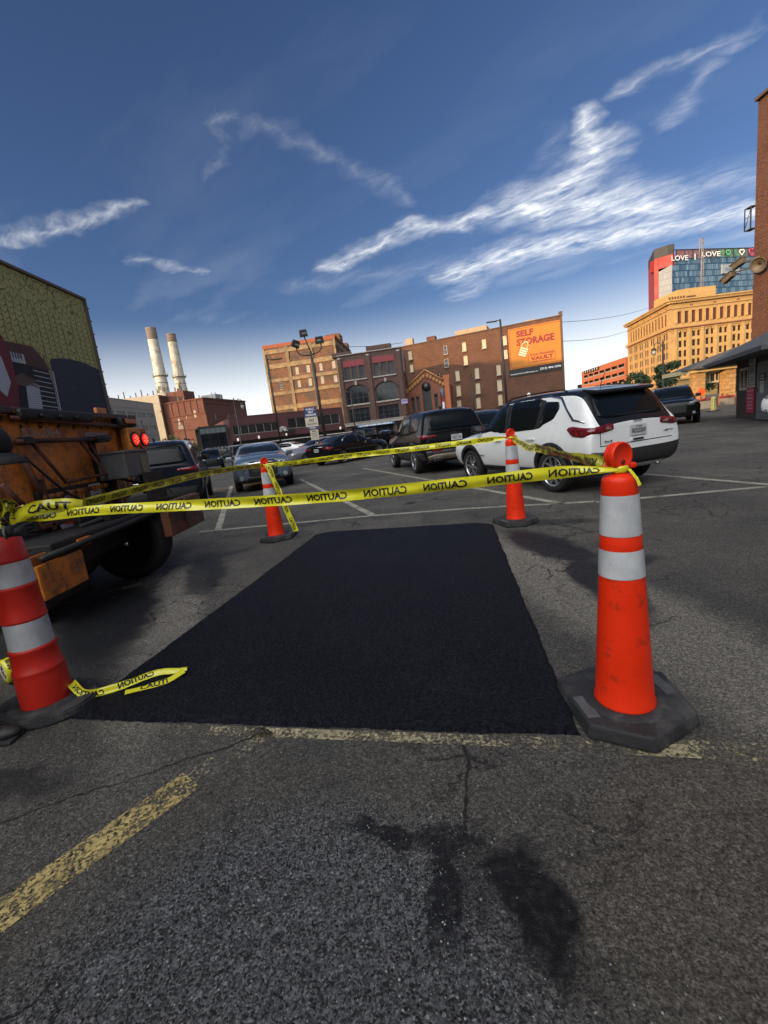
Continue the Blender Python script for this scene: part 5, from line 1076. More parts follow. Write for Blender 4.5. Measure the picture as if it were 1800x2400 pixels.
# ------------------------------------------------------------------ vehicles
def paint(name, c, rough=.28, metal=.0, coat=.8):
    m, t, b = nodemat(name); P = coords(t)
    n = noise(t, P, 3, 6, .7); d = ramp(t, n, .45, .8, 0, .22)
    sp = t.nodes.new('ShaderNodeSeparateXYZ'); t.links.new(P, sp.inputs[0])
    low = math_n('MULTIPLY', ramp(t, sp.outputs[2], .25, .75, 1, 0), ramp(t, noise(t, P, 9, 6, .7), .35, .7), tree=t)
    cc = mixc(t, math_n('MULTIPLY', math_n('MAXIMUM', d, math_n('MULTIPLY', low, .35, tree=t), tree=t), 1.0 if sum(c) > .1 else .4, tree=t), c, (.045, .042, .038) if sum(c) < 1 else (.45, .42, .37))
    t.links.new(cc, b.inputs['Base Color']); b.inputs['Metallic'].default_value = metal
    t.links.new(ramp(t, n, .3, .8, rough*.8, rough*1.5), b.inputs['Roughness']); b.inputs['Coat Weight'].default_value = coat if sum(c) > .1 else .12; b.inputs['Specular IOR Level'].default_value = .5 if sum(c) > .1 else .2; b.inputs['Coat Roughness'].default_value = .05
    return m
M_CGLASS = plain('car_glass', (.007, .009, .011), .05, var=.2, spec=.17); M_TYRE = plain('tyre_rubber', (.016, .015, .014), .8, var=.3, scale=12, bmp=.3); M_TRIM = plain('black_plastic_trim', (.013, .013, .013), .6, var=.3)
M_ALLOY = plain('bright_alloy', (.55, .55, .56), .3, metal=.8); M_DKALLOY = plain('dark_alloy', (.03, .03, .032), .4, metal=.4); M_CHROME = plain('chrome', (.65, .65, .66), .15, metal=1); M_WELL = plain('wheel_well_black', (.004, .004, .004), 1)
M_TLRED = plain('red_tail_lamp', (.22, .008, .014), .12, coat=.5, var=.7, scale=14); M_HEADL = plain('clear_head_lamp', (.30, .31, .32), .12, coat=.6, var=.7, scale=25); M_PLATE = plain('number_plate_white', (.55, .56, .56), .5); M_PLTXT = plain('plate_lettering', (.03, .035, .06), .6); M_SEAM = plain('panel_gap', (.01, .01, .01), .9)

def interp(st, x):
    if x <= st[0][0]: return st[0][1:]
    for a, b in zip(st, st[1:]):
        if a[0] <= x <= b[0]:
            k = (x-a[0])/(b[0]-a[0]); return tuple(p+(q_-p)*k for p, q_ in zip(a[1:], b[1:]))
    return st[-1][1:]
def chaikin(poly, it=2):
    for _ in range(it):
        o = []
        for i, p in enumerate(poly):
            q_ = poly[(i+1) % len(poly)]; o += [(p[0]*.9+q_[0]*.1, p[1]*.9+q_[1]*.1), (p[0]*.1+q_[0]*.9, p[1]*.1+q_[1]*.9)]
        poly = o
    return poly
class Body:
    """lofted, subdivided car shell; x forward, y left, z up"""
    def __init__(s, stations, paint_m, arches=(), roof_m=None, roof_x=None, sub=2, r_arch=.40):
        prof = []; ks = len(stations)
        for (x, zl, zh, zb, zt, wl, wh, wb, wt) in stations:
            prof.append([(0, zl), (wl*.75, zl), (wl, zl+.05), (wh, zh), (wh*.995, zh+(zb-zh)*.55), (wb, zb), (wb+(wt-wb)*.5, zb+(zt-zb)*.52), (wt, zt-.045), (wt*.86, zt-.004), (wt*.45, zt+.018), (0, zt+.024)])
        bm = bmesh.new(); n = len(prof[0]); rows = []
        for (st, pr) in zip(stations, prof):
            x = st[0]; row = [bm.verts.new((x, -y, z)) for y, z in reversed(pr[1:])] ; row = [bm.verts.new((x, 0, pr[-1][1]))] + [bm.verts.new((x, y, z)) for y, z in reversed(pr[:-1])] ; rows.append(row)
        for v in [v for v in bm.verts if not any(v in r for r in rows)]: bm.verts.remove(v)
        N = len(rows[0]); fl = []
        for i in range(ks-1):
            for j in range(N-1):
                f = bm.faces.new((rows[i][j], rows[i][j+1], rows[i+1][j+1], rows[i+1][j])); xm = (stations[i][0]+stations[i+1][0])/2
                if roof_m and j < 3 and roof_x[0] < xm < roof_x[1]: f.material_index = 2
        for i in (0, ks-1):
            # end caps as strips to the centre line
            r = rows[i]; m = N//2
            cv = [bm.verts.new((stations[i][0], r[j].co.y*.45, r[j].co.z)) for j in range(1, N-1)]
            for j in range(1, N-2): bm.faces.new((r[j], r[j+1], cv[j], cv[j-1]) if i else (r[j+1], r[j], cv[j-1], cv[j]))
            zc = [bm.verts.new((stations[i][0], 0, r[j].co.z)) for j in range(1, N-1)]
            for j in range(1, N-2): bm.faces.new((cv[j-1], cv[j], zc[j], zc[j-1]) if i else (cv[j], cv[j-1], zc[j-1], zc[j]))
            bm.faces.new((r[0], r[1], cv[0], zc[0]) if i else (r[1], r[0], zc[0], cv[0])); bm.faces.new((r[N-2], r[N-1], zc[-1], cv[-1]) if i else (r[N-1], r[N-2], cv[-1], zc[-1]))
        geom = bm.verts[:]+bm.edges[:]+bm.faces[:]
        bmesh.ops.mirror(bm, geom=geom, axis='Y', merge_dist=.0005)
        bmesh.ops.recalc_face_normals(bm, faces=bm.faces[:])
        me = bpy.data.meshes.new('body'); bm.to_mesh(me); bm.free()
        for m in (paint_m, M_WELL, roof_m or paint_m): me.materials.append(m)
        o = bpy.data.objects.new('body', me); col.objects.link(o)
        md = o.modifiers.new('s', 'SUBSURF'); md.levels = sub; md.render_levels = sub
        dg = bpy.context.evaluated_depsgraph_get(); m2 = bpy.data.meshes.new_from_object(o.evaluated_get(dg)); o.modifiers.clear(); o.data = m2
        tmp = bmesh.new(); tmp.from_mesh(m2); s.tree = BVHTree.FromBMesh(tmp); tmp.free()
        if arches:
            mbc = MB()
            for x, z in arches:
                for sg in (-1, 1): mbc.lathe([(r_arch, -.24), (r_arch, .24)], 40, 1, Matrix.Translation((x, sg*(s.halfw(x, z)-.10), z)) @ Matrix.Rotation(R(90), 4, 'X'), smooth=True)
            c = mbc.build('cut', [paint_m, M_WELL]); mod = o.modifiers.new('b', 'BOOLEAN'); mod.operation = 'DIFFERENCE'; mod.object = c; mod.solver = 'EXACT'
            try: mod.material_mode = 'TRANSFER'
            except Exception: pass
            dg = bpy.context.evaluated_depsgraph_get(); m3 = bpy.data.meshes.new_from_object(o.evaluated_get(dg)); o.modifiers.clear(); o.data = m3
            bpy.data.objects.remove(c)
        for p in o.data.polygons: p.use_smooth = True
        try: o.data.set_sharp_from_angle(angle=R(38))
        except Exception: pass
        s.o = o
    def halfw(s, x, z):
        h = s.tree.ray_cast(Vector((x, 3, max(z, .55))), Vector((0, -1, 0))); return h[0].y if h[0] else .9
    def hit(s, mode, a, b, sg):
        if mode == 'side': o, d = Vector((a, 3*sg, b)), Vector((0, -sg, 0))
        elif mode == 'corner':
            cx_, cy_ = s.cc; dr = Vector((math.cos(R(a)), sg*math.sin(R(a)), 0)); o, d = Vector((cx_, sg*cy_, b))+dr*2.5, -dr
        elif mode == 'end': o, d = Vector((4*sg, a, b)), Vector((-sg, 0, 0))
        else: o, d = Vector((a, b, 4)), Vector((0, 0, -1))
        h = s.tree.ray_cast(o, d)
        if h[0] is None: return None
        n = h[1]
        if n.dot(d) > 0: n = -n
        return h[0], n
    def panel(s, name, mode, poly, mat_, parent, sg=1, off=.005, it=2, step=.07, build=True, edge=.012, mb=None, mi=0):
        if it: poly = chaikin(poly, it)
        P = [Vector(p) for p in poly]; x0 = min(p.x for p in P); x1 = max(p.x for p in P); y0 = min(p.y for p in P); y1 = max(p.y for p in P)
        pts = list(P); ed = [(i, (i+1) % len(P)) for i in range(len(P))]
        nx_, ny_ = int((x1-x0)/(step*80 if mode == 'corner' else step)), int((y1-y0)/step)
        for i in range(1, nx_+1):
            for j in range(1, ny_+1): pts.append(Vector((x0+(x1-x0)*i/(nx_+1), y0+(y1-y0)*j/(ny_+1))))
        r = geometry.delaunay_2d_cdt(pts, ed, [list(range(len(P)))], 1, 1e-5)
        V, E_, Fc = r[0], r[1], r[2]; out = []; ok = []
        for v in V:
            h = s.hit(mode, v.x, v.y, sg)
            if h is None: ok.append(False); out.append(Vector((0, 0, 0)))
            else: ok.append(True); out.append(h[0]+h[1]*off)
        F2 = [f for f in Fc if all(ok[i] for i in f)]
        # boundary skirt gives the panel an edge
        cnt = {}
        for f in F2:
            for i in range(len(f)): e = (f[i], f[(i+1) % len(f)]); cnt[e] = cnt.get(e, 0)+1
        bd = [e for e in cnt if (e[1], e[0]) not in cnt]
        own = mb is None; mb = mb or MB(); base = len(out); V2 = list(out); F3 = [tuple(f) for f in F2]
        if mode == 'corner': dv = Vector((s.cc[0], sg*s.cc[1], 0))-(sum(out, Vector())/max(1, len(out))); dv.z = 0; dv.normalize()
        elif mode == 'side': dv = Vector((0, -sg, 0))
        elif mode == 'end': dv = Vector((-sg, 0, 0))
        else: dv = Vector((0, 0, -1))
        idx = {}
        for a, b in bd:
            for k in (a, b):
                if k not in idx: idx[k] = len(V2); V2.append(out[k]+dv*edge)
            F3.append((b, a, idx[a], idx[b]))
        # orient
        mb.add(V2, F3, mi, None, True)
        if own and build: return mb.build(name, mat_, parent)
        return mb
LAMPS = {'compact_suv': (((-1.6, .35), [(169, .965), (150, .93), (128, .89), (112, .915), (99, 1.02), (104, 1.06), (169, 1.055)]), ((1.7, .35), [(14, .82), (58, .84), (66, .90), (56, .92), (14, .90)])),
  'big_suv': (((-1.9, .4), [(171, 1.03), (140, .99), (108, 1.03), (102, 1.10), (135, 1.13), (171, 1.08)]), ((2.0, .4), [(12, .90), (56, .93), (70, 1.02), (60, 1.05), (12, .98)])),
  'sedan': (((-2.0, .35), [(168, .82), (130, .78), (103, .88), (110, .95), (168, .93)]), ((2.0, .35), [(20, .70), (62, .74), (72, .84), (58, .86), (20, .80)])),
  'boxy_sedan': (((-2.0, .35), [(165, .80), (120, .78), (118, 1.02), (165, 1.02)]), ((2.0, .35), [(20, .72), (54, .71), (62, .80), (56, .92), (20, .91)]))}
def wheel(parent, x, y, z, r, w, style='five', rim_m=None, spoke_m=None, face=1):
    """tyre centred on (x,y,z); face=+1 shows the rim towards +y"""
    rim_r = r*.68; T = Matrix.Translation((x, y, z)) @ Matrix.Rotation(R(-90*face), 4, 'X')
    mb = MB(); mb.lathe([(rim_r*.6, -w/2+.02), (rim_r, -w/2+.01), (r*.93, -w/2), (r*.985, -w/2+.025), (r, -w/4), (r, w/4), (r*.985, w/2-.025), (r*.93, w/2), (rim_r*1.06, w/2-.004), (rim_r, w/2-.02), (rim_r*.95, w/2-.08)], 40, 0, T, cap=False)
    for k in range(3): mb.lathe([(r+.0005, -w/4+k*w/4-.004), (r-.008, -w/4+k*w/4), (r+.0005, -w/4+k*w/4+.004)], 40, 0, T, cap=False)
    o = mb.build('wheel', M_TYRE, parent)
    mb = MB(); rm = rim_m or M_DKALLOY; sm = spoke_m or M_ALLOY
    mb.lathe([(0.001, w/2-(.11 if style != 'disc' else .02)), (rim_r*.9, w/2-(.10 if style != 'disc' else .05)), (rim_r*.96, w/2-.04)], 32, 0, T, cap=False); mb.lathe([(rim_r*.95, w/2-.03), (rim_r*1.0, w/2-.012), (rim_r*1.035, w/2-.006), (rim_r*1.03, w/2-.02)], 40, 1, T, cap=False)
    ns = {'disc': 0, 'five': 5, 'y': 5, 'multi': 10, 'six': 6}[style]; zf = w/2-.035
    def sp(a0, r0, a1, r1, w0, w1, mi=1):
        p0 = Vector((r0*math.cos(a0), r0*math.sin(a0), zf-.012)); p1 = Vector((r1*math.cos(a1), r1*math.sin(a1), zf)); d = (p1-p0).normalized(); nn = Vector((-d.y, d.x, 0)).normalized()
        vs = [p0-nn*w0, p0+nn*w0, p1+nn*w1, p1-nn*w1]; vs += [v-Vector((0, 0, .035)) for v in vs]
        mb.add(vs, [(0, 3, 2, 1), (0, 1, 5, 4), (1, 2, 6, 5), (2, 3, 7, 6), (3, 0, 4, 7)], mi, T)
    for k in range(ns):
        a = 2*math.pi*k/ns+.3
        if style == 'y': sp(a, .03, a, rim_r*.45, .022, .016); sp(a, rim_r*.42, a-.36, rim_r*.97, .014, .011); sp(a, rim_r*.42, a+.36, rim_r*.97, .014, .011); sp(a+math.pi/5, .04, a+math.pi/5, rim_r*.3, .012, .010)
        elif style == 'multi': sp(a, .04, a, rim_r*.98, .014, .018)
        elif style == 'six': sp(a, .04, a+.07, rim_r*.97, .02, .028)
        else: sp(a, .03, a+.05, rim_r*.97, .035, .028)
    mb.lathe([(.055, zf-.02), (.055, zf+.008), (.045, zf+.012)], 16, 1, T)
    mb.build('rim', [rm, sm], o)
    return o

def car(kind, name, label, cat, loc, rz, pm, roof_m=None, detail=2, plate=None, group=None, wheels='five', rim_m=None, spoke_m=None, glass=None, tint_roof=None, lower_m=None):
    t_ = thing(name, label, cat, (loc[0], loc[1], 0), rz, group)
    G = glass or M_CGLASS
    # stations: x, z_low, z_hip, z_belt, z_top, w_low, w_hip, w_belt, w_top   (rear to front)
    if kind == 'compact_suv':    # 4.40 long
        L_, W_, H_, ax, wr = 4.40, .91, 1.63, 1.318, .355
        st = [(-2.18, .46, .62, .93, 1.03, .72, .82, .78, .68), (-2.165, .40, .62, .99, 1.08, .80, .885, .82, .71), (-2.11, .35, .62, 1.03, 1.15, .83, .91, .84, .715), (-2.0, .31, .62, 1.06, 1.32, .84, .918, .845, .70), (-1.88, .28, .62, 1.07, 1.50, .84, .92, .85, .69), (-1.76, .27, .62, 1.07, 1.605, .84, .92, .85, .685), (-1.3, .25, .64, 1.06, 1.635, .85, .92, .86, .68), (-.7, .25, .62, 1.045, 1.655, .85, .905, .865, .70), (-.1, .25, .60, 1.03, 1.655, .85, .905, .865, .70), (.35, .25, .60, 1.015, 1.60, .85, .905, .865, .68), (.72, .25, .60, 1.01, 1.36, .85, .905, .865, .67), (1.08, .25, .62, .985, 1.10, .85, .92, .84, .70), (1.35, .26, .64, .95, 1.055, .85, .92, .82, .66), (1.75, .28, .64, .93, 1.02, .84, .91, .81, .66), (2.02, .30, .62, .90, .98, .81, .89, .79, .63), (2.13, .34, .60, .85, .91, .76, .85, .75, .58), (2.18, .40, .58, .78, .84, .68, .78, .68, .5), (2.19, .45, .56, .72, .78, .6, .7, .6, .45)]
        side = [[(.98, 1.055), (.42, 1.50), (.16, 1.565), (.02, 1.565), (.02, 1.05)], [(-.06, 1.05), (-.06, 1.57), (-.86, 1.56), (-.96, 1.52), (-.90, 1.08)], [(-1.0, 1.10), (-1.05, 1.50), (-1.36, 1.47), (-1.42, 1.36), (-1.32, 1.20)]]
        rearw = [(-.66, 1.13), (.66, 1.13), (.56, 1.50), (-.56, 1.50)]; wind = [(-.70, 1.10), (.70, 1.10), (.60, 1.56), (-.60, 1.56)]
        rl = [(.46, .97), (.60, .91), (.88, .90), (.90, 1.05), (.46, 1.05)]; rls = [(-2.16, .89), (-1.86, .91), (-1.74, 1.0), (-1.78, 1.05), (-2.16, 1.055)]
    elif kind == 'big_suv':
        L_, W_, H_, ax, wr = 5.0, .99, 1.76, 1.50, .40
        st = [(-2.50, .46, .70, 1.02, 1.12, .76, .88, .84, .74), (-2.485, .40, .70, 1.08, 1.20, .86, .95, .89, .77), (-2.43, .36, .70, 1.12, 1.34, .89, .975, .905, .77), (-2.34, .33, .70, 1.14, 1.54, .90, .985, .91, .76), (-2.24, .32, .70, 1.14, 1.69, .90, .985, .91, .75), (-2.05, .30, .70, 1.14, 1.745, .92, .99, .92, .73), (-1.5, .28, .72, 1.13, 1.775, .92, .995, .925, .75), (-.8, .28, .70, 1.12, 1.785, .92, .985, .93, .77), (0, .28, .68, 1.10, 1.775, .92, .985, .93, .77), (.45, .28, .68, 1.09, 1.70, .92, .985, .93, .75), (.88, .28, .68, 1.08, 1.44, .92, .985, .93, .74), (1.22, .28, .70, 1.06, 1.20, .92, .995, .91, .78), (1.6, .30, .72, 1.04, 1.155, .92, .995, .89, .74), (2.1, .32, .70, 1.02, 1.12, .90, .97, .87, .72), (2.36, .35, .68, .97, 1.06, .86, .94, .84, .68), (2.46, .40, .66, .90, .97, .80, .89, .79, .62), (2.50, .46, .64, .82, .88, .70, .8, .7, .52)]
        side = [[(1.10, 1.14), (.52, 1.58), (.22, 1.66), (.05, 1.66), (.05, 1.13)], [(-.03, 1.13), (-.03, 1.67), (-.95, 1.67), (-1.02, 1.15)], [(-1.12, 1.16), (-1.08, 1.66), (-1.85, 1.62), (-2.02, 1.50), (-1.92, 1.22)]]
        rearw = [(-.74, 1.20), (.74, 1.20), (.62, 1.64), (-.62, 1.64)]; wind = [(-.76, 1.20), (.76, 1.20), (.64, 1.66), (-.64, 1.66)]
        rl = [(.36, 1.02), (.90, .98), (.92, 1.10), (.86, 1.12), (.36, 1.09)]; rls = [(-2.48, .99), (-2.1, 1.03), (-2.0, 1.08), (-2.44, 1.13)]
    else:  # sedans
        L_, W_, H_, ax, wr = 5.0, .94, 1.47, 1.50, .345
        st = [(-2.50, .42, .62, .84, .93, .72, .82, .77, .64), (-2.475, .36, .62, .91, 1.02, .80, .89, .81, .68), (-2.35, .30, .62, .955, 1.08, .83, .92, .83, .69), (-1.95, .26, .62, .98, 1.12, .85, .935, .84, .68), (-1.55, .24, .62, .985, 1.22, .86, .94, .84, .66), (-1.05, .22, .60, .975, 1.42, .86, .93, .85, .60), (-.5, .22, .58, .965, 1.475, .86, .925, .855, .61), (.1, .22, .58, .955, 1.465, .86, .925, .855, .61), (.5, .22, .58, .95, 1.36, .86, .925, .855, .60), (.9, .22, .58, .95, 1.12, .86, .925, .85, .66), (1.15, .24, .60, .93, 1.02, .86, .935, .83, .70), (1.6, .25, .62, .90, .985, .86, .94, .81, .68), (2.05, .27, .62, .87, .95, .85, .925, .80, .65), (2.30, .30, .60, .82, .90, .82, .89, .78, .62), (2.41, .34, .58, .76, .82, .76, .84, .74, .57), (2.45, .40, .56, .68, .74, .68, .77, .67, .5)]
        side = [[(.80, .995), (.38, 1.29), (.10, 1.375), (-.05, 1.38), (-.05, .99)], [(-.12, .99), (-.12, 1.385), (-.75, 1.365), (-1.12, 1.26), (-1.30, 1.12), (-1.20, 1.01)]]
        rearw = None; wind = None
        rl = [(.42, .80), (.84, .78), (.86, .90), (.78, .94), (.42, .93)]; rls = [(-2.46, .78), (-2.12, .80), (-2.0, .90), (-2.4, .94)]
        if kind == 'boxy_sedan':
            st = [(x, zl, zh, zb+(.09 if -2.6 < x < 1.2 else .11), zt+.0 if -1.3 < x < .6 else zt+.11, a, b, c+.01, d+(.05 if x > .8 else .06)) for (x, zl, zh, zb, zt, a, b, c, d) in st]
            side = [[(.78, 1.10), (.38, 1.32), (.10, 1.385), (-.05, 1.39), (-.05, 1.09)], [(-.12, 1.09), (-.12, 1.39), (-.85, 1.38), (-1.2, 1.30), (-1.25, 1.12)]]
    B = Body(st, pm, [(-ax, wr), (ax, wr)], roof_m, (-2.3, .6) if roof_m else None, r_arch=wr+.055)
    B.o.parent = t_; B.o.name = 'body'
    suv = 'suv' in kind
    allp = [p for pl in side for p in pl]
    xf = side[0][0]; tops = sorted([p for p in allp if p[1] > xf[1]+.12], key=lambda p: -p[0]); xr = min(allp)[0]
    lows = sorted([p for p in allp if p[1] <= xf[1]+.12 and p != xf], key=lambda p: p[0])
    sur = [(xf[0]+.03, xf[1]-.015)]+[(p[0], p[1]+.02) for p in tops]+[(p[0]-(.03 if i == 0 else 0), p[1]-.02) for i, p in enumerate(lows)]
    for sg in (-1, 1):
        if detail: B.panel('window_surround', 'side', sur, M_TRIM, t_, sg, off=.0025, it=1)
        for pl in side: B.panel('side_window', 'side', pl, G, t_, sg, it=2)
        for x in (-ax, ax):
            hw = B.halfw(x, wr+.35); wheel(t_, x, sg*(hw-.115), wr, wr, .225, wheels, rim_m, spoke_m, face=sg)
            if detail >= 1 and suv:
                ri, ro = wr+.045, wr+.125; n = 22; a0, a1 = R(-12), R(192); pl = [(x+ro*math.cos(a0+(a1-a0)*k/n), wr+ro*math.sin(a0+(a1-a0)*k/n)) for k in range(n+1)]+[(x+ri*math.cos(a1-(a1-a0)*k/n), wr+ri*math.sin(a1-(a1-a0)*k/n)) for k in range(n+1)]
                B.panel('wheel_arch_trim', 'side', [p for p in pl], lower_m or M_TRIM, t_, sg, .012, 0, .06)
        if detail >= 1:
            if suv: B.panel('sill_trim', 'side', [(-ax+wr+.07, .27), (ax-wr-.07, .27), (ax-wr-.09, .40), (-ax+wr+.09, .40)], lower_m or M_TRIM, t_, sg, .014, 0, .12)
            for xs_ in ((.04, -1.0, 1.08) if suv else (-.08, -1.15, .98)):
                zt_ = .98 if suv else .93; B.panel('door_seam', 'side', [(xs_-.006, .42), (xs_+.006, .42), (xs_+.006, zt_), (xs_-.006, zt_)], M_SEAM, t_, sg, .002, 0, .1)
            for xs_ in ((.22, -.80) if suv else (.18, -.95)):
                h = B.hit('side', xs_, .9 if suv else .84, sg); mb = MB(); mb.box((h[0].x-.02, h[0].y+sg*.03, h[0].z), (.24, .025, .032), 0, None, .012); mb.build('door_handle', pm if sum(pm.node_tree.nodes['Principled BSDF'].inputs['Base Color'].default_value[:3]) >= 0 else M_CHROME, t_)
            xm, zm = (.92, 1.13) if suv else (.72, 1.04)
            if kind == 'big_suv': xm, zm = 1.02, 1.24
            h = B.hit('side', xm, zm-.05, sg); mb = MB(); T = Matrix.Translation((xm, h[0].y+sg*.14, zm)); mb.box((0, 0, .02), (.12, .22, .15), 0, T, .045); mb.box((0, -sg*.12, -.04), (.07, .12, .04), 0, T, .01); mb.box((-.064, 0, .025), (.006, .17, .11), 1, T)
            mb.build('door_mirror', [M_TRIM if suv else pm, M_CHROME], t_)
    # windscreens by projecting along the length
    def endproj(nm, sgn, zlo, zhi, wlo, whi, m=G, o_=.006): return B.panel(nm, 'end', [(-wlo, zlo), (wlo, zlo), (whi, zhi), (-whi, zhi)], m, t_, sgn, o_, 2, .06)
    if suv:
        if rearw: B.panel('rear_window', 'end', rearw, G, t_, -1, .006)
        B.panel('windscreen', 'end', wind, G, t_, 1, .006)
    else:
        dz_ = .10 if kind == 'boxy_sedan' else 0
        endproj('rear_window', -1, 1.14+dz_, 1.40, .66, .56); endproj('windscreen', 1, 1.06+dz_, 1.405, .70, .58)
    for sg in (-1, 1):
        tl, hl = LAMPS[kind]
        B.cc = tl[0]; B.panel('tail_light', 'corner', tl[1], M_TLRED, t_, sg, .010, 1, .05)
        B.cc = hl[0]; B.panel('headlight', 'corner', hl[1], M_HEADL, t_, sg, .008, 1, .05)
    hz = {'compact_suv': (.80, .90), 'big_suv': (.86, .97), 'boxy_sedan': (.72, .92), 'sedan': (.70, .82)}[kind]
    B.panel('grille', 'end', [(-.42, .50 if suv else .46), (.42, .50 if suv else .46), (.44, hz[1]-.03), (-.44, hz[1]-.03)], M_TRIM, t_, 1, .008, 1, .06)
    if suv:
        B.panel('lower_bumper', 'end', [(-.80, .30), (.80, .30), (.84, .50), (-.84, .50)], M_TRIM, t_, 1, .012, 0, .08)
        mb = B.panel('rear_bumper', 'end', [(-.82, .34), (.82, .34), (.86, .66), (-.86, .66)], M_TRIM, t_, -1, .014, 0, .08, build=False, mb=MB())
        for sg in (-1, 1): B.panel('', 'side', [(-L_/2+.0, .36), (-ax-wr-.09, .34), (-ax-wr-.11, .60), (-L_/2+.0, .66)], M_TRIM, t_, sg, .014, 0, .06, build=False, mb=mb)
        mb.build('rear_bumper', lower_m or M_TRIM, t_)
        # spoiler
        zr = 1.60 if kind == 'compact_suv' else 1.72; xr = -1.92 if kind == 'compact_suv' else -2.2
        mb = MB(); mb.box((0, 0, 0), (.30, 1.16 if kind == 'compact_suv' else 1.30, .06), 0, Matrix.Translation((xr+.08, 0, zr-.045)) @ Matrix.Rotation(R(-9), 4, 'Y'), .028); mb.build('roof_spoiler', roof_m or pm, t_)
        for sg in (-1, 1):
            mb = MB(); y = sg*(.60 if kind == 'compact_suv' else .68); z0 = H_+.03; mb.tube([(-1.42, y, z0-.05), (-1.32, y, z0-.005), (-.6, y, z0+.012), (.05, y, z0), (.2, y, z0-.06)], .015, 6); mb.build('roof_rail', M_TRIM, t_)
        mb = MB(); mb.tube([(-.04, 0, 0), (-.16, 0, .22)], .006, 4, M=Matrix.Translation((-1.45, 0, H_+.02))) if kind == 'compact_suv' else mb.box((-1.5, 0, H_+.07), (.16, .04, .09), 0, None, .02); mb.build('roof_antenna', M_TRIM, t_)
    else:
        B.panel('rear_bumper', 'end', [(-.70, .32), (.70, .32), (.72, .44), (-.72, .44)], M_TRIM, t_, -1, .01, 0, .08)
    if plate:
        zp = plate[1]; h = B.hit('end', plate[3] if len(plate) > 3 else 0, zp, plate[2]); sgp = plate[2]; yc = plate[3] if len(plate) > 3 else 0
        n = h[1]; tilt = math.asin(max(-1, min(1, n.z)))
        T = Matrix.Translation(h[0]+n*.02) @ Matrix.Rotation(R(-90) if sgp < 0 else R(90), 4, 'Z') @ Matrix.Rotation(-tilt, 4, 'X')
        mb = MB(); mb.box((0, 0, 0), (.315, .012, .16), 0, T, .004); put_text(mb, plate[0], .072, T @ Matrix.Translation((0, -.008, -.008)), 1, .02, .26); put_text(mb, 'MICHIGAN', .02, T @ Matrix.Translation((0, -.008, .055)), 1, .01, .12)
        mb.build('number_plate', [M_PLATE, M_PLTXT], t_)
    return t_, B
def heading(hx, hy): return math.atan2(hy, hx)
def end_text(B, t_, name, txt, y, z, h, w, mat_, sg=-1, bold=.02):
    hh = B.hit('end', y, z, sg); n = hh[1]; tilt = math.asin(max(-1, min(1, n.z)))
    T = Matrix.Translation(hh[0]+n*.012) @ Matrix.Rotation(R(-90) if sg < 0 else R(90), 4, 'Z') @ Matrix.Rotation(-tilt, 4, 'X')
    mb = MB(); put_text(mb, txt, h, T, 0, bold, w); return mb.build(name, mat_, t_)
def side_text(B, t_, name, txt, x, z, h, w, mat_, sg, bold=.02):
    hh = B.hit('side', x, z, sg); T = Matrix.Translation(hh[0]+hh[1]*.010) @ Matrix.Rotation(R(180) if sg > 0 else 0, 4, 'Z')
    mb = MB(); put_text(mb, txt, h, T, 0, bold, w); return mb.build(name, mat_, t_)

P_WHITE = paint('white_car_paint', (.80, .80, .79), .3); P_BLACK = paint('black_car_paint', (.006, .006, .007), .16, .0, .5); P_CHAR = paint('charcoal_car_paint', (.018, .019, .021), .18); P_BLUEG = paint('blue_grey_car_paint', (.12, .16, .21), .25, .4)
P_SILV = paint('silver_car_paint', (.30, .30, .34), .28, .4); P_NAVY = paint('dark_navy_paint', (.010, .013, .022), .15); P_BLKROOF = paint('gloss_black_roof', (.012, .013, .016), .15)

# white compact suv, rear towards the camera
hd = Vector((-.30, .954)).normalized()
rc = Vector((2.95, 7.22))+Vector((hd.y, -hd.x))*.80
c = rc+hd*1.318
jeep, B = car('compact_suv', 'white_suv', 'white compact suv with black roof and black arches parked tail first behind the orange cones', 'suv', c, heading(*hd), P_WHITE, P_BLKROOF, 2, ('RD23369', .91, -1), wheels='y')
B.panel('roof_edge_trim', 'side', [(.95, 1.065), (.40, 1.535), (.12, 1.60), (-1.1, 1.595), (-1.42, 1.53), (-1.60, 1.34), (-1.78, 1.17), (-2.0, 1.12), (-2.0, 1.095), (-1.76, 1.145), (-1.58, 1.32), (-1.40, 1.505), (-1.1, 1.57), (.12, 1.575), (.38, 1.51), (.93, 1.05)], M_CHROME, jeep, 1, .010, 0, .05)
B.panel('roof_edge_trim', 'side', [(.95, 1.065), (.40, 1.535), (.12, 1.60), (-1.1, 1.595), (-1.42, 1.53), (-1.60, 1.34), (-1.78, 1.17), (-2.0, 1.12), (-2.0, 1.095), (-1.76, 1.145), (-1.58, 1.32), (-1.40, 1.505), (-1.1, 1.57), (.12, 1.575), (.38, 1.51), (.93, 1.05)], M_CHROME, jeep, -1, .010, 0, .05)
end_text(B, jeep, 'badge', 'Jeep', 0, 1.055, .06, .17, M_DKALLOY); end_text(B, jeep, 'badge', '4x4', .58, .80, .035, .16, M_DKALLOY); end_text(B, jeep, 'badge', 'LIMITED', -.62, .84, .03, .2, M_DKALLOY); side_text(B, jeep, 'badge', 'COMPASS', .85, .60, .035, .26, M_TRIM, 1)
hh = B.hit('end', 0, .78, -1); mb = MB(); mb.box(hh[0]+Vector((-.005, 0, 0)), (.02, .28, .07), 0, None, .01); mb.box(hh[0]+Vector((-.018, 0, -.005)), (.01, .2, .03), 1, None, .004); mb.build('tailgate_handle', [P_WHITE, M_TRIM], jeep)
B.panel('tailgate_seam', 'end', [(-.70, .73), (.70, .73), (.70, .742), (-.70, .742)], M_SEAM, jeep, -1, .003, 0, .06); 
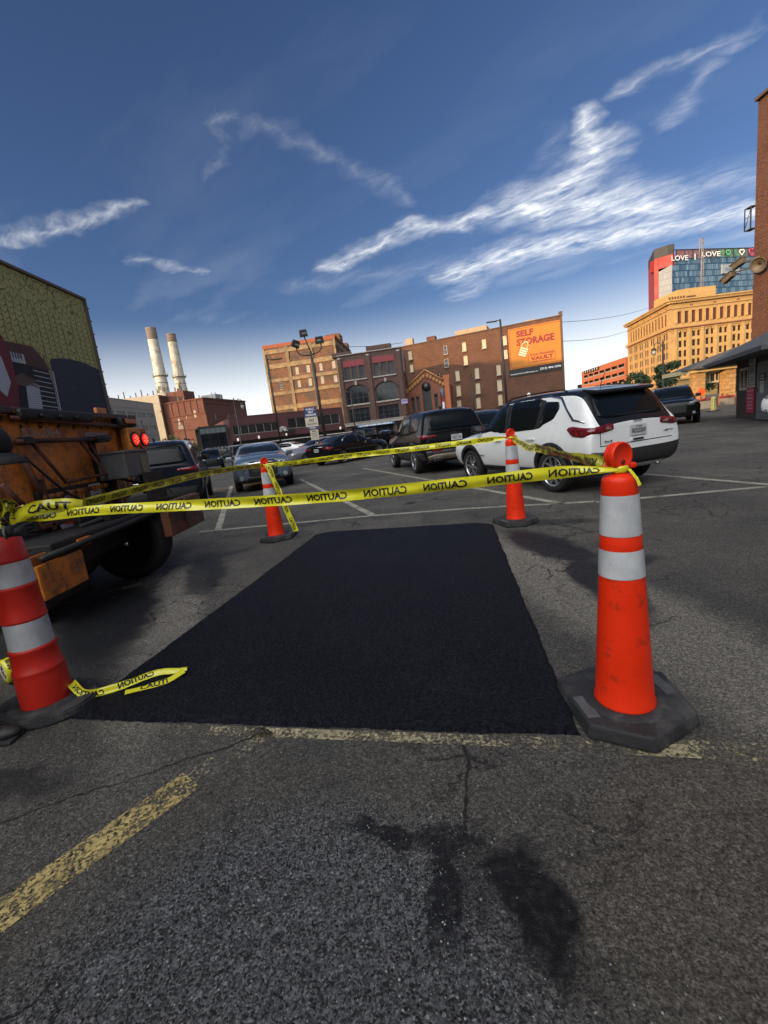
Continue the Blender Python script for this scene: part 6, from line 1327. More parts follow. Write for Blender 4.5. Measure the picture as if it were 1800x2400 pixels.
for y in (-.44, .44): pass
B.panel('tailgate_seam', 'end', [(.70, .73), (.712, .73), (.712, .92), (.70, .92)], M_SEAM, jeep, -1, .003, 0, .05)
mb = MB(); mb.tube([(-2.12, -.5, .33), (-2.0, -.5, .35)], .03, 8); mb.build('exhaust_pipe', M_CHROME, jeep)

# dark large suv to its left
hd = Vector((-.17, .985)).normalized(); rc = Vector((1.18, 13.0))+Vector((hd.y, -hd.x))*.86; c = rc+hd*1.50
M_GOLDLIT = plain('gold_lit_skid_plate', (.20, .16, .11), .4, metal=.3)  # golden sunlight on the bumper, put into the plate colour
trav, B = car('big_suv', 'black_suv', 'large glossy black three row suv parked beside the white suv, twin exhaust tips showing', 'suv', c, heading(*hd), P_BLACK, None, 2, ('DZU 7361', .96, -1, -.05), wheels='six', lower_m=paint('dark_grey_bumper_paint', (.028, .027, .026), .3))
mb = B.panel('skid', 'end', [(-.78, .36), (.78, .36), (.82, .52), (.60, .56), (-.60, .56), (-.82, .52)], M_GOLDLIT, trav, -1, .03, 0, .07)
mb.name = 'skid_plate'
for y in (.62, .50, -.50, -.62):
    hh = B.hit('end', y, .42, -1); mb = MB(); mb.box(hh[0]+Vector((-.03, 0, 0)), (.08, .10, .09), 0, None, .012); mb.box(hh[0]+Vector((-.066, 0, 0)), (.012, .075, .065), 1, None, .006); mb.build('exhaust_tip', [M_CHROME, M_WELL], trav)
hh = B.hit('end', 0, 1.08, -1); mb = MB(); mb.box(hh[0]+Vector((-.012, 0, 0)), (.014, .20, .035), 0, None, .006); mb.box(hh[0]+Vector((-.012, 0, 0)), (.016, .09, .065), 0, None, .006); mb.build('badge', M_DKALLOY, trav)
for y in (.55, -.55): hh = B.hit('end', y, .66, -1); mb = MB(); mb.box(hh[0]+Vector((-.006, 0, 0)), (.02, .3, .05), 0, None, .008); mb.build('rear_reflector', M_TLRED, trav)

# dark suv behind the truck, rear towards the camera
hd = Vector((-.32, .948)).normalized(); rc = Vector((-4.62, 11.27))-Vector((hd.y, -hd.x))*.84; c = rc+hd*1.47
grand, B = car('big_suv', 'dark_suv', 'dark blue black suv with red tail lamps half hidden behind the orange truck', 'suv', c, heading(*hd), P_NAVY, None, 2, ('DTU2', .80, -1), wheels='five')
B.panel('chrome_strip', 'end', [(-.80, .84), (.80, .84), (.80, .865), (-.80, .865)], M_CHROME, grand, -1, .012, 0, .07); 
for sg in (-1, 1): B.panel('window_trim', 'side', [(1.1, 1.11), (-2.05, 1.165), (-2.05, 1.185), (1.1, 1.13)], M_CHROME, grand, sg, .010, 0, .08)

# blue grey sedan facing the camera
hd = Vector((.27, -.962)).normalized(); fc = Vector((-3.80, 14.45)); c = fc-hd*1.50
chr_, B = car('boxy_sedan', 'blue_sedan', 'blue grey boxy sedan facing the camera with a wide chrome grille', 'sedan', c, heading(*hd), P_BLUEG, None, 2, None, wheels='five', lower_m=None)
B.panel('chrome_grille', 'end', [(-.36, .60), (.36, .60), (.42, .93), (-.42, .93)], M_CHROME, chr_, 1, .014, 1, .05)
mb = MB()
for k in range(6):
    z = .64+k*.048; w = .33+k*.012; hh = B.hit('end', 0, z, 1)
    B.panel('', 'end', [(-w, z), (w, z), (w, z+.03), (-w, z+.03)], None, None, 1, .020, 0, .05, build=False, mb=mb)
mb.build('grille_slots', M_TRIM, chr_)
B.panel('chrome_strip', 'end', [(-.84, .585), (.84, .585), (.84, .605), (-.84, .605)], M_CHROME, chr_, 1, .014, 0, .05); B.panel('lower_intake', 'end', [(-.5, .36), (.5, .36), (.46, .47), (-.46, .47)], M_TRIM, chr_, 1, .014, 1, .05)
for sg in (-1, 1):
    hh = B.hit('end', sg*.66, .45, 1); mb = MB(); mb.lathe([(.07, 0), (.07, .02), (.055, .025), (0.001, .01)], 16, 0, Matrix.Translation(hh[0]) @ Matrix.Rotation(R(90), 4, 'Y'), cap=False); mb.build('fog_lamp', M_HEADL, chr_)
    for yy, r_ in ((.56, .075), (.71, .065)):
        hh = B.hit('end', sg*yy, .80, 1); mb = MB(); mb.lathe([(r_, 0), (r_, .02), (r_*.8, .022), (r_*.7, .008), (r_*.35, .004), (0.001, .02)], 18, 0, Matrix.Translation(hh[0]+Vector((.006, 0, 0))) @ Matrix.Rotation(R(90), 4, 'Y'), cap=False); mb.build('headlamp_ring', M_CHROME, chr_)
    B.panel('window_trim', 'side', [(.80, 1.085), (-1.28, 1.095), (-1.28, 1.11), (.80, 1.10)], M_CHROME, chr_, sg, .01, 0, .08)

# black saloon, silver saloon, pickup and the others
hd = Vector((.62, .785)).normalized(); rr_ = Vector((-1.75, 22.6)); c = rr_+Vector((-hd.y, hd.x))*.82+hd*1.5
merc, B = car('sedan', 'black_sedan', 'black four door sedan seen from the rear quarter in the middle of the lot', 'sedan', c, heading(*hd), P_BLACK, None, 1, ('#bjx', .80, -1), wheels='multi')
for sg in (-1, 1): B.panel('window_trim', 'side', [(.85, .99), (.40, 1.31), (.10, 1.40), (-.75, 1.39), (-1.15, 1.28), (-1.36, 1.10), (-1.30, 1.10), (-1.12, 1.255), (-.75, 1.37), (.10, 1.375), (.38, 1.29), (.80, .99)], M_CHROME, merc, sg, .012, 0, .06)
B.panel('chrome_strip', 'end', [(-.45, .945), (.45, .945), (.45, .965), (-.45, .965)], M_CHROME, merc, -1, .012, 0, .07)
hd = Vector((-.80, -.60)).normalized(); c = Vector((-3.3, 26.8))
silv, B = car('sedan', 'silver_sedan', 'silver sedan behind the blue grey sedan, nose to the left', 'sedan', c, heading(*hd), P_SILV, None, 1, None, wheels='multi')
for sg in (-1, 1): B.panel('window_trim', 'side', [(.85, .99), (.40, 1.31), (.10, 1.40), (-.75, 1.39), (-1.15, 1.28), (-1.36, 1.10), (-1.30, 1.10), (-1.12, 1.255), (-.75, 1.37), (.10, 1.375), (.38, 1.29), (.80, .99)], M_CHROME, silv, sg, .012, 0, .06)

def pickup(loc, hd, label, pm):
    t_ = thing('pickup_truck', label, 'pickup', (loc[0], loc[1], 0), heading(*hd))
    st = [(-.35, .5, .75, 1.15, 1.25, .9, .97, .94, .80), (-.3, .48, .75, 1.16, 1.74, .92, .98, .94, .74), (0, .46, .75, 1.16, 1.80, .92, .98, .94, .76), (.9, .46, .75, 1.15, 1.80, .92, .98, .94, .76), (1.2, .46, .75, 1.14, 1.66, .92, .98, .94, .76), (1.6, .46, .75, 1.13, 1.28, .92, .98, .93, .80), (2.2, .46, .78, 1.10, 1.22, .9, .98, .9, .74), (2.75, .5, .75, 1.0, 1.1, .84, .92, .82, .66), (2.85, .55, .7, .85, .95, .7, .8, .7, .55)]
    B = Body(st, pm, [(1.85, .40)], r_arch=.47); B.o.parent = t_; B.o.name = 'cab'
    for sg in (-1, 1):
        B.panel('side_window', 'side', [(1.35, 1.22), (.98, 1.62), (.55, 1.66), (.5, 1.2)], M_CGLASS, t_, sg); B.panel('side_window', 'side', [(.42, 1.2), (.45, 1.67), (-.18, 1.64), (-.2, 1.22)], M_CGLASS, t_, sg)
        wheel(t_, 1.85, sg*.84, .40, .40, .25, 'six', face=sg); wheel(t_, -1.75, sg*.84, .40, .40, .25, 'six', face=sg)
        hh = B.hit('side', 1.35, 1.2, sg); mb = MB(); mb.box((1.35, hh[0].y+sg*.14, 1.28), (.1, .24, .2), 0, None, .04); mb.build('door_mirror', pm, t_)
        mb = MB(); mb.box((-2.83, sg*.88, 1.0), (.06, .14, .34), 0, None, .01); mb.build('tail_light', M_TLRED, t_)
    B.panel('rear_window', 'end', [(-.7, 1.3), (.7, 1.3), (.6, 1.66), (-.6, 1.66)], M_CGLASS, t_, -1); B.panel('windscreen', 'end', [(-.7, 1.32), (.7, 1.32), (.64, 1.7), (-.64, 1.7)], M_CGLASS, t_, 1)
    mb = MB()
    for sg in (-1, 1):
        mb.box((-.95, sg*.93, .93), (1.05, .1, .56), 0, None, .03); mb.box((-2.55, sg*.93, .93), (.55, .1, .56), 0, None, .03); mb.box((-1.75, sg*.93, 1.08), (1.1, .1, .27), 0, None, .03)
    mb.box((-2.8, 0, .93), (.08, 1.8, .56), 0, None, .02); mb.box((-1.6, 0, .62), (2.4, 1.8, .1)); mb.build('cargo_bed', pm, t_)
    mb = MB(); mb.box((-2.93, 0, .58), (.18, 1.8, .2), 0, None, .04); mb.build('rear_bumper', M_TRIM, t_); return t_
pickup((-.6, 38.6), (-.85, .52), 'black pickup truck behind the black sedan, tail lamp to the right', P_BLACK)
hd = Vector((-.50, -.866)).normalized()
dur, B = car('big_suv', 'black_suv', 'black suv facing the camera beside the parking booth with one fog lamp glinting', 'suv', (14.95, 22.1), heading(*hd), P_BLACK, None, 1, None, wheels='five')
B.panel('grille_bar', 'end', [(-.8, .80), (.8, .80), (.8, .815), (-.8, .815)], M_CHROME, dur, 1, .02, 0, .07); B.panel('grille_bar', 'end', [(-.7, .36), (.7, .36), (.7, .38), (-.7, .38)], M_CHROME, dur, 1, .02, 0, .07)
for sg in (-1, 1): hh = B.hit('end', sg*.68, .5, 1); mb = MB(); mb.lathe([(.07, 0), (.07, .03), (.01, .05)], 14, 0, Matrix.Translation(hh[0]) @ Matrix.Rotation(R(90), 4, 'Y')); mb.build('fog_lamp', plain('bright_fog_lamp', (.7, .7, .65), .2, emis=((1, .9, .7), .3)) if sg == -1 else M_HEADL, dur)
car('compact_suv', 'white_suv', 'white suv cut by the right edge beside the booth door', 'suv', (15.3, 13.9), heading(-.62, .78), P_WHITE, None, 1)
car('compact_suv', 'charcoal_suv', 'charcoal suv whose windscreen shows just behind the white suv', 'suv', (4.1, 16.2), heading(.25, -.97), P_CHAR, None, 1)
car('big_suv', 'white_suv', 'white suv roof peeking between the two parked black suvs', 'suv', (5.6, 25.0), heading(-.2, .98), P_WHITE, None, 1)
car('compact_suv', 'black_crossover', 'black crossover with a bright chrome nose left of the blue grey sedan', 'suv', (-10.2, 34.0), heading(.35, -.94), P_BLACK, None, 1)
car('compact_suv', 'dark_crossover', 'dark crossover parked left of the chrome nosed crossover', 'suv', (-13.6, 36.4), heading(.35, -.94), P_NAVY, None, 1)
car('sedan', 'maroon_sedan', 'dark maroon sedan nose close beside the blue grey sedan', 'sedan', (-7.8, 31.0), heading(.3, -.95), paint('maroon_paint', (.05, .008, .012), .2), None, 1)
car('sedan', 'pale_blue_sedan', 'small pale blue sedan far behind the pickup', 'sedan', (1.3, 50), heading(.1, -1), paint('pale_blue_paint', (.20, .30, .44), .25, .3), None, 1)
car('sedan', 'white_sedan', 'white sedan whose roof shows over the silver sedan', 'sedan', (-9.5, 47), heading(-.9, .4), P_WHITE, None, 1)
for k, (x, y, m, lab) in enumerate(((-21, 52, P_BLACK, 'distant black sedan leftmost in the far row under the power plant'), (-17.2, 54, P_CHAR, 'distant charcoal sedan second in the far row under the power plant'), (-13.4, 55.5, P_BLACK, 'distant black sedan third in the far row, below the glass pavilion'), (-4.4, 58, P_CHAR, 'distant dark sedan behind the parking sign post'), (-1.0, 60, P_SILV, 'distant silver sedan below the blue awning'), (-25, 50, paint('dark_red_paint', (.08, .01, .012), .2), 'distant dark red sedan at the foot of the lantern lamp'))):
    car('sedan', 'parked_sedan', lab, 'sedan', (x, y), heading(.9, .3), m, None, 0, group='cars in the far row of the lot')
# ------------------------------------------------------------------ traffic cones
M_ORG = plain('fluorescent_orange_plastic', (.88, .032, .003), .5, spec=.3, var=.12, scale=5, dirt=((.20, .022, .012), .56, .74, 9), coat=.15); M_RUB = plain('black_rubber_base', (.022, .022, .024), .75, var=.4, scale=9, bmp=.5, dirt=((.085, .08, .072), .5, .74, 7))
def band_mat():
    m, t, b = nodemat('white_reflective_band'); P = coords(t)
    n = noise(t, P, 9, 5); c = mixc(t, ramp(t, n, .35, .7), (.50, .51, .53), (.68, .69, .70)); c = mixc(t, ramp(t, noise(t, scaled(t, P, (1, 1, 3)), 30, 5, .7), .62, .75), c, (.25, .25, .24))
    t.links.new(c, b.inputs['Base Color']); b.inputs['Roughness'].default_value = .3; b.inputs['Metallic'].default_value = .15
    w = t.nodes.new('ShaderNodeTexVoronoi'); w.feature = 'DISTANCE_TO_EDGE'; w.inputs['Scale'].default_value = 160; t.links.new(P, w.inputs['Vector']); bump(t, b, w.outputs['Distance'], .15, .002); return m
M_BAND = band_mat(); M_YTAPE = plain('yellow_plastic_tape', (.76, .70, .025), .3, var=.12, scale=14, coat=.3); M_INK = plain('black_tape_ink', (.012, .012, .01), .4)
def cone(x, y, label, rz=0, lean=0.0):
    t_ = thing('traffic_cone', label, 'traffic cone', (x, y, 0), rz, 'orange reflective traffic cones around the patch')
    rb, rt = .118, .066; rad = lambda z: rb+(rt-rb)*(z-.06)/(1.03-.06)
    mb = MB()
    ring = [(.285, .165), (.03, .30), (-.225, .215), (-.235, -.145), (-.03, -.275), (.235, -.15)]
    bm = bmesh.new(); vb = [bm.verts.new((a, b, .004)) for a, b in ring]; vt = [bm.verts.new((a*.95, b*.95, .066)) for a, b in ring]
    bm.faces.new(vb[::-1]); bm.faces.new(vt)
    for i in range(6): bm.faces.new((vb[i], vb[(i+1) % 6], vt[(i+1) % 6], vt[i]))
    bmesh.ops.bevel(bm, geom=bm.edges[:], offset=.014, segments=3, affect='EDGES', profile=.6); mb.bm(bm, 0, None, False)
    mb.lathe([(.175, .064), (.165, .072), (.135, .075), (.118, .068)], 32, 0, cap=False)
    for px_, py_, ra in ((.205, .06, 32), (-.185, -.03, 0)): mb.box((px_, py_, .0665), (.05, .15, .0025), 1, Matrix.Rotation(0, 4, 'Z'))
    mb.build('base', [M_RUB, plain('worn_grey_label', (.10, .10, .10), .7, var=.5, scale=30)], t_)
    mb = MB(); prof = [(rb+.004, .05), (rb+.004, .080), (rad(.09), .092)]+[(rad(z), z) for z in (.2, .35, .5, .62)]+[(rad(.64)-.0015, .645), (rad(.76)-.0015, .76), (rad(.77), .765), (rad(.815), .815), (rad(.82)-.0015, .82), (rad(.985)-.0015, .985), (rad(.99), .99), (rad(1.03), 1.035), (rad(1.05)-.001, 1.050), (rad(1.05)-.008, 1.058), (.035, 1.066), (.022, 1.069), (.019, 1.085)]
    mb.lathe(prof, 48, 0); mb.lathe([(.021, 1.055), (.014, 1.07), (.014, 1.10)], 12); mb.build('body', M_ORG, t_)
    mb = MB(); a0, a1 = .645, .76; mb.lathe([(rad(a0)+.0015, a0), (rad((a0+a1)/2)+.002, (a0+a1)/2), (rad(a1)+.0015, a1)], 48, cap=False); mb.build('reflective_band', M_BAND, t_)
    mb = MB(); a0, a1 = .82, .985; mb.lathe([(rad(a0)+.0015, a0), (rad(.90)+.002, .90), (rad(a1)+.0015, a1)], 48, cap=False); mb.build('reflective_band', M_BAND, t_)
    mb = MB(); T = Matrix.Translation((0, 0, 1.138)) @ Matrix.Rotation(-rz, 4, 'Z') @ Matrix.Rotation(R(20), 4, 'Z') @ Matrix.Rotation(R(90), 4, 'X')
    mb.lathe([(.004, -.028), (.046, -.028), (.052, -.024), (.053, -.014), (.050, -.010), (.055, -.006), (.055, .014), (.053, .020), (.048, .022), (.046, .019), (.004, .019)], 36, 0, T); mb.lathe([(.010, .018), (.010, .022), (.006, .022)], 12, 1, T @ Matrix.Translation((0, -.025, 0)))
    T2 = Matrix.Translation((0, 0, 1.138)) @ Matrix.Rotation(-rz, 4, 'Z'); mb.box((.052, .012, -.045), (.04, .035, .022), 0, T2, .008); mb.box((-.05, .012, -.045), (.03, .03, .02), 0, T2, .008); mb.box((0, .005, -.065), (.035, .03, .03), 0, T2, .008)
    mb.build('handle_knob', [M_ORG, plain('dark_red_plastic', (.20, .012, .006), .5)], t_)
    return t_
cone(.955, 1.725, 'nearest and largest orange cone, on a black hexagonal base at the patch\'s near right corner', 0)
cone(1.66, 5.40, 'orange traffic cone in front of the white suv with caution tape knotted at its neck', R(15))
cone(-1.60, 6.24, 'farthest orange cone, before the blue grey sedan, a tape end hanging beside it', R(5))

# left channelizer made of ridged red plastic
t_ = thing('traffic_channelizer', 'red ridged channelizer post with two wide white bands at the left edge beside the worker', 'traffic cone', (-2.10, 2.37, 0), 0)
pr_ = [(.125, .035), (.128, .05), (.124, .23), (.122, .245), (.126, .258), (.124, .270), (.117, .278), (.112, .375), (.1155, .385), (.1155, .393), (.112, .400), (.106, .405), (.101, .555), (.108, .561), (.108, .570), (.105, .578), (.098, .74), (.102, .748), (.102, .757), (.096, .765), (.091, .895), (.096, .903), (.096, .911), (.092, .92), (.085, 1.02), (.06, 1.035)]
mis = [1 if (.40 < (a[1]+b[1])/2 < .556 or .764 < (a[1]+b[1])/2 < .896) else 0 for a, b in zip(pr_, pr_[1:])]
mb = MB(); mb.lathe(pr_, 44, mis=[0]*len(mis)); mb.build('body', plain('red_plastic_body', (.66, .022, .010), .5, var=.2, scale=4, dirt=((.25, .02, .015), .6, .8, 6)), t_)
mb = MB(); mb.lathe([(.1085, .404), (.1035, .556)], 44, cap=False); mb.build('reflective_band', M_BAND, t_)
mb = MB(); mb.lathe([(.0985, .765), (.0935, .895)], 44, cap=False); mb.build('reflective_band', M_BAND, t_)
mb = MB(); T = Matrix.Rotation(R(-14), 4, 'Z')
bm = bmesh.new(); bmesh.ops.create_circle(bm, cap_ends=True, segments=18, radius=.30); 
for v in bm.verts: v.co.y *= .78
r_ = bmesh.ops.extrude_face_region(bm, geom=bm.faces[:]); 
for v in [e for e in r_['geom'] if isinstance(e, bmesh.types.BMVert)]: v.co.z += .05; v.co.x *= .96; v.co.y *= .96
bmesh.ops.recalc_face_normals(bm, faces=bm.faces[:]); bmesh.ops.bevel(bm, geom=bm.edges[:], offset=.01, segments=2, affect='EDGES'); mb.bm(bm, 0, T @ Matrix.Translation((0, 0, .003)), False)
mb.lathe([(.19, .052), (.185, .064), (.14, .066), (.13, .06)], 32, cap=False); mb.build('base', M_RUB, t_)

# ------------------------------------------------------------------ caution tape
def tape(name, label, pts, ups, width=.072, period=.265, word=.19, flip_s=False, flip_t=False, fold=.006, start=.03, mats=None, txt='CAUTION', cell=.03, wob=0.0, seed=1, taper=None):
    P = [Vector(p) for p in pts]; U = [Vector(u).normalized() for u in ups]
    # smooth the path
    D = [0]
    for a, b in zip(P, P[1:]): D.append(D[-1]+(b-a).length)
    L = D[-1]
    def cr(arr, s):
        for i in range(len(D)-1):
            if s <= D[i+1] or i == len(D)-2: break
        k = max(0, min(1, (s-D[i])/(D[i+1]-D[i]))); p1, p2 = arr[i], arr[i+1]; p0 = arr[i-1] if i > 0 else p1*2-p2; p3 = arr[i+2] if i+2 < len(arr) else p2*2-p1
        return 0.5*((2*p1)+(p2-p0)*k+(2*p0-5*p1+4*p2-p3)*k*k+(3*p1-p0-3*p2+p3)*k**3)
    ph = seed*1.7; wf = (lambda s: 1.0) if taper is None else (lambda s: taper[0]+(1-taper[0])*min(1, s/.25)) if False else (lambda s: min(1.0, (taper[0] if taper else 1)+s/.3, (taper[1] if taper else 1)+(L-s)/.3))
    def pos(s, t, off=0.0):
        s = max(0, min(L, s)); p = cr(P, s); u = cr(U, s).normalized(); tg = (cr(P, min(L, s+.004))-cr(P, max(0, s-.004))); tg.normalize(); n = tg.cross(u).normalized(); u = n.cross(tg)
        f = fold*(math.sin(t*5.5+ph+2.2*math.sin(s*3.1+ph))+.5*math.sin(s*23+t*4)+.4*math.sin(s*9+ph))
        return p+u*(t*width*wf(s)+wob*math.sin(s*7+ph))+n*(f+off)
    mb = MB(); ns = max(3, int(L/cell)); nt_ = 6; vs = []
    for i in range(ns+1):
        for j in range(nt_+1): vs.append(pos(L*i/ns, j/nt_-.5))
    mb.add(vs, [(i*(nt_+1)+j, (i+1)*(nt_+1)+j, (i+1)*(nt_+1)+j+1, i*(nt_+1)+j+1) for i in range(ns) for j in range(nt_)], 0, None, True)
    tv, tf, tw, _ = text_geo(txt, .03, True); s0 = start
    while s0 < L-.02:
        for off in (.0016, -.0016):
            V = []
            for x, y in tv:
                s = s0+x/tw*word; s = s if not flip_s else s0+word-x/tw*word; yy = (y-.5)*.62; V.append(pos(s, -yy if flip_t else yy, off))
            keep = [f for f in tf if all(s0 <= L for _ in f)]
            if s0+word < L+.001: mb.add(V, keep, 1)
        s0 += period
    o = mb.build(name, mats or [M_YTAPE, M_INK]); return tag(o, label, 'caution tape', 'yellow caution tape strung between the cones')
Z = (0, 0, 1)
tape('caution_tape', 'front strand of yellow caution tape from the worker\'s hand across to the nearest cone', [(-1.93, 2.34, 1.12), (-1.5, 2.26, 1.128), (-.9, 2.125, 1.105), (-.3, 1.99, 1.086), (.3, 1.86, 1.086), (.7, 1.77, 1.094), (.935, 1.70, 1.088)],
     [(0, .5, .8), (0, .35, 1), (0, .15, 1), (0, -.1, 1), (0, -.2, 1), (0, -.1, 1), (0, .2, 1)], flip_s=True, width=.053, fold=.004, seed=2, taper=(.5, .3))
tape('caution_tape', 'left strand of caution tape running from the worker\'s hand back to the farthest cone', [(-2.04, 2.40, 1.11), (-1.99, 3.1, 1.122), (-1.93, 3.7, 1.135), (-1.80, 4.8, 1.140), (-1.66, 5.9, 1.105), (-1.615, 6.22, 1.088)],
     [(.3, 0, 1), (.25, 0, 1), (.2, 0, 1), (.2, 0, 1), (.4, 0, 1), (.5, 0, 1)], flip_t=True, width=.066, fold=.004, seed=3, taper=(.4, .3))
tape('caution_tape', 'rear strand of caution tape between the two far cones, passing before the dark suv', [(-1.585, 6.22, 1.088), (-1.15, 6.11, 1.072), (-.48, 5.94, 1.083), (.1, 5.79, 1.080), (.65, 5.655, 1.082), (1.2, 5.52, 1.086), (1.63, 5.41, 1.088)],
     [(0, 0, 1), (.2, -.3, .6), (0, -.15, 1), (0, 0, 1), (0, .1, 1), (0, 0, 1), (0, 0, 1)], flip_t=True, width=.070, fold=.004, seed=4, taper=(.3, .3))
tape('caution_tape', 'right strand of limp crumpled caution tape from the suv side cone to the nearest cone', [(1.665, 5.36, 1.088), (1.60, 4.9, 1.045), (1.45, 4.2, 1.035), (1.29, 3.4, 1.06), (1.12, 2.6, 1.075), (1.03, 2.1, 1.08), (.975, 1.76, 1.090)],
     [(.3, 0, 1), (.9, .3, .5), (.7, 0, .8), (-.3, 0, 1), (-.6, 0, .9), (-.2, 0, 1), (0, 0, 1)], flip_t=True, width=.070, fold=.006, wob=.003, seed=5, word=.19, taper=(.3, .3))
tape('caution_tape', 'loose tape end hanging down beside the farthest cone', [(-1.57, 6.20, 1.085), (-1.52, 6.15, 1.03), (-1.47, 6.12, .85), (-1.41, 6.1, .62), (-1.36, 6.09, .42), (-1.30, 6.08, .20), (-1.28, 6.08, .11)],
     [(1, 0, .3), (1, .2, .3), (.7, .9, .2), (.8, -.5, .2), (1, 0, .3), (.9, .4, .3), (1, .2, .3)], width=.075, fold=.008, seed=6)
tape('caution_tape', 'torn caution tape end lying on the fresh asphalt by the channelizer', [(-1.97, 2.40, .115), (-1.88, 2.36, .06), (-1.80, 2.38, .040), (-1.70, 2.42, .045), (-1.58, 2.50, .05), (-1.50, 2.53, .055), (-1.40, 2.53, .050), (-1.345, 2.54, .048)],
     [(.3, .9, .3), (.2, .5, .9), (-.2, .8, .6), (-.3, .8, .5), (-.5, .7, .5), (-.4, .9, .2), (0, 1, .1), (.2, 1, 0)], width=.048, fold=.008, seed=7, cell=.012, flip_s=True)
tape('caution_tape', 'folded back flap of the torn tape on the fresh asphalt', [(-1.35, 2.50, .052), (-1.42, 2.44, .036), (-1.52, 2.40, .033), (-1.64, 2.355, .033)], [(-.3, 1, .25), (-.3, 1, .1), (-.35, 1, .05), (-.35, 1, 0)], width=.052, fold=.004, seed=8, cell=.015, flip_s=True, start=.10, period=.5, word=.15, txt='CAUTI')
for k, (x, y) in enumerate(((.955, 1.725), (1.66, 5.40), (-1.60, 6.24))):
    lab = ('yellow tape wound round the neck of the nearest cone', 'yellow tape wound round the neck of the suv side cone', 'yellow tape wound round the neck of the farthest cone')[k]
    mb = MB(); mb.lathe([(.028, 1.070), (.036, 1.076), (.033, 1.084), (.037, 1.092), (.027, 1.098)], 18, 0, Matrix.Translation((x, y, 0)), cap=False)
    mb.add([(x+.012, y-.036, 1.088), (x+.030, y-.032, 1.084), (x+.040, y-.062, 1.052), (x+.026, y-.070, 1.044), (x+.034, y-.074, 1.018), (x+.048, y-.070, 1.024)], [(0, 1, 2, 3), (3, 2, 5, 4)], 0, None, True)
    tag(mb.build('tape_knot', M_YTAPE), lab, 'caution tape', 'tape knots on the cones')
tape('caution_tape', 'bunched tape loop reading CAUT beside the worker\'s glove', [(-1.98, 2.34, 1.10), (-1.90, 2.30, 1.15), (-1.80, 2.27, 1.175), (-1.70, 2.28, 1.175), (-1.63, 2.30, 1.165), (-1.60, 2.33, 1.15)], [(-.1, .2, 1), (-.2, 0, 1), (0, 0, 1), (.1, 0, 1), (.1, 0, 1), (0, 0, 1)], width=.07, fold=.008, seed=9, cell=.012, start=.16, period=.5, word=.22, txt='CAUT')
tape('caution_tape', 'crumpled tape standing up at the left edge above the channelizer', [(-2.02, 2.36, 1.06), (-2.05, 2.35, 1.15), (-2.0, 2.33, 1.21), (-1.95, 2.34, 1.18), (-1.98, 2.36, 1.10), (-1.9, 2.33, 1.07)], [(1, .1, .3), (1, -.3, .2), (.6, .2, -.8), (.4, .3, -.8), (1, .4, .2), (.2, .2, 1)], width=.07, fold=.012, seed=10, cell=.012, period=.14, word=.12)
# roll of tape on the ground
t_ = thing('tape_roll', 'roll of yellow caution tape lying behind the channelizer base', 'tape roll', (-2.63, 2.75, .086), R(-35))
mb = MB(); T = Matrix.Rotation(R(90), 4, 'X'); mb.lathe([(.052, -.038), (.083, -.038), (.085, 0), (.083, .038), (.052, .038)], 32, 0, T, cap=False)
for k in range(5):
    a0 = R(20+k*70); v, f, w, _ = text_geo('CAUTION', .03); mb.add([(.0865*math.cos(a0+x/w*.95), (y-.5)*.05, .0865*math.sin(a0+x/w*.95)) for x, y in v], f, 1)
mb.build('tape_winding', [M_YTAPE, M_INK], t_); mb = MB(); mb.lathe([(.045, -.036), (.052, -.039), (.052, .039), (.045, .036)], 28, 0, T, cap=False)
for k in range(6): a = R(k*60); mb.box((.022*math.cos(a), -.0, .022*math.sin(a)), (.045, .07, .004), 0, Matrix.Rotation(0, 4, 'Y') @ Matrix.Identity(4)) if False else mb.tube([(0, -.03, 0), (.046*math.cos(a), -.03, .046*math.sin(a))], .004, 5)
mb.build('core', M_SIGNW, t_)

# ------------------------------------------------------------------ orange dump hopper truck
def truckpaint():
    m, t, b = nodemat('scraped_orange_paint'); P = coords(t)
    c = mixc(t, ramp(t, noise(t, P, 1.8, 5), .3, .7), (.62, .17, .016), (.76, .25, .026))
    rust = ramp(t, noise(t, P, 5, 9, .75), .47, .62, 0, .9); c = mixc(t, rust, c, (.16, .055, .025))
    drip = noise(t, scaled(t, P, (7, 7, .7)), 2.2, 7, .75); sp = t.nodes.new('ShaderNodeSeparateXYZ'); t.links.new(P, sp.inputs[0])
    band = math_n('MAXIMUM', ramp(t, sp.outputs[2], 1.80, 1.93, 0, .75), math_n('MULTIPLY', ramp(t, sp.outputs[2], 1.05, 1.3, 1, 0), math_n('MULTIPLY', ramp(t, sp.outputs[2], .78, .82, 0, 1), .55, tree=t), tree=t), tree=t)
    tarf = ramp(t, math_n('ADD', drip, math_n('MULTIPLY', band, .32, tree=t), tree=t), .57, .68); c = mixc(t, tarf, c, (.012, .009, .008))
    sc = ramp(t, noise(t, scaled(t, P, (1, 9, 1)), 6, 6, .8), .70, .76); c = mixc(t, sc, c, (.45, .32, .22))
    t.links.new(c, b.inputs['Base Color']); b.inputs['Roughness'].default_value = .5; bump(t, b, noise(t, P, 12, 6, .7), .35, .012); return m
M_TR = truckpaint(); M_TARB = plain('tar_blackened_steel', (.010, .009, .009), .65, var=.5, scale=6, bmp=.6, dirt=((.10, .045, .02), .60, .75, 5)); M_RST = plain('rust_brown_steel', (.16, .05, .02), .7, var=.5, scale=5, dirt=((.02, .012, .01), .45, .62, 4), bmp=.5)
t_ = thing('hopper_truck', 'battered orange road repair hopper truck numbered 53-284, streaked with tar, at the left edge', 'truck', (0, 0, 0))
XF = -3.25; TF = Matrix.Translation((XF, 0, 0)) @ Matrix.Rotation(R(90), 4, 'Z')   # local x runs along +Y, facing +X
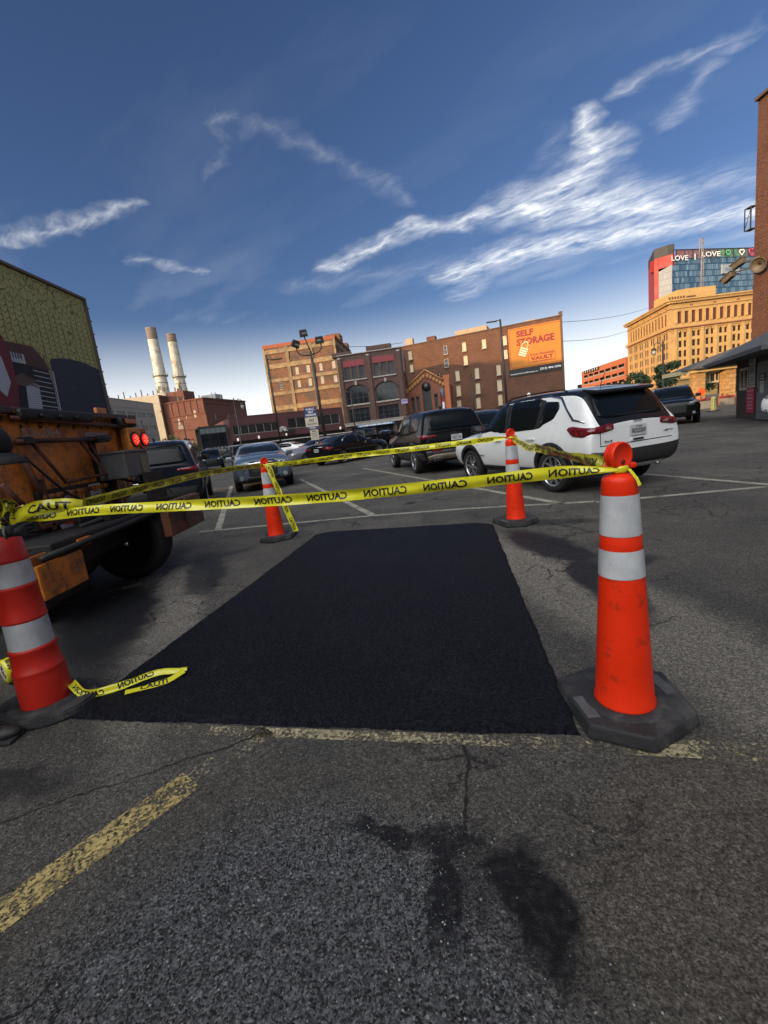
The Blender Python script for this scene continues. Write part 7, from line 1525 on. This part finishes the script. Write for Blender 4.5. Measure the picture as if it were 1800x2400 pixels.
mb = MB(); Y0, Y1 = 3.72, 6.06
mb.add([(XF, Y0, .80), (XF, Y1-.55, .80), (XF, Y1-.05, 1.25), (XF, Y1, 1.90), (XF, Y0, 1.90), (XF-3.6, Y0, .95), (XF-3.6, Y1-.55, .95), (XF-3.6, Y1-.05, 1.25), (XF-3.6, Y1, 1.9), (XF-3.6, Y0, 1.9)],
       [(0, 1, 2, 3, 4), (9, 8, 7, 6, 5), (0, 5, 6, 1), (1, 6, 7, 2), (2, 7, 8, 3), (0, 4, 9, 5)])
mb.build('hopper', M_TR, t_)
mb = MB(); mb.box((XF-.1, (Y0+Y1)/2, 1.935), (.36, Y1-Y0+.06, .06), 0, None, .012); mb.box((XF-1.8, Y1, 1.93), (3.5, .10, .08), 0, None, .012); mb.box((XF-1.8, Y0, 1.93), (3.5, .10, .08), 0, None, .012); mb.build('top_rim', M_TR, t_)
mb = MB(); mb.box((XF+.06, 4.60, 1.90), (.14, 1.05, .10), 0, None, .03); mb.tube([(XF+.08, 4.0, 1.865), (XF+.08, 5.9, 1.80)], .022, 8, 1); mb.tube([(XF+.05, 5.0, 1.84), (XF+.05, 5.95, 1.83)], .016, 8, 1)
for y in (4.3, 4.55, 4.8): mb.lathe([(.022, 0), (.022, .03)], 10, 0, Matrix.Translation((XF+.13, y, 1.885)) @ Matrix.Rotation(R(90), 4, 'Y'))
mb.build('top_lip', [M_TARB, M_RST], t_)
mb = MB(); put_text(mb, '53-284', .085, TF @ Matrix.Translation((4.42, -.004, 1.745)), 0, .03, .50); mb.build('fleet_number', plain('chalky_white_stencil', (.50, .42, .34), .8, var=.4, scale=30), t_)
mb = MB(); mb.box((5.27, -.004, 1.72), (.42, .006, .05), 0, TF); mb.build('reflective_strip', plain('dull_lilac_strip', (.30, .27, .32), .5), t_)
# hinge bar and chute frame
mb = MB(); mb.tube([(XF+.09, 3.98, 1.655), (XF+.09, 5.24, 1.66)], .022, 9); mb.tube([(XF+.09, 4.15, 1.65), (XF+.12, 4.42, 1.235), (XF+.12, 5.10, 1.255), (XF+.09, 4.82, 1.66)], .018, 8); mb.tube([(XF+.07, 5.0, 1.66), (XF+.07, 5.14, 1.3)], .014, 8)
mb.tube([(XF+.06, 3.75, 1.3), (XF+.06, 4.02, .95)], .022, 6); mb.tube([(XF+.05, 4.05, 1.5), (XF+.05, 4.22, 1.0)], .03, 6); mb.build('chute_frame', M_RST, t_)
mb = MB(); mb.box((XF+.10, 5.18, 1.655), (.10, .20, .07), 0, None, .012); mb.tube([(XF+.12, 5.08, 1.66), (XF+.12, 5.3, 1.67)], .035, 8); mb.box((XF+.08, 4.1, 1.66), (.08, .12, .07), 0, None, .012); mb.box((XF+.02, 4.72, 1.11), (.06, 1.2, .16), 0, None, .02); mb.box((XF+.015, 5.12, 1.42), (.05, .07, .55), 0, Matrix.Identity(4)); mb.build('hinge', M_TARB, t_)
mb = MB(); mb.box((XF+.03, 4.66, .985), (.05, .92, .30), 0, None, .012); mb.box((XF+.035, 4.66, 1.125), (.09, 1.02, .045), 0, None, .01); mb.box((XF+.03, 4.05, .93), (.04, .3, .35), 0, None, .01); mb.build('chute_door', M_TR, t_)
# slow moving vehicle triangle
mb = MB(); Tt = TF @ Matrix.Translation((4.47, -.075, .975)) @ Matrix.Rotation(R(4), 4, 'Y')
tri = [(-.24, -.2), (.24, -.2), (.0, .23)]
def cut(tr, k): return [p for i in range(3) for p in ((tr[i][0]+(tr[(i+1) % 3][0]-tr[i][0])*k, tr[i][1]+(tr[(i+1) % 3][1]-tr[i][1])*k), (tr[i][0]+(tr[(i+1) % 3][0]-tr[i][0])*(1-k), tr[i][1]+(tr[(i+1) % 3][1]-tr[i][1])*(1-k)))]
o6 = cut(tri, .12); i6 = [(x*.72, (y+.06)*.72-.06) for x, y in o6]
for pl, mi_, y_ in ((o6, 0, 0), (i6, 1, -.003)):
    mb.add([(x, y_, z) for x, z in pl]+[(x, y_+.006, z) for x, z in pl], [tuple(range(6))]+[(i, i+6, (i+1) % 6+6, (i+1) % 6) for i in range(6)], mi_, Tt)
mb.lathe([(.013, 0), (.013, .01)], 10, 2, Tt @ Matrix.Translation((.0, -.004, -.08)) @ Matrix.Rotation(R(90), 4, 'X'))
mb.build('slow_vehicle_sign', [plain('scuffed_white_border', (.42, .42, .42), .5, dirt=((.08, .06, .05), .55, .7, 14)), plain('bright_orange_triangle', (.85, .055, .012), .4), M_TARB], t_)
mb = MB(); mb.box((4.93, -.06, 1.02), (.19, .008, .30), 0, TF @ Matrix.Identity(4)); 
for k in range(7): mb.box((4.93, -.066, 1.12-k*.034), (.13-(k % 3)*.02, .002, .008), 1, TF)
mb.box((4.93, -.066, 1.145), (.15, .002, .012), 1, TF); mb.build('paper_label', [M_SIGNW, M_BLK], t_)
# lamp cluster
mb = MB(); mb.box((XF+.10, 5.90, 1.645), (.12, .44, .29), 0, None, .02); mb.box((XF+.06, 5.80, 1.865), (.16, .34, .12), 1, None, .03); mb.build('lamp_box', [M_TR, M_TARB], t_)
M_LED = plain('lit_red_led_lens', (.55, .01, .01), .25, var=.3, scale=60, emis=((1, .03, .02), .55)); M_LED2 = plain('bright_led_dot', (.8, .1, .05), .3, emis=((1, .12, .06), 1.6))
for y in (5.79, 6.02):
    mb = MB(); T = Matrix.Translation((XF+.16, y, 1.635)) @ Matrix.Rotation(R(90), 4, 'Y'); mb.lathe([(.098, 0), (.098, .012), (.088, .014)], 28, 1, T); mb.lathe([(.078, .010), (.07, .022), (.002, .028)], 28, 0, T, cap=False)
    for k in range(7):
        a = R(k*60); rr = 0 if k == 6 else .042; mb.lathe([(.009, .024), (.009, .031), (.003, .033)], 8, 2, T @ Matrix.Translation((rr*math.cos(a), rr*math.sin(a), 0)))
    mb.build('tail_lamp', [M_LED, M_TARB, M_LED2], t_)
mb = MB(); mb.box((XF+.155, 5.80, 1.87), (.02, .22, .06), 0, None, .008); mb.build('amber_marker', plain('amber_lens', (.45, .12, .03), .3), t_); mb = MB(); mb.lathe([(.035, 0), (.03, .03), (.005, .04)], 12, 0, Matrix.Translation((XF+.17, 5.905, 1.52)) @ Matrix.Rotation(R(90), 4, 'Y')); mb.build('red_marker', M_TLRED, t_)
mb = MB(); mb.box((XF-.05, 5.55, 2.0), (.04, .20, .10), 0, None, .01); mb.build('rim_bracket', plain('fresh_orange_bracket', (.65, .22, .06), .5), t_)
# grey toolbox
mb = MB(); mb.box((XF+.20, 5.36, 1.33), (.34, .52, .30), 0, None, .015, None); mb.box((XF+.20, 5.36, 1.485), (.37, .55, .025), 0, None, .008); mb.box((XF+.375, 5.50, 1.32), (.006, .16, .22), 1); mb.build('toolbox', [plain('dented_grey_steel', (.13, .135, .14), .5, var=.4, scale=5, dirt=((.03, .025, .022), .5, .7, 6)), plain('scuffed_sticker', (.30, .30, .18), .5, var=.8, scale=40)], t_)
mb = MB(); mb.tube([(XF+.15, 5.2, 1.2), (XF+.45, 5.75, .95)], .016, 6); mb.box((XF+.25, 5.62, 1.12), (.03, .1, .36), 0); mb.build('chute_lever', M_RST, t_)
rg = random.Random(21)
for k in range(9): mb = MB(); mb.lathe([(.014, 0), (.014, .012), (.006, .016)], 8, 0, Matrix.Translation((XF, 3.95+k*.24, 1.80)) @ Matrix.Rotation(R(90), 4, 'Y')); mb.build('bolt', M_RST, t_)
for y0, y1, z0, z1 in ((4.05, 4.62, 1.52, 1.05), (5.05, 5.62, 1.12, .98)):
    mb = MB(); pts = [(XF+.07+.05*math.sin(k/8*3.14), y0+(y1-y0)*k/8, z0+(z1-z0)*k/8-.10*math.sin(k/8*3.14)) for k in range(9)]; mb.tube(pts, .011, 6); mb.build('hose', M_TARB, t_)
mb = MB(); mb.box((XF+.03, 4.70, .86), (.10, 1.30, .05), 0, None, .01); mb.box((XF+.05, 5.30, 1.02), (.07, .05, .42), 0, None, .01); mb.box((XF+.05, 4.18, 1.05), (.06, .05, .5), 0, None, .01); mb.build('door_rail', M_RST, t_)
mb = MB(); mb.tube([(XF+.3, 4.2, .80), (XF+.42, 4.9, .84), (XF+.3, 5.5, .82)], .025, 7); mb.box((XF+.36, 4.62, .83), (.16, .30, .10), 0, None, .02); mb.box((XF+.40, 5.02, .82), (.12, .14, .12), 0, None, .02); mb.build('tow_gear', M_TARB, t_)
# rear beam, lower skirt, wheels, side step
mb = MB(); mb.box((XF+.25, 4.45, .74), (.62, 2.0, .10), 0, None, .02); mb.box((XF+.0, 4.45, .60), (.5, 2.1, .32), 0, None, .02); mb.box((XF-1.8, 4.6, .62), (3.6, .16, .3), 0); mb.box((XF-1.8, 5.6, .62), (3.6, .16, .3), 0); mb.box((XF+.02, 3.95, .33), (.30, .8, .38), 0, None, .03); mb.tube([(XF+.58, 3.3, .70), (XF+.60, 5.4, .76)], .03, 6); mb.box((XF-1.6, 4.1, .58), (3.3, 1.3, .62), 0, None, .04); mb.box((XF-.1, 4.75, .68), (.5, .6, .36), 0, None, .03); mb.build('chassis', M_TARB, t_)
mb = MB(); mb.box((XF+.56, 3.50, .52), (.03, .52, .28), 0, None, .01); mb.box((XF+.50, 3.35, .56), (.02, .45, .34), 0, None, .01); mb.build('rear_skirt', M_TR, t_)
mb = MB(); mb.box((XF+.585, 3.80, .72), (.02, .16, .07), 0, Matrix.Identity(4)); mb.build('side_marker', plain('orange_reflector', (.75, .20, .03), .3), t_)
mb = MB(); mb.box((-2.48, 5.35, .66), (.10, .88, .40), 0, None, .02); mb.box((-2.42, 5.56, .66), (.03, .46, .38), 1, None, .01); mb.build('side_step', [M_RST, plain('tar_splashed_plate', (.10, .05, .03), .6, var=.6, scale=9, dirt=((.25, .24, .22), .55, .64, 6), bmp=.6)], t_)
mb = MB(); mb.box((-2.78, 5.45, 1.04), (.04, .42, .34), 0, Matrix.Identity(4)); mb.tube([(-2.74, 5.4, 1.15), (-2.70, 5.68, .9)], .006, 5); mb.build('mud_flap', M_TARB, t_)
for x, y in ((-3.02, 5.10), (-3.90, 5.10)):
    w_ = wheel(t_, x, y, .44, .44, .26, 'disc', M_TARB, M_TARB, face=-1)
    mb = MB(); mb.lathe([(.05, .13), (.045, .17), (.01, .18)], 14, 0, Matrix.Translation((x, y, .44)) @ Matrix.Rotation(R(90), 4, 'X')); mb.build('hub_cap', M_CHROME, w_)

# ------------------------------------------------------------------ the worker at the left edge
def skin_mesh(name, nodes, edges, mat_, parent, sub=2, root_i=0):
    me = bpy.data.meshes.new(name); me.from_pydata([n[0] for n in nodes], edges, []); o = bpy.data.objects.new(name, me); col.objects.link(o)
    md = o.modifiers.new('k', 'SKIN'); md.use_smooth_shade = True
    sk = me.skin_vertices[0].data if me.skin_vertices else None
    if sk is None: bpy.context.view_layer.update(); sk = me.skin_vertices[0].data
    for i, n in enumerate(nodes): sk[i].radius = n[1] if isinstance(n[1], tuple) else (n[1], n[1]); sk[i].use_root = (i == root_i)
    s2_ = o.modifiers.new('s', 'SUBSURF'); s2_.levels = sub
    dg = bpy.context.evaluated_depsgraph_get(); m2 = bpy.data.meshes.new_from_object(o.evaluated_get(dg)); o.modifiers.clear(); o.data = m2
    for p in m2.polygons: p.use_smooth = True
    m2.materials.clear(); m2.materials.append(mat_); o.parent = parent; o.name = name; return o
M_SKN = plain('brown_skin', (.075, .040, .027), .5, var=.2, scale=12); M_CAPM = plain('black_cap_cloth', (.012, .012, .014), .85, bmp=.3, scale=20); M_GLV = plain('black_work_glove', (.010, .010, .011), .8, bmp=.5, scale=15); M_SHRT = plain('dark_work_shirt', (.018, .018, .020), .9, bmp=.3); M_TROU = plain('dark_work_trousers', (.016, .016, .02), .9, bmp=.3)
pt = thing('person', 'worker in black cap and gloves leaning in from the left edge, tying the tape', 'person', (0, 0, 0))
nd = [((-2.40, 2.08, .96), .15), ((-2.40, 2.08, 1.14), (.145, .125)), ((-2.30, 2.09, 1.26), (.165, .125)), ((-2.16, 2.10, 1.34), (.09, .075)), ((-2.06, 2.12, 1.375), .055), ((-1.96, 2.14, 1.41), (.078, .082)), ((-1.93, 2.15, 1.48), (.078, .088)),
      ((-2.25, 1.93, 1.30), .062), ((-2.26, 1.92, 1.10), .046), ((-2.06, 2.12, 1.09), .036), ((-1.945, 2.20, 1.075), .028),
      ((-2.25, 2.26, 1.30), .062), ((-2.38, 2.40, 1.18), .048), ((-2.22, 2.42, 1.10), .034), ((-2.14, 2.40, 1.09), .028),
      ((-2.42, 1.98, .90), .105), ((-2.36, 1.98, .50), .065), ((-2.30, 2.07, .12), .045), ((-2.42, 2.19, .90), .105), ((-2.40, 2.22, .50), .065), ((-2.48, 2.22, .12), .045)]
ed = [(0, 1), (1, 2), (2, 3), (3, 4), (4, 5), (5, 6), (2, 7), (7, 8), (8, 9), (9, 10), (2, 11), (11, 12), (12, 13), (13, 14), (0, 15), (15, 16), (16, 17), (0, 18), (18, 19), (19, 20)]
skin_mesh('body', nd, ed, M_SKN, pt)
def limb(name, pts, mat_): return skin_mesh(name, pts, [(i, i+1) for i in range(len(pts)-1)], mat_, pt)
skin_mesh('shirt', [((-2.40, 2.08, 1.0), (.165, .165)), ((-2.40, 2.08, 1.14), (.16, .14)), ((-2.30, 2.09, 1.26), (.18, .14)), ((-2.18, 2.10, 1.34), (.10, .09)), ((-2.25, 1.93, 1.30), .078), ((-2.255, 1.925, 1.18), .066), ((-2.25, 2.26, 1.30), .078), ((-2.36, 2.37, 1.24), .068)], [(0, 1), (1, 2), (2, 3), (2, 4), (4, 5), (2, 6), (6, 7)], M_SHRT, pt)
skin_mesh('trousers', [((-2.40, 2.08, 1.0), .16), ((-2.42, 1.98, .88), .12), ((-2.36, 1.98, .50), .088), ((-2.30, 2.07, .12), .075), ((-2.42, 2.19, .88), .12), ((-2.40, 2.22, .50), .088), ((-2.48, 2.22, .12), .075)], [(0, 1), (1, 2), (2, 3), (0, 4), (4, 5), (5, 6)], M_TROU, pt)
for x, y in ((-2.20, 2.08), (-2.38, 2.24)):
    mb = MB(); bm = bmesh.new(); bmesh.ops.create_uvsphere(bm, u_segments=20, v_segments=12, radius=1)
    for v in bm.verts:
        v.co = Vector((v.co.x*.155, v.co.y*(.052+.006*v.co.x), max(v.co.z, -.55)*(.062 if v.co.x < .2 else .045)+.036)); 
        if v.co.x < -.02: v.co.z += .03*max(0, v.co.z/.06)
    mb.bm(bm, 0, Matrix.Translation((x, y, 0)) @ Matrix.Rotation(R(8), 4, 'Z'), True); mb.box((x, y, .010), (.29, .10, .02), 1, None, .009); mb.build('shoe', [plain('scuffed_black_boot', (.02, .018, .017), .6, dirt=((.08, .07, .06), .5, .7, 12)), M_RUB], pt)
# cap: crown, button and brim
TH = Matrix.Translation((-1.845, 2.14, 1.515)) @ Matrix.Rotation(R(-12), 4, 'Z') @ Matrix.Rotation(R(20), 4, 'Y')
mb = MB(); bm = bmesh.new(); bmesh.ops.create_uvsphere(bm, u_segments=28, v_segments=16, radius=1)
for v in bm.verts: v.co = Vector((v.co.x*.108, v.co.y*.095, max(-.12, v.co.z)*.105))
mb.bm(bm, 0, TH, True)
n = 12; top = []; bot = []
for k in range(n+1):
    a = R(-75+150*k/n); x0, y0 = .098*math.cos(a), .088*math.sin(a); x1, y1 = .105+.085*math.cos(a*.95), .086*math.sin(a)
    for r_ in range(5):
        q_ = r_/4; x, y = x0+(x1-x0)*q_, y0+(y1-y0)*q_; zz = -.012-.028*q_*q_-.018*(y/.09)**2; top.append((x, y, zz)); bot.append((x, y, zz-.005))
m_ = len(top); F_ = [(k*5+r_, (k+1)*5+r_, (k+1)*5+r_+1, k*5+r_+1) for k in range(n) for r_ in range(4)]
mb.add(top+bot, F_+[tuple(m_+i for i in reversed(f)) for f in F_]+[(k*5+4, (k+1)*5+4, m_+(k+1)*5+4, m_+k*5+4) for k in range(n)], 0, TH, True)
mb.lathe([(.008, 0), (.006, .006)], 8, 0, TH @ Matrix.Translation((0, 0, .103))); mb.box((.098, -.02, .035), (.006, .03, .016), 1, TH @ Matrix.Rotation(R(-12), 4, 'Z')); mb.build('cap', [M_CAPM, plain('small_green_emblem', (.06, .16, .08), .7)], pt)
# face features
mb = MB()
for s_ in (-1, 1): mb.lathe([(.012, -.004), (.010, .004), (.002, .008)], 10, 0, TH @ Matrix.Translation((.083, s_*.032, -.045)) @ Matrix.Rotation(R(90), 4, 'Y'))
mb.build('eyes', plain('eye', (.25, .22, .2), .2), pt)
skin_mesh('nose', [((-1.845, 2.13, 1.455), .012), ((-1.83, 2.13, 1.43), .016), ((-1.85, 2.13, 1.418), .012)], [(0, 1), (1, 2)], M_SKN, pt, 1)
for s_ in (-1, 1): skin_mesh('ear', [((-1.935, 2.15+s_*.080, 1.48), .012), ((-1.945, 2.15+s_*.090, 1.46), .016), ((-1.94, 2.15+s_*.082, 1.435), .010)], [(0, 1), (1, 2)], M_SKN, pt, 1)
# gloved hands
def glove(wr_, d, up, mirror=1, name='glove'):
    d = Vector(d).normalized(); up = Vector(up).normalized(); sd = d.cross(up).normalized()*mirror; wr_ = Vector(wr_); nodes = []; edges = []
    def add(p, r, prev=None):
        nodes.append((tuple(p), r)); 
        if prev is not None: edges.append((prev, len(nodes)-1))
        return len(nodes)-1
    a = add(wr_-d*.03, .031); b = add(wr_+d*.02, .03, a); c = add(wr_+d*.065, (.036, .022), b)
    lens = (.040, .046, .042, .033)
    for k in range(4):
        off = up*((k-1.5)*-.019); p0 = wr_+d*.085+off; i = add(p0, .0115, c); p1 = p0+d*lens[k]*.55-sd*.012; i = add(p1, .0105, i); p2 = p1+d*lens[k]*.1-sd*lens[k]*.6; i = add(p2, .0098, i); p3 = p2-d*lens[k]*.45-sd*.006; add(p3, .009, i)
    p0 = wr_+d*.045+up*.030; i = add(p0, .013, b); p1 = p0+d*.032+up*.010-sd*.022; i = add(p1, .0115, i); p2 = p1+d*.022-up*.012-sd*.016; add(p2, .010, i)
    return skin_mesh(name, nodes, edges, M_GLV, pt, 2)
glove((-1.93, 2.21, 1.075), (.85, .45, -.05), (-.1, .1, 1), 1); glove((-2.15, 2.40, 1.09), (.9, -.1, 0), (0, .2, 1), -1)
mb = MB(); mb.lathe([(.034, -.004), (.036, 0), (.034, .004)], 20, 0, Matrix.Translation((-1.93, 2.21, 1.075)) @ Vector((.85, .45, -.05)).to_track_quat('Z', 'Y').to_matrix().to_4x4()); mb.build('glove_cuff_edge', plain('grey_cuff_piping', (.2, .2, .19), .7), pt)
